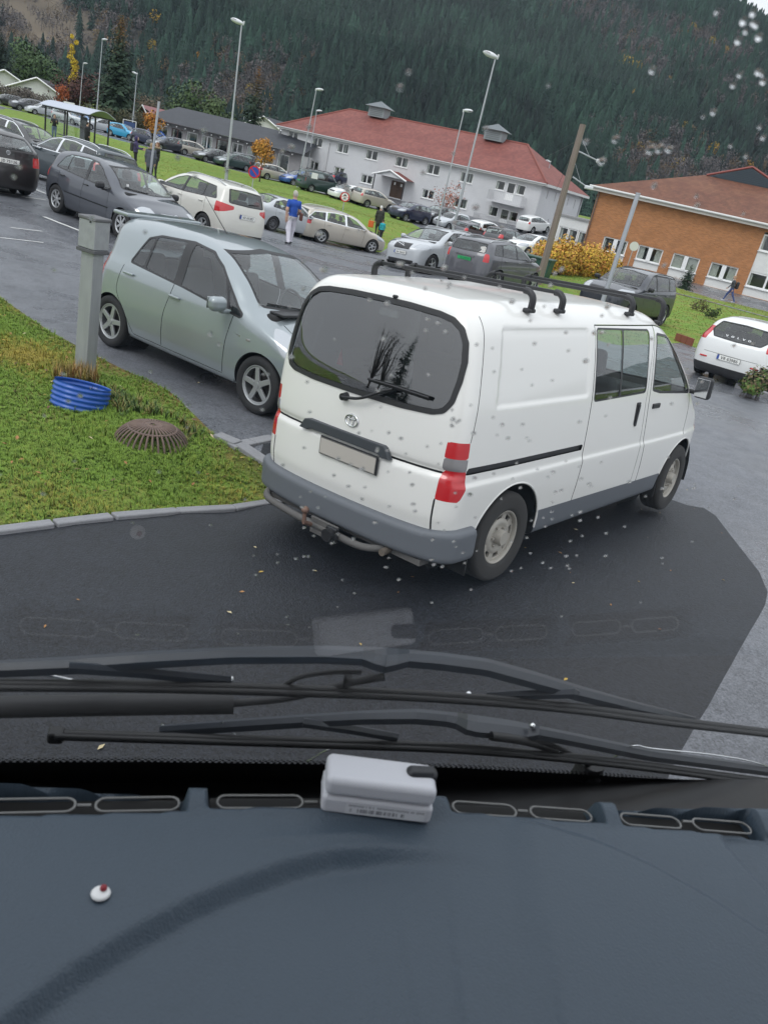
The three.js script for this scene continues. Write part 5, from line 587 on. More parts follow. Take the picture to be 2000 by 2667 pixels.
{ // low building with the dark roof
  const { o, un, L } = facade('low_building', 'low grey building with long dark blue grey roof behind the parked cars', Z1(880, 716), 96, Z1(1700, 912), 93);
  const zf = -0.8, X1 = L + 3, yb = -5.0; const hs = []; for (let k = 0; k < 9; k++) hs.push([1.6 + k * (X1 - 2.5) / 9, 1.6 + (k + 0.74) * (X1 - 2.5) / 9, -2.3, -0.5]);
  wallWith(o, 0.6, X1, yb, -0.15, hs, stucco([0.30, 0.29, 0.29]), zf); hs.forEach((h, i) => windowUnit(o, h, zf - 0.03, 1 + (i % 2), { fw: 0.08, cur: i % 3 ? 0.2 : 0.5, sill: false, mat: i % 3 === 1 ? std([0.12, 0.06, 0.05], 0.7) : frameWhite }));
  const r = un(...Z1(1105, 662), -6.5), r2 = un(...Z1(1659, 790), -6.5), ry = Math.max(r[1], r2[1]);
  face([[0, 0, 0], [X1 + 0.5, 0, 0], [X1 + 0.5, ry, -6.5], [r[0], ry, -6.5]], darkRoof, 'roof', o); face([[0, 0, -13], [0, 0, 0], [r[0], ry, -6.5]], darkRoof, 'roof', o); face([[X1, 0, -13], [0, 0, -13], [r[0], ry, -6.5], [X1, ry, -6.5]], darkRoof, 'roof', o);
  mesh('eaves', [box(X1 + 0.5, 0.16, 0.1, X1 / 2 + 0.25, -0.09, 0)], M.trim, o); const l = []; for (let x = 1.2; x < X1; x += 1.15) l.push(new THREE.SphereGeometry(0.07, 6, 5).translate(x, -0.28, 0.02)); mesh('eaves_bulbs', l, frameWhite, o); mesh('side_wall', box(0.2, 4.6, 11, 0.7, -2.5, -6.6), wallWhite, o); mesh('side_wall', box(0.2, 4.6, 11, X1 - 0.1, -2.5, -6.6), wallWhite, o); mesh('rear_wall', box(X1 - 1.2, 4.6, 0.2, X1 / 2 + 0.3, -2.5, -12), wallWhite, o); mesh('ceiling', box(X1 - 1.2, 0.1, 10.6, X1 / 2 + 0.3, -0.3, -6.5), wallWhite, o);
}
function cottage(label, apex, base, depth, w, len, yaw, roofMat, wallMat, winPx) { // gabled house, gable end to the camera
  const A = at(...apex, depth), y0 = ground(A.x, A.z) - 0.5; const o = thing('house', label, 'house'); o.position.set(A.x, y0, A.z); o.rotation.y = yaw; const H = A.y - y0, e = H - w * 0.24;
  const gab = [[-w / 2, 0], [w / 2, 0], [w / 2, e], [0, H - 0.12], [-w / 2, e]]; mesh('wall', extrude(gab, 0.2, 0, winPx.map(([x, y, a, b]) => [[x - a / 2, y - b / 2], [x - a / 2, y + b / 2], [x + a / 2, y + b / 2], [x + a / 2, y - b / 2]])).translate(0, 0, -0.2), wallMat, o); mesh('rear_wall', extrude(gab, 0.2).translate(0, 0, -len), wallMat, o); for (const sg of [-1, 1]) mesh('side_wall', box(0.2, e, len - 0.4, sg * (w / 2 - 0.1), e / 2, -len / 2), wallMat, o);
  for (const sg of [-1, 1]) { const g = box(Math.hypot(w / 2 + 0.6, (w / 2 + 0.6) * 0.48), 0.14, len + 1, 0, 0, 0); g.rotateZ(-sg * Math.atan(0.48)); g.translate(sg * (w / 4 + 0.3), H - (w / 4 + 0.3) * 0.48, -len / 2 + 0.1); mesh('roof', g, roofMat, o); mesh('bargeboard', between(V3(0, H + 0.02, 0.62), V3(sg * (w / 2 + 0.6), H - (w / 2 + 0.6) * 0.48, 0.62), 0.12, 0.12, 4), frameWhite, o); }
  for (const [x, y, ww, hh] of winPx) { const g = new THREE.Group(); g.name = 'window'; o.add(g); mesh('frame', [box(ww + 0.2, 0.1, 0.06, x, y + hh / 2 + 0.05, 0.035), box(ww + 0.2, 0.1, 0.06, x, y - hh / 2 - 0.05, 0.035), box(0.1, hh, 0.06, x - ww / 2 - 0.05, y, 0.035), box(0.1, hh, 0.06, x + ww / 2 + 0.05, y, 0.035), box(0.08, hh, 0.05, x, y, -0.05), box(ww, 0.06, 0.04, x, y + hh / 6, -0.05), box(ww, 0.06, 0.04, x, y - hh / 6, -0.05)], frameWhite, g); mesh('pane', box(ww, hh, 0.012, x, y, -0.1), M.windowGlass, g); }
  return o;
}
cottage('white timber house with low gable and small-paned window above the parked cars', Z1(235, 482), 0, 118, 7.5, 9, 0.25, darkRoof, wallWhite, [[-1.3, 2.3, 1.1, 1.0]]);
cottage('small white gabled house peeping over the dark roof', Z1(1640, 722), 0, 135, 6, 8, -0.2, darkRoof, wallWhite, [[0, 3.2, 0.9, 1.0]]);
cottage('white house with dark hipped roof at the far end of the car park', Z1(30, 432), 0, 128, 12, 10, 0.5, darkRoof, wallWhite, [[2.2, 2.2, 1.2, 1.0]]);
{ const o = cottage('barn with faded red and white striped metal roof behind the hedge', Z1(905, 655), 0, 122, 6, 10, -0.9, std([0.28, 0.12, 0.12], 0.6), std([0.25, 0.05, 0.04], 0.8), []); }
// ---------------------------------------------------------------- the wooded hillside
const dirOf = (px, py) => { const d = ray(px, py); return [d.x / -d.z, d.y / -d.z]; };
const skyA = dirOf(1925, 0), skyB = dirOf(2000, 52);
const ridgeCap = (az) => { const t = (az - skyA[0]) / (skyB[0] - skyA[0]); return lerp(skyA[1], skyB[1], t) - 0.014; };
function hillH(x, z) { const d = -z, t = clamp((d - 520) / 1450, 0, 1); let y = 2 + 730 * Math.pow(t, 1.06) + 26 * (fbm(x / 210, z / 210, 201, 4) - 0.5) * sstep(520, 800, d); const az = x / d; return Math.min(y, d * Math.max(ridgeCap(az), 0.14)); }
const clearing = (az, el) => el > 0.045 ? sstep(-0.405, -0.455, az + 0.35 * (0.10 - el) * 0) * sstep(0.045, 0.06, el) : 0;
{
  const xs = [], zs = []; for (let x = -1500; x <= 1600; x += 32) xs.push(x); for (let z = -2000; z <= -190; z += 25) zs.push(z);
  const Pn = [], idx = [], col = []; for (const z of zs) for (const x of xs) { Pn.push(x, z > -215 ? 1 : hillH(x, z), z); const az = x / -z, el = hillH(x, z) / -z, c = clearing(az, el), n = fbm(x / 40, z / 40, 7, 3); col.push(...[0, 1, 2].map((q) => lerp([0.035, 0.036, 0.028][q], [0.15, 0.12, 0.085][q] * (0.35 + 1.2 * n), c))); }
  const nx = xs.length; for (let j = 0; j + 1 < zs.length; j++) for (let i = 0; i + 1 < nx; i++) { const a = j * nx + i; idx.push(a, a + nx + 1, a + 1, a, a + nx, a + nx + 1); }
  const g = new THREE.BufferGeometry(); g.setAttribute('position', new THREE.Float32BufferAttribute(Pn, 3)); g.setAttribute('color', new THREE.Float32BufferAttribute(col, 3)); g.setIndex(idx); g.computeVertexNormals();
  tag(mesh('hillside', g, std([1, 1, 1], 1, 0, { vertexColors: true })), 'steep wooded hillside behind the buildings', 'hill', null, 'structure');
}
function triGeo(tris, norms) { if (norms) for (let i = 0; i < tris.length; i += 9) { const ax = tris[i + 3] - tris[i], ay = tris[i + 4] - tris[i + 1], az = tris[i + 5] - tris[i + 2], bx = tris[i + 6] - tris[i], by = tris[i + 7] - tris[i + 1], bz = tris[i + 8] - tris[i + 2]; if ((ay * bz - az * by) * norms[i] + (az * bx - ax * bz) * norms[i + 1] + (ax * by - ay * bx) * norms[i + 2] < 0) for (let k = 0; k < 3; k++) { const t = tris[i + 3 + k]; tris[i + 3 + k] = tris[i + 6 + k]; tris[i + 6 + k] = t; } } const g = new THREE.BufferGeometry(); g.setAttribute('position', new THREE.Float32BufferAttribute(tris, 3)); if (norms) g.setAttribute('normal', new THREE.Float32BufferAttribute(norms, 3)); else g.computeVertexNormals(); return g; }
function lowConifer(seed) { const r = rng(seed), T = []; const n = 11, H = 1; for (let k = 0; k < 8; k++) { const y0 = 0.06 + k * 0.115, y1 = Math.min(1, y0 + 0.23), R0 = 0.17 * Math.pow(1 - y0, 0.85) + 0.008, rg = []; for (let i = 0; i < n; i++) { const a = (i + (k % 2) * 0.5 + 0.3 * (r() - 0.5)) / n * 2 * Math.PI, q = R0 * (0.65 + 0.6 * r()); rg.push([Math.cos(a) * q, y0 - 0.035 * r(), Math.sin(a) * q]); } for (let i = 0; i < n; i++) { const a = rg[i], b = rg[(i + 1) % n], m = [(a[0] + b[0]) * 0.33, y0 + 0.05, (a[2] + b[2]) * 0.33]; T.push(...a, 0, y1, 0, ...m, ...m, 0, y1, 0, ...b); } } return triGeo(T); }
function lowBroad(seed, n, size, squash = 1) { const r = rng(seed), T = [], N = []; for (let i = 0; i < n; i++) { const u = r() * 2 * Math.PI, v = Math.acos(1 - 1.75 * r()), q = 0.30 * Math.cbrt(0.25 + 0.75 * r()) * (0.8 + 0.35 * vnoise(u * 2, v * 2, seed)); const c = V3(Math.sin(v) * Math.cos(u) * q * squash, 0.62 + Math.cos(v) * q * 1.15, Math.sin(v) * Math.sin(u) * q * squash), nn = c.clone().sub(V3(0, 0.5, 0)).normalize(); for (let k = 0; k < 3; k++) { T.push(c.x + (r() - 0.5) * size, c.y + (r() - 0.5) * size * 1.3, c.z + (r() - 0.5) * size); N.push(nn.x, nn.y, nn.z); } } for (let k = 0; k < 4; k++) { const a = k / 4 * 6.28; T.push(0.012 * Math.cos(a), 0, 0.012 * Math.sin(a), 0.012 * Math.cos(a + 1.57), 0, 0.012 * Math.sin(a + 1.57), 0, 0.7, 0); for (let q = 0; q < 3; q++) N.push(Math.cos(a), 0, Math.sin(a)); } return triGeo(T, N); }
function scatter(name, label, geoms, mat, items) { // items: [x, y, z, height, width, color]
  geoms.forEach((g, gi) => { const mine = items.filter((_, i) => i % geoms.length === gi), m = new THREE.InstancedMesh(g, mat, mine.length), M4 = new THREE.Matrix4(), q = new THREE.Quaternion(), rr = rng(gi + 5); mine.forEach((t, i) => { q.setFromAxisAngle(V3(0, 1, 0), rr() * 6.28); M4.compose(V3(t[0], t[1], t[2]), q, V3(t[4], t[3], t[4])); m.setMatrixAt(i, M4); m.setColorAt(i, t[5]); }); m.name = numbered(name); m.castShadow = m.receiveShadow = true; tag(m, label, 'forest', null, 'stuff'); scene.add(m); });
}
{
  const r = rng(77), con = [], bare = [], gold = [];
  for (let k = 0; k < 92000; k++) {
    const az = lerp(-0.62, 0.60, r()), d = Math.sqrt(lerp(500 * 500, 1930 * 1930, r())), x = az * d, z = -d, y = hillH(x, z), el = y / d, n = fbm(x / 150, z / 150, 311, 4), n2 = fbm(x / 40, z / 40, 317, 2);
     if (clearing(az, el) > 0.4 && r() > 0.16 + 0.5 * sstep(0.5, 0.6, n2)) continue; 
    const low = sstep(760, 560, d + 160 * (n2 - 0.5)), dec = n + low * (az < -0.1 ? 0.22 : 0.08) + (r() - 0.5) * 0.20;
    if (dec > 0.72) { const y1 = r(); const h = 9 + 7 * r(); if (y1 > 0.985) gold.push([x, y - 1, z, h, h * 1.0, lin(0.30 + 0.12 * r(), 0.20 + 0.06 * r(), 0.02)]); else { const b = 0.8 + 0.5 * r(), w = r() < 0.25 * low + 0.05; bare.push([x, y - 1, z, h, h * 1.0, w ? lin(0.13 * b, 0.085 * b, 0.04 * b) : lin(0.115 * b, 0.100 * b, 0.096 * b)]); } }
    else { const h = 10 + 9 * r() + 10 * r() * r(), b = 0.55 + 0.9 * r() * r() + 0.9 * (n2 - 0.5) + 0.3 * (n - 0.4); con.push([x, y - 1.5, z, h, h * (1.15 + 0.5 * r()), lin(0.022 * b, 0.052 * b, 0.033 * b)]); }
  }
  for (let k = 0; k < 70; k++) { const az = lerp(-0.4, 0.58, r()), d = lerp(700, 1800, r()), x = az * d, z = -d, h = 11 + 7 * r(); gold.push([x, hillH(x, z) - 1, z, h, h * 1.3, lin(0.34 + 0.1 * r(), 0.24 + 0.05 * r(), 0.03)]); }
  const fol = std([1, 1, 1], 0.95), bareMat = std([1, 1, 1], 1);
  scatter('forest_conifers', 'dark spruce forest covering the hillside', [lowConifer(1), lowConifer(2), lowConifer(3)], fol, con);
  scatter('forest_bare_trees', 'grey brown leafless birches among the spruces on the hillside', [lowBroad(4, 150, 0.075), lowBroad(5, 150, 0.075)], bareMat, bare);
  scatter('forest_yellow_trees', 'scattered yellow autumn trees on the hillside', [lowBroad(6, 260, 0.085)], bareMat, gold);
}
// ---------------------------------------------------------------- single trees
function spruce(name, label, base, h, w, c0, c1, seed, opt = {}) {
  const o = thing(name, label, opt.cat || 'tree', opt.group, base), r = rng(seed), T = [], N = [], C = [], wh = opt.whorls || 30;
  mesh('trunk', between(V3(0, -0.3, 0), V3(0, h * 0.96, 0), h * 0.014 + 0.01, 0.01, 7), std([0.05, 0.035, 0.025], 1), o);
  for (let k = 0; k < wh; k++) { const t = 0.05 + 0.95 * k / wh, y = t * h, rad = w * Math.pow(1 - t, 0.8) * (0.8 + 0.4 * r()) + h * 0.008, n = Math.round(lerp(14, 5, t)); for (let b = 0; b < n; b++) { const a = (b + r()) / n * 2 * Math.PI, L = rad * (0.65 + 0.5 * r()), dr = lerp(0.45, -0.5, t); for (let s = 0; s < 6; s++) { const f = (s + 0.3) / 6, x = Math.cos(a) * L * f, z = Math.sin(a) * L * f, yy = y - dr * L * f * f - 0.1 * L * r(), sz = L * 0.24 * (1.1 - 0.5 * f) + h * 0.006, tw = a + (r() - 0.5) * 1.6; const p1 = [x, yy + sz * 0.15, z], p2 = [x + Math.cos(tw + 0.5) * sz, yy - sz * (0.25 + 0.4 * r()), z + Math.sin(tw + 0.5) * sz], p3 = [x + Math.cos(tw - 0.5) * sz, yy - sz * (0.25 + 0.4 * r()), z + Math.sin(tw - 0.5) * sz]; T.push(...p1, ...p2, ...p3); const nn = V3(Math.cos(a), 0.55, Math.sin(a)).normalize(), br = (opt.brown ? sstep(opt.brown, 1, t + 0.28 * (r() - 0.5)) : 0), v = 0.65 + 0.7 * r(); for (let q = 0; q < 3; q++) { N.push(nn.x, nn.y, nn.z); C.push(...[0, 1, 2].map((i) => v * lerp(c0[i], c1[i], br))); } } } }
  const g = triGeo(T, N); g.setAttribute('color', new THREE.Float32BufferAttribute(C, 3)); mesh('crown', g, std([1, 1, 1], 0.95, 0, { vertexColors: true }), o); return o;
}
function broadTree(name, label, base, h, w, col, seed, opt = {}) { // trunk, limbs and a crown of leaf clumps around lobes
  const o = thing(name, label, opt.cat || 'tree', opt.group, base), r = rng(seed), T = [], N = [], C = [], lim = [], tr = opt.trunk ?? 0.3, lobes = [];
  const nl = opt.lobes || 9; for (let k = 0; k < nl; k++) { const a = r() * 6.28, q = w * 0.5 * Math.sqrt(r()) * (opt.col ? 0.5 : 0.75), y = h * lerp(tr + 0.08, 0.90, opt.col ? k / (nl - 1) : r()); lobes.push([Math.cos(a) * q, y, Math.sin(a) * q, (opt.lr ? opt.lr * (0.8 + 0.4 * r()) : w * (opt.col ? 0.36 * (1.15 - 0.75 * k / nl) : 0.22 + 0.12 * r()))]); }
  if (!opt.bush) { lim.push(between(V3(0, -0.2, 0), V3(0.02 * h * (r() - 0.5), h * 0.6, 0), h * 0.018 + 0.01, h * 0.008, 7)); for (const l of lobes) lim.push(between(V3(0, h * tr * (0.8 + 0.5 * r()), 0), V3(l[0], l[1], l[2]), h * 0.008 + 0.005, h * 0.002 + 0.002, 5)); } else for (const l of lobes) for (let q = 0; q < 3; q++) lim.push(between(V3(l[0] * 0.5 + 0.2 * (r() - 0.5), -0.1, l[2] * 0.5), V3(l[0] + l[3] * (r() - 0.5), l[1] + l[3] * 0.5, l[2] + l[3] * (r() - 0.5)), Math.min(0.02, w * 0.008), Math.min(0.006, w * 0.003), 4));
  mesh(opt.bush ? 'stems' : 'trunk', lim, std(opt.bark || [0.06, 0.045, 0.035], 1), o);
  const n = opt.n || 2200, sz = opt.leaf || 0.10; for (let i = 0; i < n; i++) { const l = lobes[(r() * nl) | 0], u = r() * 6.28, v = Math.acos(1 - 2 * r()), q = l[3] * Math.cbrt(0.12 + 0.88 * r()), c = V3(l[0] + Math.sin(v) * Math.cos(u) * q, l[1] + Math.cos(v) * q * 1.05, l[2] + Math.sin(v) * Math.sin(u) * q); if (c.y < 0.03) c.y = 0.03 + 0.2 * r(); const nn = c.clone().sub(V3(0, h * 0.5, 0)).normalize().multiplyScalar(0.6).add(V3(Math.sin(v) * Math.cos(u), Math.cos(v) + 0.25, Math.sin(v) * Math.sin(u))).normalize(), s = sz * (0.6 + 0.8 * r()), e = V3(r() - 0.5, r() - 0.5, r() - 0.5).normalize(), f = new THREE.Vector3().crossVectors(e, nn).normalize(), k = 0.65 + 0.7 * r(), hue = r(); for (const [aa, bb] of [[-1, -0.5], [1, -0.4], [0.1, 1]]) { T.push(c.x + e.x * aa * s + f.x * bb * s, c.y + e.y * aa * s + f.y * bb * s, c.z + e.z * aa * s + f.z * bb * s); N.push(nn.x, nn.y, nn.z); const cc = opt.col2 && hue < (opt.mix ?? 0.3) ? opt.col2 : col; C.push(cc[0] * k, cc[1] * k, cc[2] * k); } }
  const g = triGeo(T, N); g.setAttribute('color', new THREE.Float32BufferAttribute(C, 3)); mesh(opt.bush ? 'foliage' : 'crown', g, std([1, 1, 1], 0.9, 0, { vertexColors: true }), o); return o;
}
// base pixel, top pixel, depth -> base point on the ground and height
const rise = (b, t, d) => { const p = at(...b, d), q = at(...t, d); const y = Math.min(p.y, ground(p.x, p.z) + 0.1); return [V3(p.x, y, p.z), q.y - y]; };
{ let [b, h] = rise(Z1(715, 690), Z1(740, 105), 118); spruce('spruce_tree', 'tall dark spruce with orange brown top behind the bus shelter', b, h, 4.3, [0.034, 0.060, 0.034], [0.20, 0.105, 0.03], 3, { whorls: 50, brown: 0.68 });
  [b, h] = rise(Z1(1560, 760), Z1(1585, 405), 112); spruce('spruce_tree', 'spruce with rusty brown crown behind the dark roof', b, h, 2.7, [0.034, 0.058, 0.034], [0.21, 0.10, 0.03], 4, { whorls: 34, brown: 0.6 });
  [b, h] = rise(Z1(445, 500), Z1(462, 195), 165); broadTree('poplar_tree', 'slender bright yellow poplar column below the hill', b, h, 2.4, [0.62, 0.44, 0.03], 6, { col: true, lobes: 12, n: 1800, leaf: 0.13, trunk: 0.05 });
  [b, h] = rise(Z1(472, 500), Z1(478, 360), 166); broadTree('poplar_tree', 'shorter yellow poplar beside the tall yellow one', b, h, 1.8, [0.46, 0.31, 0.03], 7, { col: true, lobes: 8, n: 900, leaf: 0.12, trunk: 0.05 });
  [b, h] = rise(Z1(225, 520), Z1(215, 305), 150); broadTree('pine_tree', 'broad round green pine behind the white house', b, h, 9, [0.062, 0.105, 0.040], 8, { n: 3200, leaf: 0.24, lobes: 13 });
  [b, h] = rise(Z1(130, 480), Z1(110, 365), 152); broadTree('pine_tree', 'low green pine over the roof of the white house', b, h, 6, [0.058, 0.10, 0.036], 9, { n: 1800, leaf: 0.2 });
  [b, h] = rise(Z1(10, 450), Z1(8, 200), 140); spruce('spruce_tree', 'dark spruce above the hipped white house', b, h, 4, [0.018, 0.032, 0.022], [0.03, 0.04, 0.03], 10, { whorls: 34 });
  [b, h] = rise(Z1(375, 520), Z1(378, 430), 148); broadTree('pine_tree', 'small dark green pine beside the yellow poplars', b, h, 4.5, [0.05, 0.09, 0.036], 12, { n: 1400, leaf: 0.18 });
  [b, h] = rise(Z1(1175, 690), Z1(1180, 515), 124); broadTree('pine_tree', 'rounded green pine over the ridge of the dark roof', b, h, 7, [0.072, 0.115, 0.045], 13, { n: 3000, leaf: 0.2, lobes: 12, trunk: 0.15 });
  [b, h] = rise(Z1(1345, 720), Z1(1355, 545), 122); broadTree('pine_tree', 'pointed green pine next to the rounded one over the dark roof', b, h, 5.4, [0.075, 0.112, 0.042], 14, { n: 2400, leaf: 0.18, lobes: 11, trunk: 0.15 });
  [b, h] = rise(Z1(1035, 690), Z1(1040, 575), 130); spruce('spruce_tree', 'small blue green spruce between barn and rounded pine', b, h, 2.6, [0.05, 0.085, 0.065], [0.06, 0.09, 0.06], 15, { whorls: 22 });
  const og = 'small autumn trees along the far parking row', oc = [0.42, 0.19, 0.03];
  [b, h] = rise(Z1(945, 840), Z1(960, 690), 70); broadTree('rowan_tree', 'small orange autumn tree beside the bare pole', b, h, 1.9, oc, 16, { n: 1100, leaf: 0.09, group: og, col2: [0.30, 0.10, 0.02] });
  [b, h] = rise(Z2(65, 1100), Z2(98, 852), 72); broadTree('rowan_tree', 'small orange autumn tree beside the no parking sign', b, h, 2.2, oc, 17, { n: 1500, leaf: 0.09, group: og, col2: [0.5, 0.27, 0.05], trunk: 0.42 });
  [b, h] = rise(Z6(690, 430), Z6(712, 212), 80); broadTree('rowan_tree', 'thin red leaved rowan in front of the grey building', b, h, 3.6, [0.40, 0.15, 0.10], 18, { n: 520, leaf: 0.09, group: og, col2: [0.32, 0.22, 0.18], trunk: 0.2 });
  [b, h] = rise(Z1(385, 620), Z1(385, 530), 116); broadTree('rowan_tree', 'orange red shrub at the corner of the white house', b, h, 2.2, [0.34, 0.09, 0.03], 19, { n: 900, leaf: 0.12, group: og });
  [b, h] = rise(Z1(470, 640), Z1(470, 475), 122); broadTree('bush', 'large dark red brown leafless bush beside the white house', b, h, 7.5, [0.075, 0.032, 0.026], 20, { n: 2600, leaf: 0.17, bush: true, cat: 'bush', lobes: 12 });
  for (const [px, py, tx, ty, d, w, lb, c, s] of [[690, 780, 690, 690, 108, 9, 'olive clipped hedge behind the bus shelter', [0.055, 0.058, 0.025], 21], [860, 790, 860, 705, 108, 7, 'olive hedge in front of the striped barn', [0.06, 0.055, 0.026], 22], [900, 690, 905, 610, 135, 9, 'pale brown leafless thicket above the barn', [0.14, 0.105, 0.07], 23], [60, 600, 60, 545, 112, 9, 'bare brown hedge below the white house window', [0.11, 0.09, 0.07], 24], [200, 615, 200, 575, 110, 8, 'bare grey hedge along the white house wall', [0.10, 0.085, 0.07], 25]]) { [b, h] = rise(Z1(px, py), Z1(tx, ty), d); broadTree('hedge', lb, b, h, w, c, s, { n: 2200, leaf: 0.12, bush: true, cat: 'hedge', lobes: 26, lr: h * 0.42, group: 'hedges behind the far parking row' }); }
}
{ // golden hedge by the telegraph pole, two overlapping bushes
  for (const [px, py, ty, d, w, s, lb] of [[95, 850, 635, 41, 2.5, 31, 'golden yellow bush beside the wooden pole'], [290, 868, 655, 43, 2.9, 32, 'golden orange bush beside the thick galvanised pole'], [440, 880, 690, 44.5, 1.9, 33, 'small orange tinged bush at the end of the golden hedge']]) { const [b, h] = rise(Z7(px, py), Z7(px + 25, ty), d); broadTree('bush', lb, b, h * 0.72, w * 1.1, [0.52, 0.335, 0.045], s, { n: 5200, leaf: 0.06, bush: true, cat: 'bush', lobes: 14, col2: [0.58, 0.25, 0.06], mix: 0.25, group: 'golden bushes on the lawn' }); }
  let [b, h] = rise(Z7(1055, 972), Z7(1090, 785), 54); spruce('spruce_tree', 'little dark spruce on the lawn before the brick building', b, h, 0.75, [0.026, 0.046, 0.026], [0.03, 0.05, 0.03], 34, { whorls: 22 });
  [b, h] = rise([1965, 1005], [1965, 925], 16.5); broadTree('bush', 'straggly brown and green roadside plant by the kerb', b, 0.5, 0.7, [0.17, 0.135, 0.07], 35, { n: 900, leaf: 0.03, bush: true, cat: 'plant', lobes: 8, col2: [0.08, 0.14, 0.03], mix: 0.45 });
  [b, h] = rise([1940, 1012], [1940, 980], 16.5); broadTree('bush', 'low green plant in the kerbed bed', b, 0.28, 0.55, [0.09, 0.16, 0.03], 36, { n: 700, leaf: 0.03, bush: true, cat: 'plant', lobes: 7, col2: [0.16, 0.14, 0.05] });
  for (const [px, py, s] of [[1160, 1135, 37], [1240, 1192, 38]]) { const p = G(...Z7(px, py)); broadTree('weed', s === 37 ? 'dry brown weed tuft on the lawn' : 'dark green weed tuft on the lawn', p, 0.4, 0.7, s === 37 ? [0.10, 0.085, 0.03] : [0.04, 0.07, 0.02], s, { n: 260, leaf: 0.04, bush: true, cat: 'plant', lobes: 5 }); }
}
{ // trees behind the viewpoint, mirrored in the van's rear window
  spruce('spruce_tree', 'spruce mirrored in the rear window of the van', V3(-27.5, 0, 5.5), 9, 2.0, [0.02, 0.036, 0.022], [0.03, 0.04, 0.02], 51, { whorls: 30 });
  broadTree('bare_tree', 'leafless tree mirrored in the rear window of the van', V3(-29, 0, 2.4), 8.6, 4.5, [0.05, 0.04, 0.035], 52, { n: 700, leaf: 0.06, lobes: 22 });
  broadTree('bare_tree', 'slim leafless birch mirrored in the rear window of the van', V3(-29.5, 0, 3.9), 8.2, 3, [0.05, 0.045, 0.04], 53, { n: 500, leaf: 0.06, lobes: 16 });
  spruce('spruce_tree', 'young spruce mirrored low in the rear window of the van', V3(-26, 0, 6.8), 4.6, 1.4, [0.02, 0.036, 0.022], [0.03, 0.04, 0.02], 54, { whorls: 20 });
}
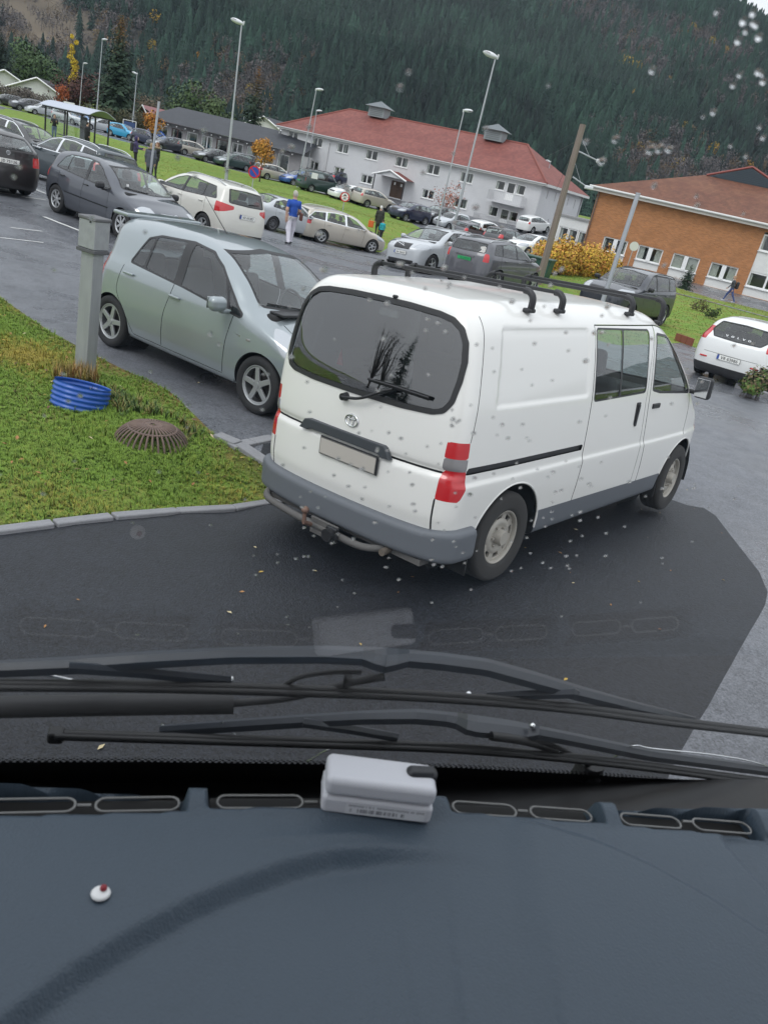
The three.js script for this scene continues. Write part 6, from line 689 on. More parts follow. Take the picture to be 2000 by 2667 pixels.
// ---------------------------------------------------------------- grass blades, fallen leaves
{
  const r = rng(5), T = [], N = []; for (let b = 0; b < 7; b++) { const a = r() * 6.28, q = 0.02 * r(), h = 0.6 + 0.5 * r(), ln = 0.25 + 0.5 * r(), w = 0.055, cx = Math.cos(a), cz = Math.sin(a), px = -cz * w, pz = cx * w, b0 = [cx * q, 0, cz * q], m = [cx * (q + ln * 0.25), h * 0.6, cz * (q + ln * 0.25)], t = [cx * (q + ln), h, cz * (q + ln)]; T.push(b0[0] - px, 0, b0[2] - pz, b0[0] + px, 0, b0[2] + pz, m[0] + px * 0.8, m[1], m[2] + pz * 0.8, b0[0] - px, 0, b0[2] - pz, m[0] + px * 0.8, m[1], m[2] + pz * 0.8, m[0] - px * 0.8, m[1], m[2] - pz * 0.8, m[0] - px * 0.8, m[1], m[2] - pz * 0.8, m[0] + px * 0.8, m[1], m[2] + pz * 0.8, ...t); for (let k = 0; k < 9; k++) N.push(-cx * 0.3, 0.95, -cz * 0.3); }
  const tuft = triGeo(T, N), items = [];
  const inFrame = (p) => { const d = p.clone().sub(EYE), z = d.dot(FW), x = 1000 + FPX * d.dot(RT) / z, y = 1333.5 - FPX * d.dot(UP) / z; return x > -120 && x < 2100 && y > 0 && y < 2300; };
  let tries = 0; while (items.length < 62000 && tries++ < 600000) { const x = lerp(-10, 1, r()), z = lerp(-14, -4, r()), sd = sdPoly(lawnA, x, z); if (sd > -0.015) continue; const y = ground(x, z), p = V3(x, y, z); if (!inFrame(p)) continue; const n = fbm(x * 0.9, z * 0.9, 95, 3), n2 = fbm(x * 0.5, z * 0.5, 99, 3), edge = z < -6 && sd > -0.38 + 0.25 * (n - 0.5); if (edge && r() > 0.25) continue; if (n > 0.60 && r() < 0.6) continue; const h = (0.02 + 0.022 * r() + (r() > 0.97 ? 0.05 : 0)) * (0.7 + 0.7 * n2), yel = sstep(0.47, 0.70, n2 + 0.25 * (r() - 0.5)), v = 0.75 + 0.5 * r(); items.push([x, y - 0.003, z, h, 0.036 + 0.018 * r(), lin(v * lerp(0.165, 0.35, yel), v * lerp(0.265, 0.28, yel), v * lerp(0.030, 0.05, yel))]); }
  const add = (name, label, its) => { const m = new THREE.InstancedMesh(tuft, std([1, 1, 1], 0.8), its.length), M4 = new THREE.Matrix4(), q = new THREE.Quaternion(), e = new THREE.Euler(); its.forEach((t, i) => { e.set((r() - 0.5) * 0.3, r() * 6.28, (r() - 0.5) * 0.3); q.setFromEuler(e); M4.compose(V3(t[0], t[1], t[2]), q, V3(t[4], t[3], t[4])); m.setMatrixAt(i, M4); m.setColorAt(i, t[5]); }); m.name = numbered(name); m.castShadow = m.receiveShadow = true; tag(m, label, 'grass', null, 'stuff'); scene.add(m); };
  add('grass', 'short wet grass of the verge beside the driveway', items);
  const far = []; for (let k = 0; k < 40000; k++) { const sw = r() < 0.55, x = sw ? lerp(-40, 3, r()) : lerp(2, 24, r()), z = sw ? lerp(-85, -34, r()) : lerp(-58, -19, r()); const sd = Math.min(sdPoly(stripB, x, z), sdPoly(lawnC, x, z)); if (sd > -0.05) continue; const y = ground(x, z), v = 0.75 + 0.5 * r(), n = fbm(x * 0.2, z * 0.2, 99, 3), yel = sstep(0.4, 0.65, n + 0.2 * (r() - 0.5)); far.push([x, y - 0.005, z, 0.035 + 0.03 * r(), 0.07 + 0.05 * r(), lin(v * lerp(0.19, 0.30, yel), v * lerp(0.26, 0.26, yel), v * 0.04)]); }
  add('grass', 'mown grass of the lawns beyond the car park', far);
  // dry tall grass around the post, weeds near the drain
  const tall = [], pb = G(205, 1000), gr = G(395, 1115); for (let k = 0; k < 150; k++) { const a = r() * 6.28, q = 0.06 + 0.15 * r(), x = pb.x + Math.cos(a) * q, z = pb.z + 0.06 + Math.sin(a) * q; tall.push([x, ground(x, z) + 0.05, z, 0.10 + 0.20 * r() * r(), 0.06, lin(0.34 * (0.7 + 0.5 * r()), 0.235 * (0.7 + 0.5 * r()), 0.07)]); } for (let k = 0; k < 260; k++) { const t = r(), x = lerp(pb.x + 0.2, gr.x + 0.35, t) + 0.35 * (r() - 0.5), z = lerp(pb.z + 0.1, gr.z + 0.05, t) + 0.4 * (r() - 0.5); if (Math.hypot(x - gr.x, z - gr.z) < 0.3) continue; tall.push([x, ground(x, z), z, 0.05 + 0.09 * r(), 0.09, r() < 0.5 ? lin(0.20, 0.17, 0.05) : lin(0.07, 0.12, 0.03)]); }
  add('tall_grass', 'straw coloured grass round the post and the drain', tall);
  const lf = []; const lq = triGeo([-1, 0, 0, 0.1, 0.25, -0.45, 1, 0.1, 0, -1, 0, 0, 1, 0.1, 0, 0.1, 0.15, 0.45]); const lm = []; for (let k = 0; k < 900; k++) { let x, z; if (k < 800) { x = lerp(-8, 0.4, r()); z = lerp(-12, -4, r()); if (sdPoly(lawnA, x, z) > -0.02) continue; } else { x = lerp(-4, 3.5, r()); z = lerp(-9, -1.5, r()); } lm.push([x, ground(x, z) + (k < 800 ? 0.03 : 0.006), z, k < 800 ? 1 : 0.7]); }
  const lI = new THREE.InstancedMesh(lq, std([1, 1, 1], 0.7), lm.length), M4 = new THREE.Matrix4(), q = new THREE.Quaternion(), e = new THREE.Euler(); lm.forEach((t, i) => { const s = (0.014 + 0.020 * r()) * t[3]; e.set((r() - 0.5) * 0.8 * t[3], r() * 6.28, (r() - 0.5) * 0.8 * t[3] * (t[3] === 1 ? 1 : 0.2)); q.setFromEuler(e); M4.compose(V3(t[0], t[1], t[2]), q, V3(s, s, s)); lI.setMatrixAt(i, M4); const h = r(); lI.setColorAt(i, h < 0.25 ? lin(0.5, 0.42, 0.25) : h < 0.6 ? lin(0.34, 0.17, 0.06) : h < 0.8 ? lin(0.42, 0.28, 0.06) : lin(0.16, 0.08, 0.05)); }); lI.name = 'fallen_leaves'; tag(lI, 'small fallen autumn leaves lying on grass and asphalt', 'leaves', null, 'stuff'); scene.add(lI);
}
// ---------------------------------------------------------------- cars of the far rows
{
  const F = (o, x) => { const s = mk({ ...o, far: true, cell: 0.062, gaps: undefined, regions: undefined }, x); s.regions = s.regions.filter((r) => r.name !== 'lower_grille'); return s; };
  const base = { hatch: F({ xr: -0.72, xf: 3.4, wb: 2.56, wr: 0.315, arch: 0.36, H: 1.49, W: 0.88, cowl: [2.45, 0.985], wt: [1.58, 1.41], roofR: [-0.42, 1.40], rg: [-0.58, 0.99], noseY: 0.70, belt: 0.98, mirror: [1.93, 0.985], wheel: [0.315, 0.2, 0.2, 'alloy', 5], dlo: [[-0.26, 1.03], [-0.05, 1.26], [0.8, 1.385], [1.22, 1.36], [2.0, 0.975], [1.1, 0.99]], pillars: [[1.11, 1.04, 0.12]] }),
    estate: F({ xr: -1.04, xf: 3.66, wb: 2.7, wr: 0.32, arch: 0.365, H: 1.51, W: 0.91, cowl: [2.62, 0.98], wt: [1.74, 1.41], roofR: [-0.74, 1.40], rg: [-0.94, 1.0], noseY: 0.68, belt: 0.985, mirror: [2.06, 0.98], wheel: [0.32, 0.2, 0.2, 'alloy', 5], dlo: [[-0.74, 1.06], [-0.50, 1.29], [0.6, 1.395], [1.35, 1.37], [2.14, 0.98], [1.1, 0.99]], pillars: [[0.08, 0.12, 0.12], [1.14, 1.08, 0.12]] }, { tail: { y0: 0.80, y1: 1.25, a0: 0.68, x0: -0.60 } }),
    suv: F({ xr: -0.95, xf: 3.62, wb: 2.67, wr: 0.36, arch: 0.41, H: 1.67, W: 0.91, cowl: [2.55, 1.16], wt: [1.60, 1.58], roofR: [-0.62, 1.57], rg: [-0.84, 1.15], noseY: 0.90, belt: 1.14, bot: 0.26, mirror: [2.0, 1.17], wheel: [0.36, 0.22, 0.22, 'alloy', 5], dlo: [[-0.5, 1.20], [-0.32, 1.48], [0.7, 1.545], [1.25, 1.52], [2.05, 1.14], [1.1, 1.14]], pillars: [[0.12, 0.16, 0.1], [1.12, 1.08, 0.12]] }, { gh: 0.1, tail: { y0: 0.95, y1: 1.2, a0: 0.68, x0: -0.66 } }),
    sedan: F({ xr: -1.06, xf: 3.5, wb: 2.65, wr: 0.315, arch: 0.36, H: 1.45, W: 0.88, cowl: [2.45, 0.97], wt: [1.55, 1.38], roofR: [0.10, 1.36], rg: [-0.98, 1.0], noseY: 0.68, belt: 0.97, mirror: [1.92, 0.98], wheel: [0.315, 0.2, 0.2, 'alloy', 7], deck: [[-1.2, 1.0], [-0.95, 1.045], [-0.5, 1.08]], rear: [[0.1, -0.95], [0.3, -1.04], [0.6, -1.06], [0.9, -1.03], [1.05, -0.97], [1.7, -0.9]], back: [[0, 1.12], [0.58, 1.12], [0.48, 1.33], [0, 1.345]], dlo: [[-0.12, 1.03], [0.05, 1.22], [0.5, 1.34], [1.15, 1.335], [1.95, 0.98], [1.0, 0.98]], pillars: [[1.05, 1.0, 0.12]] }),
    bus: F({ xr: -0.95, xf: 3.85, wb: 2.92, wr: 0.325, arch: 0.38, H: 1.93, W: 0.92, cowl: [3.0, 1.2], wt: [2.25, 1.82], roofR: [-0.78, 1.84], rg: [-0.90, 1.15], noseY: 0.85, belt: 1.18, mirror: [2.55, 1.25], wheel: [0.325, 0.2, 0.2, 'alloy', 5], dlo: [[-0.72, 1.24], [-0.68, 1.70], [2.0, 1.73], [2.5, 1.28], [1.1, 1.22]], pillars: [[0.45, 0.45, 0.12], [1.55, 1.55, 0.12]], hoodF: [3.55, 1.0], crown: 0.04, kr: 0.02, sec: [[0.1, 0.1], [0.3, 0.03], [0.6, 0], [1.0, 0.01], [1.2, 0.04], [1.7, 0.12], [1.95, 0.2]] }, { tail: { y0: 0.85, y1: 1.2, a0: 0.76, x0: -0.75 } }) };
  const group = 'cars parked in the far rows';
  const list = [
    ['hatch', 'darkgrey', Z4(60, 152), 130, 'dark grey hatchback at the end of the far row below the white house'], ['hatch', 'black', Z4(140, 168), 130, 'black hatchback second from the end of the far row'], ['suv', 'grey', Z4(240, 205), 130, 'grey sport utility vehicle beyond the black estate car'], ['hatch', 'silver', Z4(365, 238), 130, 'silver hatchback behind the woman at the shelter'], ['hatch', 'silver', Z4(590, 302), 14, 'silver hatchback seen side on through the bus shelter'], ['hatch', 'lightblue', Z4(745, 322), 15, 'pale blue hatchback seen through the shelter posts'], ['sedan', 'silver', Z4(850, 372), 130, 'silver saloon beside the turquoise hatchback'], ['hatch', 'cyan', Z4(1080, 438), 18, 'turquoise blue hatchback beside the bus shelter'], ['estate', 'grey', Z4(1190, 372), 18, 'grey estate behind the turquoise hatchback'], ['hatch', 'navy', Z4(1285, 492), 16, 'dark navy hatchback beside the bare pole'], ['hatch', 'blue', Z4(1400, 478), 17, 'bright blue hatchback behind the bare pole'], ['estate', 'night', Z4(1450, 545), 130, 'dark blue car facing the lawn next to the gold estate'],
    ['estate', 'champagne', Z5(280, 158), -42, 'gold estate car with tall red tail lights in the far row'], ['sedan', 'darkgrey', Z5(420, 205), 130, 'charcoal saloon facing the lawn beside the gold estate'], ['hatch', 'dgreen', Z5(560, 243), 130, 'bottle green car behind the tall lamp post'], ['suv', 'darkgrey', Z5(690, 265), -42, 'dark grey car partly hidden by the no parking sign'], ['estate', 'champagne', Z5(865, 335), -42, 'champagne estate car beside the orange tree'], ['hatch', 'white', Z5(1010, 275), 130, 'white car in the second row below the grey building'], ['sedan', 'night', Z5(1085, 275), 130, 'dark saloon with roof box in the second row'], ['hatch', 'blue', Z5(1035, 372), 130, 'royal blue hatchback beside the dark green van'], ['bus', 'dgreen', Z5(1180, 420), -42, 'dark green minibus with white side panel and roof bars'], ['sedan', 'navy', Z5(1370, 370), -42, 'navy car half hidden by the dark green minibus'], ['hatch', 'white', Z5(1385, 478), 130, 'white hatchback behind the round vehicle ban sign'], ['suv', 'champagne', Z6(190, 392), -42, 'champagne people carrier in front of the entrance porch'], ['suv', 'navy', Z6(450, 488), 130, 'dark navy sport utility vehicle facing the lawn tip'], ['suv', 'black', Z6(650, 505), 130, 'black sport utility vehicle behind the red leaved rowan'], ['hatch', 'silver', Z6(750, 540), 130, 'silver hatchback facing out beyond the lamp posts'], ['hatch', 'grey', Z6(890, 622), -52, 'grey hatchback seen from behind near the lamp posts'], ['suv', 'white', Z6(1005, 592), -52, 'white sport utility vehicle under the balcony'], ['hatch', 'darkgrey', Z6(1140, 702), -52, 'charcoal hatchback with large red tail lights near the balcony'], ['suv', 'white', Z6(1325, 636), -52, 'white people carrier at the corner of the grey building'], ['sedan', 'white', Z6(1310, 742), 130, 'white saloon parked by the golden bushes'],
  ];
  for (const [t, c, px, yaw, label] of list) { const car = makeCar('parked_car', label, base[t], P[c], { group }); place(car, [1.3, 0], G(...px), yaw); if (label.includes('roof box')) mesh('roof_box', rbox(1.5, 0.35, 0.7, 0.16, 0.8, 1.64, 0), M.trim, car); if (t === 'bus') { mesh('roof_bar', [0.1, 1.1, 2.0].map((x) => box(0.05, 0.05, 1.5, x, 1.98, 0)), M.trim, car); mesh('side_panel', box(0.7, 0.5, 0.012, 0.1, 1.46, 0.885), frameWhite, car); mesh('licence_plate', box(0.012, 0.11, 0.5, -1.0, 0.8, 0), std([0.02, 0.3, 0.14], 0.5), car); } }
}
// ---------------------------------------------------------------- street furniture
const upTo = (b, px, py) => { const d = ray(px, py), n = V3(FW.x, 0, FW.z).normalize(), t = b.clone().sub(EYE).dot(n) / d.dot(n); return EYE.clone().addScaledVector(d, t); };
const ptOn = (px, depth) => { const p = at(...px, depth); p.y = ground(p.x, p.z); return p; };
{
  const group = 'street lamps round the car park';
  const lamps = [[[589, 468], [630, 62], 53, -1, 1.2, 'tall galvanised street lamp rising from the grass strip beside the white crossover'], [[1175, 613], [1290, 150], 46, -1, 1.3, 'tall street lamp with a jointed mast near the grey building balcony'], [[1135, 602], [1208, 289], 64, 1, 1.0, 'street lamp in front of the red leaved rowan'], [[774, 493], [824, 234], 78, 1, 1.0, 'street lamp beside the royal blue hatchback'], [[800, 440], [825, 289], 96, 1, 0.9, 'short street lamp before the lower windows of the grey building'], [Z1(598, 670), Z1(634, 245), 100, 1, 0.9, 'street lamp beside the tall spruce'], [Z1(492, 632), Z1(516, 392), 112, 1, 0.8, 'street lamp between the white house and the tall spruce'], [Z1(817, 778), Z1(848, 458), 96, -1, 0.9, 'street lamp beside the striped barn'], [Z1(1500, 750), Z1(1508, 718), 128, 1, 0.7, 'far street lamp just clearing the dark roof'], [Z1(1550, 765), Z1(1556, 692), 126, 1, 0.7, 'farther street lamp beside the rusty spruce'], [Z3(278, 1150), Z3(315, 1002), 92, -1, 0.8, 'thin pole lamp at the corner of the red roof']];
  for (const [b, t, d, side, sc, label] of lamps) { const B = ptOn(b, d), Tp = upTo(B, ...t), o = thing('street_lamp', label, 'street lamp', group, B), v = Tp.clone().sub(B), h = v.length(); mesh('mast', [between(V3(0, -0.2, 0), v.clone().multiplyScalar(0.42), 0.085, 0.075, 10), between(v.clone().multiplyScalar(0.42), v, 0.058, 0.04, 10), between(V3(0, -0.1, 0), V3(0, 0.5, 0), 0.11, 0.11, 10)], M.galv, o); const hd = new THREE.SphereGeometry(0.5, 18, 12).scale(0.9, 0.30, 0.42); const hp = mesh('lamp_head', [hd, cyl(0.06, 0.05, 0.25, 8, -0.44, -0.05, 0).rotateZ(0)], M.lampHead, o); hp.scale.setScalar(0.75 * Math.min(1.25, sc + 0.1)); hp.position.copy(v).add(V3(-0.38 * -side * 0 + side * 0.30, 0.08, 0)); hp.rotation.z = side > 0 ? 0.1 : Math.PI - 0.18; const cv = mesh('lamp_cover', new THREE.SphereGeometry(0.36, 14, 8, 0, 6.29, Math.PI / 2, Math.PI / 2).scale(0.9, 0.28, 0.6).translate(0.1, -0.02, 0), M.reverse, hp); }
}
{ // bare pole behind the crossover, thick pole behind the van, wooden pole
  let B = ptOn(Z4(1283, 800), 27.5), Tp = upTo(B, ...Z4(1376, 118)), o = thing('metal_pole', 'bare galvanised pole behind the white crossover', 'pole', null, B); mesh('tube', [between(V3(0, -0.2, 0), Tp.clone().sub(B), 0.04, 0.04, 10), cyl(0.045, 0.045, 0.03, 10).translate(...Tp.clone().sub(B).toArray())], M.galv, o); o.userData.label = 'bare galvanised pole behind the white crossover';
  B = ptOn([1552, 830], 22); Tp = upTo(B, ...Z7(722, 287)); o = thing('metal_pole', 'thick leaning galvanised pole before the boxy off-roader', 'pole', null, B); mesh('tube', [between(V3(0, -0.2, 0), Tp.clone().sub(B), 0.062, 0.06, 14)], M.galv, o); mesh('cap', cyl(0.066, 0.066, 0.03, 14).translate(...Tp.clone().sub(B).toArray()), M.galv, o);
  B = ptOn(Z6(1388, 930), 33); Tp = upTo(B, ...Z3(516, 768)); o = thing('telegraph_pole', 'weathered wooden pole with two lamp brackets', 'pole', null, B); const v = Tp.clone().sub(B), wood = std([0.23, 0.19, 0.155], 0.9, 0, { map: (() => { const t = tex(256, (u, q) => 0.6 + 0.5 * vnoise(u * 40, q * 4, 8, 0) + 0.15 * vnoise(u * 9, q * 30, 9)); t.repeat.set(1, 0.4); return t; })() }); mesh('shaft', between(V3(0, -0.3, 0), v, 0.15, 0.115, 12), wood, o);
  const arm = (a, b, nm) => { const p = upTo(B, ...a).sub(B), q = upTo(B, ...b).sub(B), g = new THREE.Group(); g.name = 'lamp_bracket'; o.add(g); mesh('arm', between(p, q, 0.03, 0.025, 8), M.galv, g); mesh('lamp', [rbox(0.34, 0.14, 0.2, 0.05, 0, 0, 0).translate(q.x, q.y + 0.02, q.z)], M.lampHead, g); mesh('stay', between(p.clone().add(V3(-0.05, 0.5, 0)), p.clone().lerp(q, 0.5), 0.008, 0.008, 5), M.galv, g); }; arm(Z3(490, 935), Z3(622, 1000)); arm(Z3(452, 1092), Z3(550, 1162));
  const wire = (a, d0, b, d1) => { const p = at(...a, d0), q = at(...b, d1), m = p.clone().lerp(q, 0.5); m.y -= 0.6; const w = thing('overhead_wire', d1 < 80 ? 'thin stay wire slanting down from the wooden pole' : 'thin wire strung from the wooden pole over the red roof', 'wire', 'thin wires at the wooden pole'); mesh('wire_strand', tube([p, m, q], 0.008, 12, 4), M.black, w); }; wire(Z3(455, 930), 34, Z3(330, 1180), 70); wire(Z3(500, 860), 34, Z3(210, 935), 90);
}
{ // signs
  const sign = (c, b, d, r, name, label, draw) => { const B = ptOn(b, d), Cn = upTo(B, ...c), o = thing(name, label, 'sign', null, B), v = Cn.clone().sub(B); mesh('post', between(V3(0, -0.2, 0), v.clone().add(V3(0, r * 0.7, 0)), 0.03, 0.03, 8), M.galv, o); const disc = new THREE.Group(); disc.name = 'sign_face'; disc.position.copy(v); disc.rotation.y = Math.atan2(-B.x, -B.z) ; o.add(disc); mesh('plate', new THREE.CylinderGeometry(r, r, 0.012, 36).rotateX(Math.PI / 2).translate(0, 0, 0.04), M.galv, disc); draw(disc, r); };
  const red = std([0.55, 0.015, 0.02], 0.4), blue = std([0.015, 0.07, 0.38], 0.4), wht = std([0.8, 0.8, 0.79], 0.4), blk = M.black;
  const ring = (r0, r1, m, d, z, n) => { const g = new THREE.RingGeometry(r0, r1, 40); g.translate(0, 0, z); mesh(n, g, m, d); };
  sign(Z5(726, 271), Z5(706, 412), 45, 0.33, 'no_parking_sign', 'round blue no parking sign with red rim and slash', (d, r) => { mesh('field', new THREE.CircleGeometry(r * 0.8, 36).translate(0, 0, 0.05), blue, d); ring(r * 0.78, r * 0.995, red, d, 0.053, 'rim'); mesh('slash', box(r * 0.2, r * 1.56, 0.004, 0, 0, 0.056).rotateZ(Math.PI / 4), red, d); });
  sign(Z5(1378, 450), Z5(1362, 548), 53, 0.31, 'vehicle_ban_sign', 'round white sign with red rim, black car and motorcycle', (d, r) => { mesh('field', new THREE.CircleGeometry(r * 0.82, 36).translate(0, 0, 0.05), wht, d); ring(r * 0.76, r * 0.995, red, d, 0.053, 'rim'); mesh('divider', box(r * 1.56, r * 0.07, 0.004, 0, 0, 0.056), red, d); mesh('car_symbol', extrude([[-0.11, 0.04], [-0.11, 0.10], [-0.07, 0.11], [-0.05, 0.155], [0.05, 0.155], [0.07, 0.11], [0.11, 0.10], [0.11, 0.04], [0.08, 0.04], [0.08, 0.06], [-0.08, 0.06], [-0.08, 0.04]], 0.004).translate(0, 0, 0.054), blk, d); mesh('motorcycle_symbol', [new THREE.TorusGeometry(0.035, 0.009, 6, 18).translate(-0.06, -0.13, 0.056), new THREE.TorusGeometry(0.035, 0.009, 6, 18).translate(0.06, -0.13, 0.056), extrude([[-0.06, -0.11], [0.05, -0.10], [0.07, -0.07], [0, -0.04], [-0.02, -0.03], [-0.05, -0.07]], 0.004).translate(0, 0, 0.054)], blk, d); });
  sign(Z7(693, 668), Z7(620, 880), 54, 0.3, 'road_sign', 'round sign seen edge-on from its plain back before the brick wall', (d, r) => { mesh('field', new THREE.CircleGeometry(r * 0.96, 30).translate(0, 0, 0.05), std([0.6, 0.6, 0.55], 0.5), d); });
  { const B = ptOn(Z1(430, 640), 110), o = thing('notice_board', 'small white board on posts below the spruce', 'sign', null, B); mesh('board', box(1.5, 1.0, 0.06, 0, 1.6, 0), wht, o); for (const x of [-0.6, 0.6]) mesh('post', box(0.08, 1.6, 0.08, x, 0.6, -0.05), M.galv, o); }
  { const B = ptOn(Z1(800, 790), 92), o = thing('notice_board', 'dark blue parking board in a white frame beside the turquoise hatchback', 'sign', null, B); mesh('frame', [box(0.06, 1.9, 0.06, -0.75, 0.95, 0), box(0.06, 1.9, 0.06, 0.75, 0.95, 0), box(1.5, 0.06, 0.06, 0, 1.9, 0)], wht, o); mesh('board', box(1.3, 0.8, 0.05, 0, 1.35, 0), std([0.03, 0.06, 0.16], 0.5), o); }
}
{ // bus shelter
  const d = 61, B = ptOn(Z4(930, 552), d), Lp = ptOn(Z4(440, 400), d + 3), ax = Lp.clone().sub(B); const len = Math.min(5.2, Math.hypot(ax.x, ax.z)) , yaw = Math.atan2(-ax.z, ax.x) ; const o = thing('bus_shelter', 'open bus shelter with black posts and pale curved roof on the grass strip', 'shelter', null, B); o.rotation.y = yaw; // local x runs along the shelter
  const hB = upTo(B, ...Z4(950, 278)).y - B.y, H = hB, Dp = 1.7;
  for (const [x, z] of [[0, 0], [len * 0.30, 0], [len * 0.60, 0], [len, 0], [0.0, -Dp], [len, -Dp], [len * 0.5, -Dp]]) mesh('post', rbox(0.1, H + 0.25, 0.1, 0.01, x, H / 2 - 0.12, z), M.trim, o);
  for (const [x0, x1] of [[len * 0.47, len * 0.62]]) mesh('side_panel', box(x1 - x0, H * 0.8, 0.05, (x0 + x1) / 2, H * 0.52, -0.05), M.trim, o);
  mesh('glass_panel', [box(len * 0.45, H * 0.7, 0.012, len * 0.26, H * 0.5, -Dp), box(len * 0.42, H * 0.7, 0.012, len * 0.76, H * 0.5, -Dp)], M.windowGlass, o);
  mesh('roof_beam', [box(len + 0.5, 0.1, 0.08, len / 2, H + 0.03, 0.1), box(len + 0.5, 0.1, 0.08, len / 2, H + 0.03, -Dp - 0.1)], M.trim, o);
  const rf = []; for (let k = 0; k <= 8; k++) rf.push([-Dp - 0.35 + (Dp + 0.7) * k / 8, H + 0.08 + 0.42 * Math.sin(Math.PI * k / 8)]); const rb = rf.slice().reverse().map(([a, b]) => [a, b + 0.04]); mesh('roof', extrude([...rf, ...rb], len + 0.7).rotateY(Math.PI / 2).rotateY(0).translate(-0.35, 0, -Dp), std([0.42, 0.45, 0.52], 0.4), o);
  mesh('bench', [box(len * 0.5, 0.05, 0.35, len * 0.5, 0.48, -Dp + 0.3)], M.trim, o);
}
{ // green bin, wooden edging, heater post, ring, drain
  const B = ptOn(Z6(1368, 828), 38), o = thing('waste_bin', 'dark green waste container beside the golden bushes', 'bin', null, B); o.rotation.y = -0.35; const gm = std([0.012, 0.06, 0.04], 0.5); mesh('tub', extrude([[-0.62, 0.05], [0.62, 0.05], [0.72, 0.82], [-0.72, 0.82]], 0.9, 0.02).translate(0, 0, -0.45), gm, o); mesh('lid', rbox(1.56, 0.08, 1.05, 0.03, 0, 0.87, 0), std([0.03, 0.075, 0.055], 0.5), o);
  const E0 = G(...Z7(1025, 1358)), E1 = G(...Z7(1150, 1402)), w = thing('timber_edging', 'low red brown timber edging between lawn and car park', 'edging'); const dir = E1.clone().sub(E0); for (let k = 0; k < 3; k++) { const a = E0.clone().addScaledVector(dir, k / 3 - 0.33), c = E0.clone().addScaledVector(dir, (k + 0.97) / 3 - 0.33), m = mesh('plank', rbox(a.distanceTo(c), 0.26, 0.07, 0.01), std([0.20, 0.065, 0.035], 0.8), w); m.position.copy(a).lerp(c, 0.5); m.position.y = ground(m.position.x, m.position.z) + 0.1; m.rotation.y = -Math.atan2(c.z - a.z, c.x - a.x); }
}
const postB = G(221, 985);
{
  const Tp = upTo(postB, 249, 566), H = Tp.y - postB.y, o = thing('heater_post', 'grey square metal post with boxed head standing in a blue ring', 'post', null, postB); const v = Tp.clone().sub(postB); o.quaternion.setFromUnitVectors(V3(0, 1, 0), v.clone().normalize()); const m = std([0.36, 0.37, 0.38], 0.5, 0.35, { map: (() => { const t = tex(256, (u, q) => 0.8 + 0.25 * fbm(u * 5, q * 5, 61, 4, 5)); return t; })() }), L = v.length(), g = new THREE.Group(); g.name = 'post_body'; o.add(g); g.rotation.y = -0.42;
  const hh = 0.315; mesh('shaft', [rbox(0.165, L - hh + 0.3, 0.13, 0.006, 0, (L - hh) / 2 - 0.15, 0), box(0.006, L - hh, 0.02, -0.084, (L - hh) / 2, 0.03)], m, g); mesh('collar', rbox(0.235, 0.035, 0.20, 0.006, 0, L - hh + 0.01, 0), std([0.09, 0.09, 0.095], 0.6), g); mesh('head', rbox(0.215, hh - 0.05, 0.185, 0.008, 0, L - hh / 2 + 0.005, 0), m, g); mesh('lid', [rbox(0.235, 0.035, 0.205, 0.012, 0, L - 0.01, 0)], std([0.12, 0.12, 0.125], 0.6), g); mesh('lock', rbox(0.012, 0.03, 0.01, 0.003, 0.05, L - 0.03, 0.103), M.black, g);
}
{
  const V2 = (a, b) => new THREE.Vector2(a, b), pr = []; for (let k = 0; k <= 28; k++) pr.push(V2(0.25 + 0.008 * Math.sin(k * 1.57), -0.12 + k * 0.0112)); const c = G(207, 1052); const o = thing('plastic_ring', 'blue corrugated plastic pipe ring round the grey post', 'pipe ring', null, V3(c.x, c.y - 0.005, c.z)); o.rotation.set(-0.20, 0, -0.06); mesh('soil', new THREE.CircleGeometry(0.24, 30).rotateX(-Math.PI / 2).translate(0, 0.10, 0), std([0.05, 0.04, 0.022], 1), o); mesh('corrugated_wall', new THREE.LatheGeometry(pr, 56), phys([0.012, 0.085, 0.40], 0.35, 0, { clearcoat: 0.3 }), o);
}
{
  const c = G(395, 1150), o = thing('drain_dome', 'rusty cast iron dome grate of the drain in the grass', 'drain cover', null, V3(c.x, c.y - 0.02, c.z)), rust = std([0.17, 0.125, 0.10], 0.8, 0.2, { map: (() => { const t = tex(256, (u, q) => { const n = fbm(u * 8, q * 8, 81, 4, 8); return [0.55 + 0.7 * n, 0.6 + 0.5 * n, 0.7 + 0.35 * n]; }); return t; })() }), R0 = 0.315, R1 = 0.085, Hd = 0.17, prof = (t) => [lerp(R0, R1, t * 0.35 + 0.65 * t * t * 0.95 + 0.05 * t), Hd * (1 - Math.pow(1 - t, 1.9))];
  for (let k = 0; k < 36; k++) { const a = k / 36 * 2 * Math.PI, pts = []; for (let i = 0; i <= 7; i++) { const [r, y] = prof(i / 7); pts.push(V3(Math.cos(a) * r, y, Math.sin(a) * r)); } mesh('rib', tube(pts, 0.0095, 9, 5), rust, o); }
  for (const t of [0, 0.62, 1]) { const [r, y] = prof(t); mesh('hoop', new THREE.TorusGeometry(r, t === 0 ? 0.016 : 0.011, 6, 48).rotateX(Math.PI / 2).translate(0, y, 0), rust, o); } mesh('hub', [new THREE.RingGeometry(0.025, 0.088, 30).rotateX(-Math.PI / 2).translate(0, Hd + 0.006, 0), new THREE.TorusGeometry(0.026, 0.006, 6, 18).rotateX(Math.PI / 2).translate(0, Hd + 0.006, 0), box(0.05, 0.006, 0.008, 0, Hd, 0)], rust, o); mesh('pit', cyl(0.3, 0.3, 0.02, 30, 0, -0.0, 0), M.under, o);
}
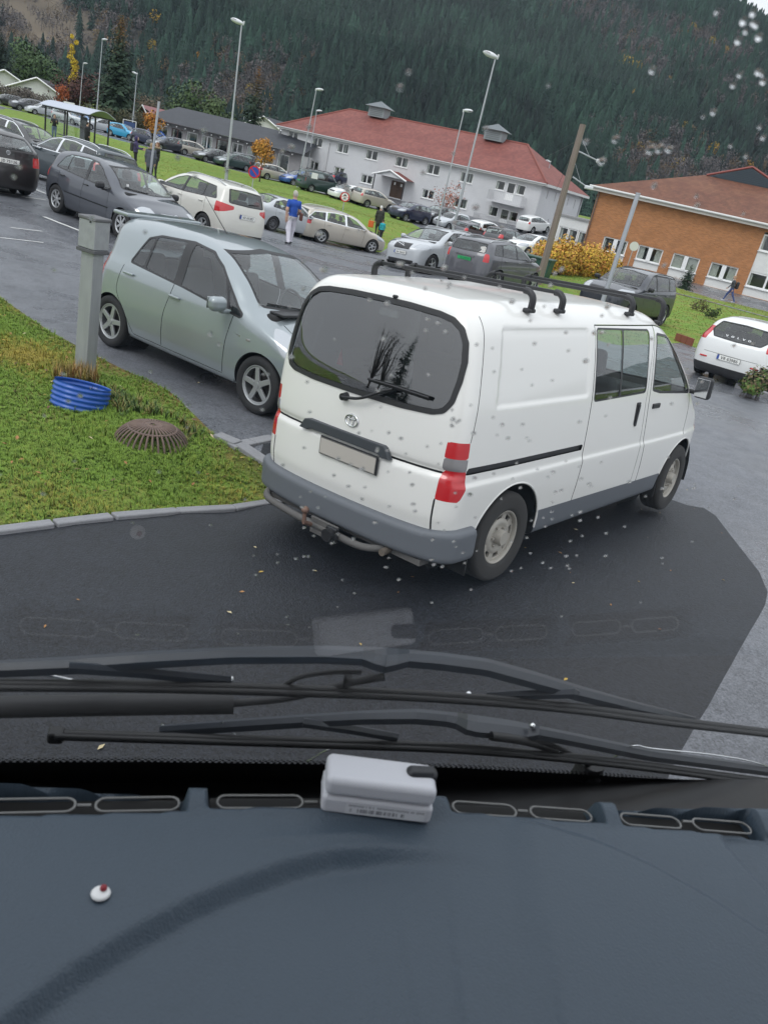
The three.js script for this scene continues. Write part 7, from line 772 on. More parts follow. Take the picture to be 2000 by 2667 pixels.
{ // granite kerb stones
  const stone = std([0.26, 0.26, 0.27], 0.85, 0, { map: (() => { const t = tex(256, (u, v) => 0.75 + 0.35 * vnoise(u * 90, v * 90, 15, 90) + 0.3 * (fbm(u * 6, v * 6, 16, 3, 6) - 0.5)); t.repeat.set(2, 2); return t; })() });
  const k = thing('kerb', 'row of grey granite kerb stones between grass and fresh asphalt', 'kerb'), line = [[-6.2, kerbTop[0][1] + (kerbTop[0][1] - kerbTop[1][1]) * 2.2], ...kerbTop, kerbEnd]; const r = rng(3);
  const run = (line, len, w, h) => { let acc = 0; for (let i = 0; i + 1 < line.length; i++) { const a = line[i], b = line[i + 1], L = Math.hypot(b[0] - a[0], b[1] - a[1]), n = Math.max(1, Math.round(L / len)); for (let q = 0; q < n; q++) { const x = lerp(a[0], b[0], (q + 0.5) / n), z = lerp(a[1], b[1], (q + 0.5) / n), m = mesh('kerb_stone', rbox(L / n - 0.008, 0.3, w, 0.012), stone, k); const ux = (b[0] - a[0]) / L, uz = (b[1] - a[1]) / L, l2 = L / n / 2, g0 = ground(x - ux * l2, z - uz * l2), g1 = ground(x + ux * l2, z + uz * l2); m.position.set(x, (g0 + g1) / 2 - 0.15 + h, z); m.rotation.order = 'YXZ'; m.rotation.y = -Math.atan2(b[1] - a[1], b[0] - a[0]); m.rotation.z = Math.atan2(g1 - g0, L / n); } } };
  run(line.map(([x, z]) => [x, z + 0.045]), 0.9, 0.085, 0.03);
  run(GP([ZC(1335, 1030), ZC(1470, 1085), ZC(1650, 1205), [730, 1250]]), 0.5, 0.13, 0.03); run(GP([ZC(1425, 1095), ZC(1560, 1068), ZC(1690, 1042)]), 0.6, 0.13, 0.015);
  const k2 = thing('kerb', 'pale granite kerb of the planted bed at the white sporty hatchback', 'kerb'); const l2 = GP([[1912, 1008], [1960, 1022], [2030, 1050], [2150, 1100]]); for (let i = 0; i + 1 < l2.length; i++) { const a = l2[i], b = l2[i + 1], m = mesh('kerb_stone', rbox(Math.hypot(b[0] - a[0], b[1] - a[1]) - 0.01, 0.3, 0.14, 0.02), stone, k2); m.position.set((a[0] + b[0]) / 2, ground((a[0] + b[0]) / 2, (a[1] + b[1]) / 2) - 0.04, (a[1] + b[1]) / 2); m.rotation.y = -Math.atan2(b[1] - a[1], b[0] - a[0]); }
}
{ // painted bay lines
  const white = std([0.62, 0.62, 0.6], 0.6); const line = (a, b, w = 0.1) => { const p = G(...a), q = G(...b), n = 8, d = q.clone().sub(p); const S2 = { p: [], n: [] }, nx = -d.z / Math.hypot(d.x, d.z) * w / 2, nz = d.x / Math.hypot(d.x, d.z) * w / 2; const pt = (t, s) => { const x = p.x + d.x * t + nx * s, z = p.z + d.z * t + nz * s; return [x, ground(x, z) + 0.006, z]; }; for (let i = 0; i < n; i++) { const a0 = pt(i / n, 1), a1 = pt((i + 1) / n, 1), b0 = pt(i / n, -1), b1 = pt((i + 1) / n, -1); for (const v of [a0, a1, b0, b0, a1, b1]) { S2.p.push(...v); S2.n.push(0, 1, 0); } } return geo(S2); };
  [[Z4(385, 1112), Z4(700, 1235)], [Z4(-50, 895), Z4(140, 922)], [Z4(190, 938), Z4(400, 965)], [Z4(280, 862), Z4(400, 912)], [Z4(95, 1205), Z4(370, 1238)], [Z4(0, 1292), Z4(380, 1335)]].forEach(([a, b], i) => { const m = mesh('bay_line', line(a, b, i > 3 ? 0.05 : 0.1), white); tag(m, i === 0 ? 'long white bay line beside the graphite hatchback' : i < 4 ? 'white bay line between the near-black liftback and the graphite hatchback' : 'worn thin white line on the wet asphalt', 'road marking', i && 'painted lines on the car park', 'structure'); });
}
// ---------------------------------------------------------------- people: one body surface each, clothes cut from it
const cap = (p, a, b, ra, rb) => { const bax = b[0] - a[0], bay = b[1] - a[1], baz = b[2] - a[2], pax = p[0] - a[0], pay = p[1] - a[1], paz = p[2] - a[2], t = clamp((pax * bax + pay * bay + paz * baz) / (bax * bax + bay * bay + baz * baz), 0, 1); return Math.hypot(pax - bax * t, pay - bay * t, paz - baz * t) - lerp(ra, rb, t); };
function person(label, P0, h, face, o) { // faces +x before turning; arms: [forward swing, bend] of left and right; stride in metres
  const g = thing('person', label, 'person', 'people on the car park', P0); g.rotation.y = face; const k = h / 1.75; g.scale.setScalar(k);
  const st = o.stride ?? 0, lean = o.lean ?? 0, coat = o.coat ?? 0, J = { hip: [0, 0.93, 0], chest: [lean * 0.6, 1.30, 0], neck: [lean, 1.47, 0], head: [lean * 1.2 + 0.02, 1.63, 0] };
  const bones = [[J.hip, [lean * 0.3, 1.12, 0], 0.135 + coat * 0.03, 0.13 + coat * 0.03], [[lean * 0.3, 1.12, 0], J.chest, 0.13 + coat * 0.03, 0.145 + coat * 0.02], [[lean * 0.6, 1.33, 0.09], [lean * 0.6, 1.33, -0.09], 0.115, 0.115], [J.chest, J.neck, 0.10, 0.058], [J.neck, J.head, 0.056, 0.06]];
  const hands = [];
  for (const s of [-1, 1]) { const fw = s * st, kn = [fw * 0.55 + 0.03, 0.50, s * 0.10], an = [fw - (fw < 0 ? 0.05 : 0), fw < 0 ? 0.13 : 0.09, s * 0.095]; bones.push([[0, 0.92, s * 0.085], kn, 0.098 + coat * 0.01, 0.066 + (o.loose || 0)], [kn, an, 0.064 + (o.loose || 0), 0.042 + (o.loose || 0)], [[an[0] - 0.03, an[1] - 0.045, an[2]], [an[0] + 0.17, fw < 0 ? 0.045 : 0.04, an[2] + s * 0.02], 0.045, 0.034]);
    const [sw, bd] = o.arms?.[s < 0 ? 0 : 1] || [0, 0.15], sh = [lean * 0.7, 1.39, s * 0.19], el = [sh[0] + Math.sin(sw) * 0.29, sh[1] - Math.cos(sw) * 0.28, s * 0.235], wr = [el[0] + Math.sin(sw + bd) * 0.25, el[1] - Math.cos(sw + bd) * 0.25, s * (0.235 - 0.05 * bd)]; bones.push([sh, el, 0.060 + coat * 0.012, 0.046 + coat * 0.012], [el, wr, 0.045 + coat * 0.012, 0.030 + coat * 0.008]); hands.push([wr, [wr[0] + Math.sin(sw + bd) * 0.09, wr[1] - Math.cos(sw + bd) * 0.09, wr[2]], s, sw + bd]); bones.push([wr, hands[hands.length - 1][1], 0.027, 0.033]); }
  if (coat) bones.push([[0, 1.1, 0], [-0.01, 0.72, 0], 0.16, 0.165]);
  const f = (x, y, z) => { const p = [x, y, z]; let d = 9; for (const b of bones) d = smin(d, cap(p, b[0], b[1], b[2], b[3]), 0.05); const hx = (x - J.head[0]) / 0.098, hy = (y - J.head[1]) / 0.122, hz = (z - J.head[2]) / 0.078; d = smin(d, (Math.hypot(hx, hy, hz) - 1) * 0.085, 0.03); d = smin(d, cap(p, [J.head[0] + 0.085, J.head[1] + 0.01, 0], [J.head[0] + 0.108, J.head[1] - 0.025, 0], 0.010, 0.016), 0.02); if (o.hood) d = smin(d, (Math.hypot((x - J.head[0] + 0.025) / 0.125, (y - J.head[1] - 0.005) / 0.145, z / 0.112) - 1) * 0.11, 0.02); return d; };
  let S = surfaceNets(f, [-0.55 - Math.abs(st), -0.03, -0.42], [0.6 + Math.abs(st), 1.86, 0.42], 0.026), sh, tr, hr, sk;
  const hd = (x, y, z) => Math.min(...hands.map((q) => Math.hypot(x - q[1][0], y - q[1][1], z - q[1][2]) - 0.075));
  [sh, S] = split(S, (x, y) => y - 0.085 - (o.boots || 0)); [sk, S] = split(S, (x, y, z) => Math.min(hd(x, y, z), o.sleeve ? Math.min(...hands.map((q) => cap([x, y, z], q[0], [q[0][0] - Math.sin(q[3]) * 0.26, q[0][1] + Math.cos(q[3]) * 0.27, q[0][2]], 0.075, 0.078))) : 9)); let hdS; [hdS, S] = split(S, (x, y) => 1.475 - y); [tr, S] = split(S, (x, y, z) => Math.max(y - (coat ? 0.62 : 0.94), 0)  - (y < (coat ? 0.62 : 0.94) ? 0.001 : 0));
  const skin = std(o.skin || [0.48, 0.30, 0.22], 0.6);
  [hr, hdS] = split(hdS, (x, y, z) => o.hood ? Math.max(-1, (x - J.head[0] - 0.055)) : Math.max(1.50 - y + (o.longHair ? 0 : 0.05), Math.min(x - J.head[0] - 0.0 + 1.1 * Math.max(0, J.head[1] + 0.03 - y), J.head[1] + 0.062 - y) * 1));
  const fingers = hands.flatMap(([w, q, s, a]) => { const dx = Math.sin(a + 0.25), dy = -Math.cos(a + 0.25), out = []; [[0.03, 0.062], [0.01, 0.072], [-0.01, 0.068], [-0.03, 0.052]].forEach(([off, L]) => { const b = V3(q[0] + off * Math.cos(a) * 0.9, q[1] + off * Math.sin(a) * 0.9 - 0.01, q[2]); const m = b.clone().add(V3(dx * L * 0.6, dy * L * 0.6, 0)); out.push(between(b, m, 0.0095, 0.009, 6), between(m, m.clone().add(V3(dx * L * 0.5, dy * L * 0.5, -s * 0.02)), 0.009, 0.007, 6)); }); const tb = V3(q[0] + 0.03 * Math.cos(a), q[1] + 0.03, q[2] - s * 0.012); out.push(between(tb, tb.clone().add(V3(0.03 * Math.cos(a) + dx * 0.03, dy * 0.045, -s * 0.02)), 0.011, 0.009, 6)); return out; });
  mesh('body', [geo(join(hdS, sk)), ...fingers], skin, g); mesh(coat ? 'coat' : 'top', geo(S), std(o.top, 0.85), g); mesh('trousers', geo(tr), std(o.legs, 0.85), g); mesh('shoes', geo(sh), std(o.shoes || [0.02, 0.02, 0.022], 0.6), g); if (hr.p.length) mesh(o.hood ? 'hood' : 'hair', geo(sink(hr, o.hood ? 0 : -0.012)), std(o.hood ? o.top : o.hair || [0.05, 0.03, 0.02], 0.9), g);
  if (o.longHair) mesh('long_hair', [new THREE.SphereGeometry(0.1, 12, 8).scale(0.7, 1.5, 0.95).translate(J.head[0] - 0.05, J.head[1] - 0.12, 0)], std(o.hair, 0.9), g);
  if (o.fur) mesh('fur_collar', new THREE.TorusGeometry(0.115, 0.05, 8, 18).rotateX(Math.PI / 2 - 0.2).translate(J.neck[0], J.neck[1] + 0.03, 0), std([0.26, 0.2, 0.13], 1), g);
  // eyes and mouth
  mesh('eyes', [-1, 1].map((s) => new THREE.SphereGeometry(0.011, 8, 6).translate(J.head[0] + 0.083, J.head[1] + 0.012, s * 0.03)), std([0.03, 0.02, 0.02], 0.3), g);
  return g;
}
const bag = (name, label, P0, geos, mat, rot = 0) => { const o = thing(name, label, 'bag', null, P0); o.rotation.y = rot; mesh('bag_body', geos, mat, o); return o; };
{
  const gp = (px, d) => { const p = G(...px); return p; };
  let p = gp(Z5(972, 790)); person('walking man in blue t-shirt and white trousers', p, 1.78, R(118), { top: [0.018, 0.075, 0.36], legs: [0.62, 0.6, 0.66], shoes: [0.02, 0.02, 0.025], hair: [0.42, 0.40, 0.34], stride: 0.16, arms: [[-0.15, 0.12], [0.1, 0.55]], sleeve: true, loose: 0.018 });
  bag('shoulder_bag', 'brown leather bag carried by the man in blue', V3(p.x + 0.30, p.y + 0.98, p.z + 0.02), [rbox(0.1, 0.26, 0.3, 0.04, 0, 0, 0)], std([0.10, 0.035, 0.025], 0.6), 0.3);
  p = G(...Z6(222, 590)); const q = person('white-haired person in a long dark olive coat on the lawn edge', p, 1.62, R(105), { top: [0.030, 0.030, 0.024], legs: [0.02, 0.02, 0.022], hair: [0.62, 0.6, 0.58], coat: 1, stride: 0.05, lean: 0.05 });
  bag('shopping_bag', 'orange bag carried by the white-haired person', V3(p.x - 0.42, p.y + 0.55, p.z + 0.05), [rbox(0.3, 0.36, 0.12, 0.03, 0, 0, 0), new THREE.TorusGeometry(0.1, 0.01, 6, 16).translate(0, 0.2, 0)], std([0.6, 0.12, 0.02], 0.6));
  p = G(...Z6(246, 630)); person('small child in a turquoise jacket beside the olive coat', p, 1.12, R(120), { top: [0.02, 0.34, 0.40], legs: [0.025, 0.025, 0.03], hair: [0.04, 0.02, 0.015], coat: 0, stride: 0.1, loose: 0.012 });
  p = G(...Z4(1163, 697)); person('person in purple hooded jacket and black trousers on the grass', p, 1.68, R(20), { top: [0.045, 0.035, 0.10], legs: [0.012, 0.012, 0.014], hood: true, coat: 0, arms: [[0.5, 1.2], [0.4, 1.1]], loose: 0.01 });
  bag('backpack', 'black backpack worn by the person in purple', V3(p.x - 0.22, p.y + 1.12, p.z - 0.02), [rbox(0.2, 0.46, 0.32, 0.08, 0, 0, 0, 3)], M.plastic, R(20));
  p = G(...Z4(1288, 800)); person('person in grey padded coat with fur collar behind the crossover', p, 1.74, R(95), { top: [0.075, 0.08, 0.105], legs: [0.02, 0.02, 0.025], hair: [0.30, 0.22, 0.13], coat: 1, fur: true });
  p = G(...Z4(1345, 775)); person('brown-haired person in dark jacket facing the grey coat', p, 1.72, R(200), { top: [0.02, 0.02, 0.022], legs: [0.02, 0.02, 0.025], hair: [0.16, 0.08, 0.04], fur: true, longHair: true, arms: [[0.6, 1.6], [0.2, 0.4]] });
  p = ptOn(Z4(470, 420), 60); person('long-haired woman in black jacket and blue jeans at the shelter', p, 1.72, R(-70), { top: [0.014, 0.014, 0.015], legs: [0.10, 0.14, 0.22], hair: [0.09, 0.035, 0.02], longHair: true, coat: 0, arms: [[0.5, 1.5], [0.4, 1.4]] });
  p = ptOn(Z4(750, 490), 59); person('person in black clothes waiting inside the shelter', p, 1.74, R(60), { top: [0.012, 0.012, 0.013], legs: [0.012, 0.012, 0.014], hair: [0.03, 0.02, 0.015], coat: 1 });
  p = ptOn(Z7(1362, 1078), 56.5); person('striding person in dark jacket, blue jeans and white shoes before the brick building', p, 1.78, R(160), { top: [0.05, 0.055, 0.06], legs: [0.05, 0.08, 0.20], shoes: [0.6, 0.6, 0.6], hair: [0.35, 0.22, 0.12], stride: 0.34, lean: 0.05, arms: [[-0.3, 0.3], [0.35, 0.3]] });
  bag('backpack', 'black backpack worn by the striding person', V3(p.x + 0.24, p.y + 1.18, p.z + 0.06), [rbox(0.22, 0.5, 0.36, 0.09, 0, 0, 0, 3)], M.black, R(160));
}
// ---------------------------------------------------------------- the cab we look out of: dashboard, windscreen, wipers
{
  const th = R(14.7), Rv = V3(Math.cos(th), 0, -Math.sin(th)), Fv = V3(-Math.sin(th), 0, -Math.cos(th));
  const cab = thing('bus_cab', 'cab with blue grey dashboard, wet windscreen and two black wipers', 'vehicle', null, EYE.clone()); cab.quaternion.setFromRotationMatrix(new THREE.Matrix4().makeBasis(Rv, V3(0, 1, 0), Fv.clone().negate()));
  const L = (v) => V3(v.dot(Rv), v.y, -v.dot(Fv)); // world direction -> cab axes (x right, y up, z back)
  const dl = (px, py) => L(ray(...ZD(px, py)));
  const onDash = (px, py, y = -0.5) => { const d = dl(px, py); return d.multiplyScalar(y / d.y); };
  const f0 = 0.62, y0 = -0.53, ph = R(61), de = R(-3), gx = V3(Math.cos(de), 0, Math.sin(de)), gn = V3(Math.sin(de) * Math.sin(ph), Math.cos(ph), -Math.cos(de) * Math.sin(ph)), gu = V3(-Math.sin(de) * Math.cos(ph), Math.sin(ph), Math.cos(de) * Math.cos(ph)), g0 = V3(0, y0, -f0); // glass plane: normal outwards, up-slope axis
  const onGlass = (px, py, off = 0) => { const d = dl(px, py); return d.multiplyScalar((g0.dot(gn) + off) / d.dot(gn)); };
  const G2 = (px, py, off = 0) => { const p = onGlass(px, py, off).sub(g0); return [p.dot(gx), p.dot(gu)]; };
  const flip = (g) => { if (g.index) { const a = g.index.array; for (let i = 0; i < a.length; i += 3) { const t = a[i + 1]; a[i + 1] = a[i + 2]; a[i + 2] = t; } return g; } for (const k of ['position', 'normal', 'uv']) { const A = g.attributes[k], n = A.itemSize, a = A.array; for (let i = 0; i < A.count; i += 3) for (let c = 0; c < n; c++) { const t = a[(i + 1) * n + c]; a[(i + 1) * n + c] = a[(i + 2) * n + c]; a[(i + 2) * n + c] = t; } } return g; };
  const onPlane = (geo, off) => flip(geo).applyMatrix4(new THREE.Matrix4().makeBasis(gx, gu, gn)).translate(g0.x + gn.x * off, g0.y + gn.y * off, g0.z + gn.z * off);
  // dashboard: one moulded sheet with creases and vent wells
  const c1 = [[-40, 2260], [40, 2195], [170, 2100], [300, 2022], [420, 1960], [520, 1918], [620, 1882], [720, 1858], [830, 1852], [960, 1858], [1150, 1900]].map(([a, b]) => onDash(a, b)).map((p) => [p.x, p.z]);
  const c2 = [[1060, 1783], [1150, 1796], [1280, 1832], [1400, 1882], [1520, 1945], [1659, 2030], [1800, 2120]].map(([a, b]) => onDash(a, b)).map((p) => [p.x, p.z]);
  const c3 = [[480, 1838], [620, 1822], [760, 1815], [850, 1820]].map(([a, b]) => onDash(a, b)).map((p) => [p.x, p.z]);
  const sdLine = (Pl, x, z) => { let bd = 1e9, s = 1, tt = 0; for (let i = 0; i + 1 < Pl.length; i++) { const ex = Pl[i + 1][0] - Pl[i][0], ez = Pl[i + 1][1] - Pl[i][1], wx = x - Pl[i][0], wz = z - Pl[i][1], t = clamp((wx * ex + wz * ez) / (ex * ex + ez * ez), 0, 1), d = Math.hypot(wx - ex * t, wz - ez * t); if (d < bd) { bd = d; s = ex * wz - ez * wx > 0 ? 1 : -1; tt = (i + t) / (Pl.length - 1); } } return [bd * s, tt]; };
  const vents = [[-60, 405, 1737], [445, 885, 1733], [962, 1295, 1742], [1330, 1640, 1765]].map(([a, b, y]) => { const p = onDash(a, y + (a < 400 ? 6 : 0), -0.497), q = onDash(b, y + (a > 900 ? 20 : 0), -0.497); return [p, q]; });
  const well = (x, z) => { let w = 0; for (const [p, q] of vents) { const t = (x - p.x) / (q.x - p.x), zc = lerp(p.z, q.z, t) - 0.003; w = Math.max(w, sstep(0.0, 0.006, Math.min(x - p.x, q.x - x)) * sstep(0.0165, 0.0135, Math.abs(z - zc))); } return w; };
  const yD = (x, z) => { const [d1, t1] = sdLine(c1, x, z), [d2, t2] = sdLine(c2, x, z), [d3, t3] = sdLine(c3, x, z); let y = -0.5 + 0.010 * sstep(-0.25, -0.6, z) - 0.012 * x * x; const back = -z; y += 0.006 * sstep(0.527, 0.515, back) * sstep(0.49, 0.515, back); y -= 0.06 * sstep(0.522, 0.545, back); y -= 0.011 * sstep(-0.0085, 0.0085, d1) * sstep(1.0, 0.72, t1) * (Math.abs(d1) < 0.3 ? 1 : 1); y += 0.007 * sstep(-0.007, 0.007, d2) * sstep(0, 0.15, t2) * sstep(0.25, 0.2, Math.abs(d2)); y += 0.0012 * Math.exp(-((d3 / 0.004) ** 2)) * sstep(0, 0.3, t3) * sstep(1, 0.7, t3); const rp = onDash(1545, 1812); if (x > rp.x && z < rp.z + 0.12 && back < 0.53) y -= 0.006 * sstep(0, 0.01, x - rp.x - 0.25 * Math.max(0, z - rp.z - 0.012)) * sstep(-0.006, 0.004, z - rp.z) * sstep(0.1, 0.09, z - rp.z); return y - 0.034 * well(x, z); };
  { const xs = [], zs = [], Pn = [], idx = []; for (let x = -0.75; x <= 1.05; x += x < -0.35 || x > 0.65 ? 0.008 : 0.003) xs.push(x); for (let z = -0.546; z <= 0.15; z += z > -0.12 ? 0.012 : z > -0.47 ? 0.003 : 0.0024) zs.push(z); for (const z of zs) for (const x of xs) Pn.push(x, yD(x, z), z); const nx = xs.length; for (let j = 0; j + 1 < zs.length; j++) for (let i = 0; i + 1 < nx; i++) { const a = j * nx + i; idx.push(a, a + nx + 1, a + 1, a, a + nx, a + nx + 1); } const g = new THREE.BufferGeometry(); g.setAttribute('position', new THREE.Float32BufferAttribute(Pn, 3)); const uv = []; for (let i = 0; i < Pn.length; i += 3) uv.push(Pn[i] * 9, Pn[i + 2] * 9); g.setAttribute('uv', new THREE.Float32BufferAttribute(uv, 2)); g.setIndex(idx); g.computeVertexNormals();
    const bt = tex(512, (u, v) => 0.5 * vnoise(u * 128, v * 128, 3, 128) + 0.5 * vnoise(u * 70, v * 70, 4, 70), { srgb: false }), dc = tex(256, (u, v) => 0.88 + 0.14 * fbm(u * 4, v * 4, 31, 4, 4) + 0.10 * vnoise(u * 120, v * 120, 33, 120) + (hash2(Math.floor(u * 256), Math.floor(v * 256), 35) > 0.9985 ? 0.5 : 0)); dc.repeat.set(0.5, 0.5); const dash = mesh('dashboard', g, std([0.043, 0.064, 0.088], 0.5, 0, { bumpMap: bt, bumpScale: 0.0004, map: dc }), cab);
    const grey = std([0.20, 0.20, 0.195], 0.5); vents.forEach(([p, q]) => { for (const k of [0, 1]) { const a = lerp(p.x, q.x, k ? 0.53 : 0.03) + 0.004, b = lerp(p.x, q.x, k ? 0.98 : 0.48) - 0.003, z0 = lerp(p.z, q.z, k ? 0.53 : 0.03), z1 = lerp(p.z, q.z, k ? 0.98 : 0.48), pts = [], hw = 0.0072; for (let i = 0; i <= 6; i++) { const t = Math.PI / 2 + i / 6 * Math.PI; pts.push(V3(a + hw + Math.cos(t) * hw, 0, Math.sin(t) * hw)); } for (let i = 0; i <= 6; i++) { const t = -Math.PI / 2 + i / 6 * Math.PI; pts.push(V3(b - hw + Math.cos(t) * hw, 0, Math.sin(t) * hw)); } for (const v of pts) { const t = (v.x - a) / (b - a); v.z += lerp(z0, z1, t) - 0.003; v.y = -0.4995 - 0.012 * v.x * v.x; } const vm = mesh('air_vent', new THREE.TubeGeometry(new THREE.CatmullRomCurve3(pts, true, 'catmullrom', 0.1), 60, 0.0011, 6, true), grey, dash); } const m = mesh('vent_link', tube([V3(lerp(p.x, q.x, 0.47), -0.5, lerp(p.z, q.z, 0.47) - 0.003), V3(lerp(p.x, q.x, 0.535), -0.5, lerp(p.z, q.z, 0.535) - 0.003)], 0.0016, 6, 5), grey, dash); const dk = mesh('vent_floor', box(q.x - p.x - 0.010, 0.004, 0.030), M.under, dash); dk.position.set((p.x + q.x) / 2, -0.512 - 0.012 * ((p.x + q.x) / 2) ** 2, (p.z + q.z) / 2 - 0.003); dk.rotation.y = -Math.atan2(q.z - p.z, q.x - p.x); });
    mesh('dash_front', [box(1.9, 0.5, 0.02, 0.15, -0.78, 0.14)], M.black, cab); { const q = [], b0 = (x) => g0.clone().addScaledVector(gx, x).addScaledVector(gu, -0.105); for (let x = -0.9; x < 1.2; x += 0.1) { const a = V3(x, -0.56, -0.53), b = V3(x + 0.1, -0.56, -0.53), c = b0(x + 0.1), d = b0(x); q.push(a.x, a.y, a.z, c.x, c.y, c.z, b.x, b.y, b.z, a.x, a.y, a.z, d.x, d.y, d.z, c.x, c.y, c.z); } const sg = new THREE.BufferGeometry(); sg.setAttribute('position', new THREE.Float32BufferAttribute(q, 3)); sg.computeVertexNormals(); mesh('scuttle_shelf', sg, M.black, cab); } }
  // windscreen and its printed black border
  { const pane = new THREE.PlaneGeometry(2.3, 1.40, 24, 12).translate(0.15, 0.545, 0); const ws = mesh('windscreen', onPlane(pane, 0), phys([0.97, 0.985, 0.98], 0, 0, { transmission: 1, thickness: 0, ior: 1.5 }), cab); ws.castShadow = false;
    const top = [[-150, 1640], [0, 1642], [300, 1641], [700, 1647], [1000, 1655], [1300, 1672], [1659, 1702], [1850, 1722]].map(([a, b]) => G2(a, b)); mesh('glass_border', onPlane(new THREE.ShapeGeometry(new THREE.Shape([...top, [1.1, -0.15], [-0.8, -0.15]].map((p) => new THREE.Vector2(...p)))), -0.002), M.black, ws);
    const dots = []; for (let x = -0.5; x < 1.0; x += 0.0062) { let i = 0; while (i < top.length - 2 && x > top[i + 1][0]) i++; const y = lerp(top[i][1], top[i + 1][1], (x - top[i][0]) / (top[i + 1][0] - top[i][0])); dots.push(new THREE.CircleGeometry(0.0023, 6).translate(x, y + 0.0022, 0), new THREE.CircleGeometry(0.0019, 6).translate(x + 0.0031, y + 0.0062, 0), new THREE.CircleGeometry(0.0013, 6).translate(x, y + 0.0095, 0)); } const dm = mesh('printed_dots', onPlane(merge(dots), -0.002), M.black, ws); dm.userData.kind = 'stuff'; }
  // wipers: outlines lie in a plane just outside the glass
  const armMat = std([0.026, 0.031, 0.040], 0.34), bl = M.black;
  const band = (up, lo, off, th2, mat, name, o) => { // a strip of pressed steel whose broad face looks up at the sky: lower edge by the glass, upper edge level with it
    const at1 = (Pl, x) => { let i = 0; while (i < Pl.length - 2 && x > Pl[i + 1][0]) i++; return lerp(Pl[i][1], Pl[i + 1][1], clamp((x - Pl[i][0]) / (Pl[i + 1][0] - Pl[i][0]), 0, 1)); };
    const n = 64, x0 = up[0][0], x1 = up[up.length - 1][0], S2 = { p: [], n: [] }, A = [], B = [];
    for (let k = 0; k <= n; k++) { const x = lerp(x0, x1, k / n), l = onGlass(x, at1(lo, x), off), d = dl(x, at1(up, x)), u = d.multiplyScalar(l.y / d.y); A.push(u.lerp(V3(u.x, u.y + 0.003, u.z), 1)); B.push(l); }
    const q = (a, b, c, d) => { const nn = new THREE.Vector3().crossVectors(b.clone().sub(a), c.clone().sub(a)).normalize(); for (const v of [a, b, c, a, c, d]) { S2.p.push(v.x, v.y, v.z); S2.n.push(nn.x, nn.y, nn.z); } }, dn = (v) => V3(v.x, v.y - th2, v.z), md = (a, b) => a.clone().lerp(b, 0.5).add(V3(0, 0.0022, 0));
    for (let k = 0; k < n; k++) { const m0 = md(A[k], B[k]), m1 = md(A[k + 1], B[k + 1]); q(B[k], B[k + 1], m1, m0); q(m0, m1, A[k + 1], A[k]); q(dn(B[k]), dn(B[k + 1]), B[k + 1], B[k]); q(A[k], A[k + 1], dn(A[k + 1]), dn(A[k])); }
    for (const k of [0, n]) q(A[k], B[k], dn(B[k]), dn(A[k])); return mesh(name, geo(S2), mat, o); };
  const rod = (pts, off, r, mat, name, o) => mesh(name, tube(pts.map(([a, b]) => onGlass(a, b, off)), r, 40, 8), mat, o);
  { const w = new THREE.Group(); w.name = 'wiper'; cab.add(w);
    band([[-80, 1437], [160, 1424], [300, 1414], [500, 1404], [700, 1401], [830, 1405], [950, 1415], [1050, 1428], [1150, 1455], [1250, 1486], [1370, 1520], [1500, 1553]], [[-80, 1452], [160, 1442], [300, 1431], [500, 1420], [700, 1419], [790, 1424], [825, 1442], [850, 1438], [880, 1428], [950, 1434], [1050, 1447], [1150, 1474], [1250, 1502], [1370, 1531], [1500, 1560]], 0.016, 0.007, armMat, 'bow', w);
    band([[150, 1436], [300, 1446], [420, 1458], [500, 1466]], [[150, 1444], [300, 1454], [420, 1466], [500, 1473]], 0.012, 0.005, armMat, 'yoke', w); band([[1050, 1500], [1130, 1494], [1240, 1490], [1250, 1498]], [[1050, 1507], [1130, 1503], [1240, 1500], [1250, 1503]], 0.012, 0.005, armMat, 'yoke', w);
    rod([[-80, 1478], [300, 1480], [600, 1488], [900, 1500], [1200, 1523], [1450, 1556], [1659, 1582], [1720, 1590]], 0.008, 0.0042, bl, 'blade', w); rod([[-80, 1486], [300, 1489], [600, 1497], [900, 1509], [1200, 1532], [1450, 1564], [1659, 1588]], 0.003, 0.0030, bl, 'rubber', w); rod([[-80, 1474], [300, 1475.5], [600, 1483], [900, 1495], [1200, 1518], [1450, 1551]], 0.0115, 0.0009, M.galv, 'steel_strip', w);
    rod([[-120, 1530], [200, 1524], [505, 1520]], 0.012, 0.0095, M.plastic, 'arm', w); rod([[500, 1520], [620, 1508], [700, 1490], [760, 1474], [830, 1462]], 0.012, 0.0035, M.plastic, 'rod', w); rod([[600, 1490], [650, 1462], [720, 1452], [780, 1452]], 0.014, 0.0022, M.plastic, 'washer_hose', w); band([[745, 1455], [835, 1440], [838, 1478], [760, 1482]], [[745, 1460], [760, 1484]], 0.014, 0.012, bl, 'joint', w); rod([[-60, 1444], [60, 1452], [160, 1470], [235, 1491]], 0.02, 0.0011, M.chrome, 'spring', w);
    for (const [a, b] of [[160, 1431], [498, 1467], [1247, 1493], [1012, 1500], [1480, 1550]]) mesh('rivet', new THREE.SphereGeometry(0.0032, 10, 8).translate(...onGlass(a, b, 0.026).toArray()), M.chrome, w); }
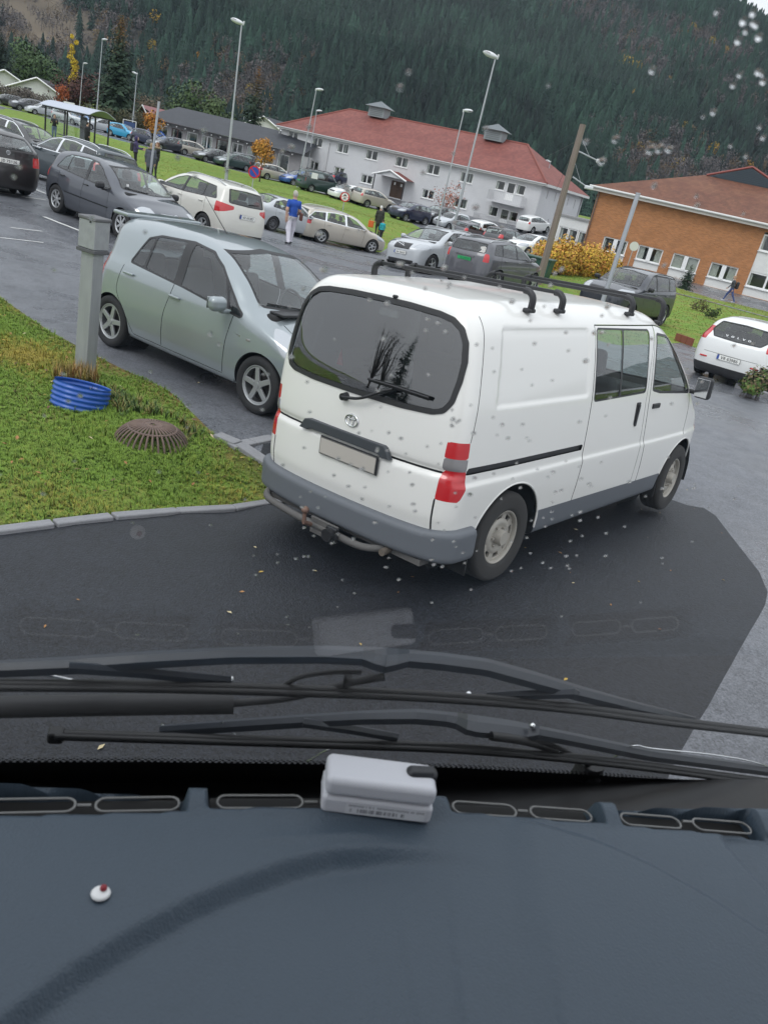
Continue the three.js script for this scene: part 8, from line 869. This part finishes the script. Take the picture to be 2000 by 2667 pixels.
  { const w = new THREE.Group(); w.name = 'wiper'; cab.add(w);
    band([[345, 1572], [520, 1558], [650, 1549], [780, 1540], [900, 1536], [1000, 1546], [1100, 1560], [1250, 1590], [1400, 1622], [1659, 1658], [1760, 1672]], [[345, 1580], [520, 1569], [650, 1561], [780, 1554], [900, 1553], [980, 1560], [1015, 1580], [1140, 1592], [1155, 1586], [1250, 1604], [1400, 1634], [1659, 1668], [1760, 1682]], 0.016, 0.007, armMat, 'bow', w); band([[655, 1556], [760, 1570], [860, 1588]], [[655, 1563], [760, 1578], [860, 1595]], 0.012, 0.005, armMat, 'yoke', w);
    rod([[118, 1586], [400, 1594], [700, 1603], [1000, 1615], [1300, 1642], [1659, 1688], [1760, 1700]], 0.008, 0.0044, bl, 'blade', w); rod([[118, 1592], [400, 1601], [700, 1611], [1000, 1623], [1300, 1650], [1659, 1696]], 0.003, 0.0032, bl, 'rubber', w); rod([[180, 1585], [400, 1591], [700, 1599], [1000, 1611], [1300, 1638]], 0.0115, 0.0009, M.galv, 'steel_strip', w); mesh('blade_cap', rbox(0.014, 0.012, 0.014, 0.003).translate(...onGlass(122, 1588, 0.007).toArray()), bl, w);
    rod([[1130, 1598], [1180, 1606], [1220, 1622], [1260, 1645], [1290, 1665]], 0.014, 0.003, M.plastic, 'washer_hose', w); rod([[1060, 1590], [1130, 1600], [1200, 1620]], 0.013, 0.005, bl, 'joint', w); rod([[1305, 1650], [1340, 1628], [1368, 1610], [1400, 1616], [1550, 1632], [1640, 1650], [1700, 1680]], 0.022, 0.0011, M.chrome, 'spring', w); rod([[665, 1645], [720, 1616], [790, 1606], [850, 1616]], 0.02, 0.0010, M.chrome, 'spring', w); rod([[480, 1560], [505, 1585], [525, 1600]], 0.02, 0.0009, M.galv, 'spring', w);
    for (const [a, b] of [[650, 1554], [352, 1572], [1150, 1568]]) mesh('rivet', new THREE.SphereGeometry(0.0034, 10, 8).translate(...onGlass(a, b, 0.026).toArray()), M.chrome, w); }
  mesh('wiper_pivot', [cyl(0.02, 0.016, 0.03, 14)].map((g) => g.translate(...onGlass(1270, 1668, 0.01).toArray())), bl, cab);
  mesh('cab_roof', [rbox(2.5, 0.06, 2.0, 0.02, 0.15, 0.50, 0.90), rbox(2.5, 0.14, 0.08, 0.02, 0.15, 0.46, -0.10)], std([0.35, 0.35, 0.34], 0.9), cab); mesh('rear_bulkhead', box(2.5, 1.9, 0.05, 0.15, -0.45, 1.75), std([0.22, 0.22, 0.23], 0.9), cab); for (const x of [-1.05, 1.35]) mesh('side_panel', [box(0.05, 0.9, 2.3, x, -1.0, 0.6), box(0.05, 0.15, 2.0, x, 0.42, 0.8)], std([0.2, 0.2, 0.21], 0.9), cab);
  mesh('nose_panel', [box(2.3, 1.2, 0.06, 0.15, -1.5, -0.74)], std([0.5, 0.5, 0.5], 0.5), cab);
  // things on the dashboard
  const onD = (px, py, y) => { const p = onDash(px, py, y); p.y = yD(p.x, p.z); return p; };
  const toWorld = (p) => cab.localToWorld(p.clone()); cab.updateMatrixWorld(true);
  { const p = onD(806, 1782), o = thing('toll_tag', 'white plastic toll tag box with printed label on the dashboard', 'device', null, toWorld(p)); o.quaternion.copy(cab.quaternion); o.rotateY(-0.12); const wm = std([0.56, 0.565, 0.60], 0.5);
    mesh('case_base', rbox(0.094, 0.0175, 0.036, 0.004, 0, 0.0088, -0.016, 3), wm, o); mesh('case_lid', rbox(0.0935, 0.018, 0.0355, 0.006, 0, 0.0268, -0.016, 3), wm, o);
    const t = canvasTex(512, 96, (c, w, h) => { c.fillStyle = '#cfd0d4'; c.fillRect(0, 0, w, h); const r = rng(9); c.fillStyle = '#8b8c92'; for (let x = 10; x < 500; x += 9) if (r() > 0.2) c.fillRect(x, 12, 6, 16 + 6 * r()); c.fillStyle = '#63646b'; for (let x = 30; x < 380; x += 8) if (r() > 0.25) c.fillRect(x, 46, 3 + 4 * r(), 34); }); const lb = mesh('label', new THREE.PlaneGeometry(0.068, 0.011), std('#ffffff', 0.6, 0, { map: t }), o); lb.position.set(0.007, 0.0085, 0.0024); }
  { const p = onD(893, 1735, -0.49), o = thing('key_fob', 'black fob with chrome ring behind the white toll tag', 'key', null, toWorld(p)); o.quaternion.copy(cab.quaternion); mesh('fob', rbox(0.028, 0.034, 0.014, 0.006, 0, 0.018, 0, 3), std([0.02, 0.022, 0.026], 0.4), o); mesh('ring', new THREE.TorusGeometry(0.0055, 0.0016, 8, 18).translate(0.004, 0.022, 0.010), M.chrome, o); }
  { const p = onD(217, 1945), o = thing('push_pin', 'tiny white button with red tip on the dashboard', 'pin', null, toWorld(p)); mesh('button', new THREE.LatheGeometry([[0, 0], [0.0055, 0.0005], [0.0068, 0.002], [0.005, 0.0036], [0, 0.0042]].map((q) => new THREE.Vector2(...q)), 20), M.white, o); mesh('tip', new THREE.SphereGeometry(0.0026, 10, 8).scale(1, 0.9, 1).translate(0.001, 0.0052, -0.002), std([0.25, 0.02, 0.03], 0.5), o); }
  // rain on the outside of the windscreen
  { const r = rng(21), g = new THREE.SphereGeometry(1, 12, 6, 0, Math.PI * 2, 0, Math.PI / 2), base = new THREE.CircleGeometry(1, 12).rotateX(Math.PI / 2), drop = merge([g, base]), items = [];
    const put = (x, y, s) => items.push([onGlass(x, y, 0.0004), s]);
    for (let k = 0; k < 105; k++) { const x = 560 + 960 * r(), y = 560 + 800 * r(); put(x, y, 0.0008 + 0.0009 * r() * r()); } for (let k = 0; k < 110; k++) put(-10 + 1680 * r(), 150 + 1230 * r(), 0.0007 + 0.0010 * r() * r()); for (let k = 0; k < 12; k++) { const a = r() * 0.8; put(1540 + 110 * r(), 10 + 190 * r(), 0.0008 + 0.0007 * r()); } for (const [x, y] of [[1425, 320], [1405, 322], [1445, 322], [700, 582], [960, 578], [1265, 780], [865, 570], [690, 505], [1300, 348]]) put(x, y, 0.0017); for (let k = 0; k < 60; k++) put(640 + 620 * r(), 900 + 330 * r(), 0.0008 + 0.0007 * r());
    const m = new THREE.InstancedMesh(drop, phys([1, 1, 1], 0, 0, { transmission: 1, thickness: 0.003, ior: 1.33 }), items.length), M4 = new THREE.Matrix4(), q = new THREE.Quaternion().setFromUnitVectors(V3(0, 1, 0), gn); items.forEach(([p, s], i) => { M4.compose(p, q, V3(s * (0.85 + 0.3 * r()), s * 0.42, s * (0.85 + 0.4 * r()))); m.setMatrixAt(i, M4); }); m.name = 'raindrops'; m.position.copy(cab.position); m.quaternion.copy(cab.quaternion); tag(m, 'small raindrops scattered over the windscreen', 'rain', null, 'stuff'); scene.add(m); }
}
scene.traverse((o) => { if (o.isMesh && !o.material.length && o.material.transmission > 0.5) o.castShadow = false; });
renderer.render(scene, camera);
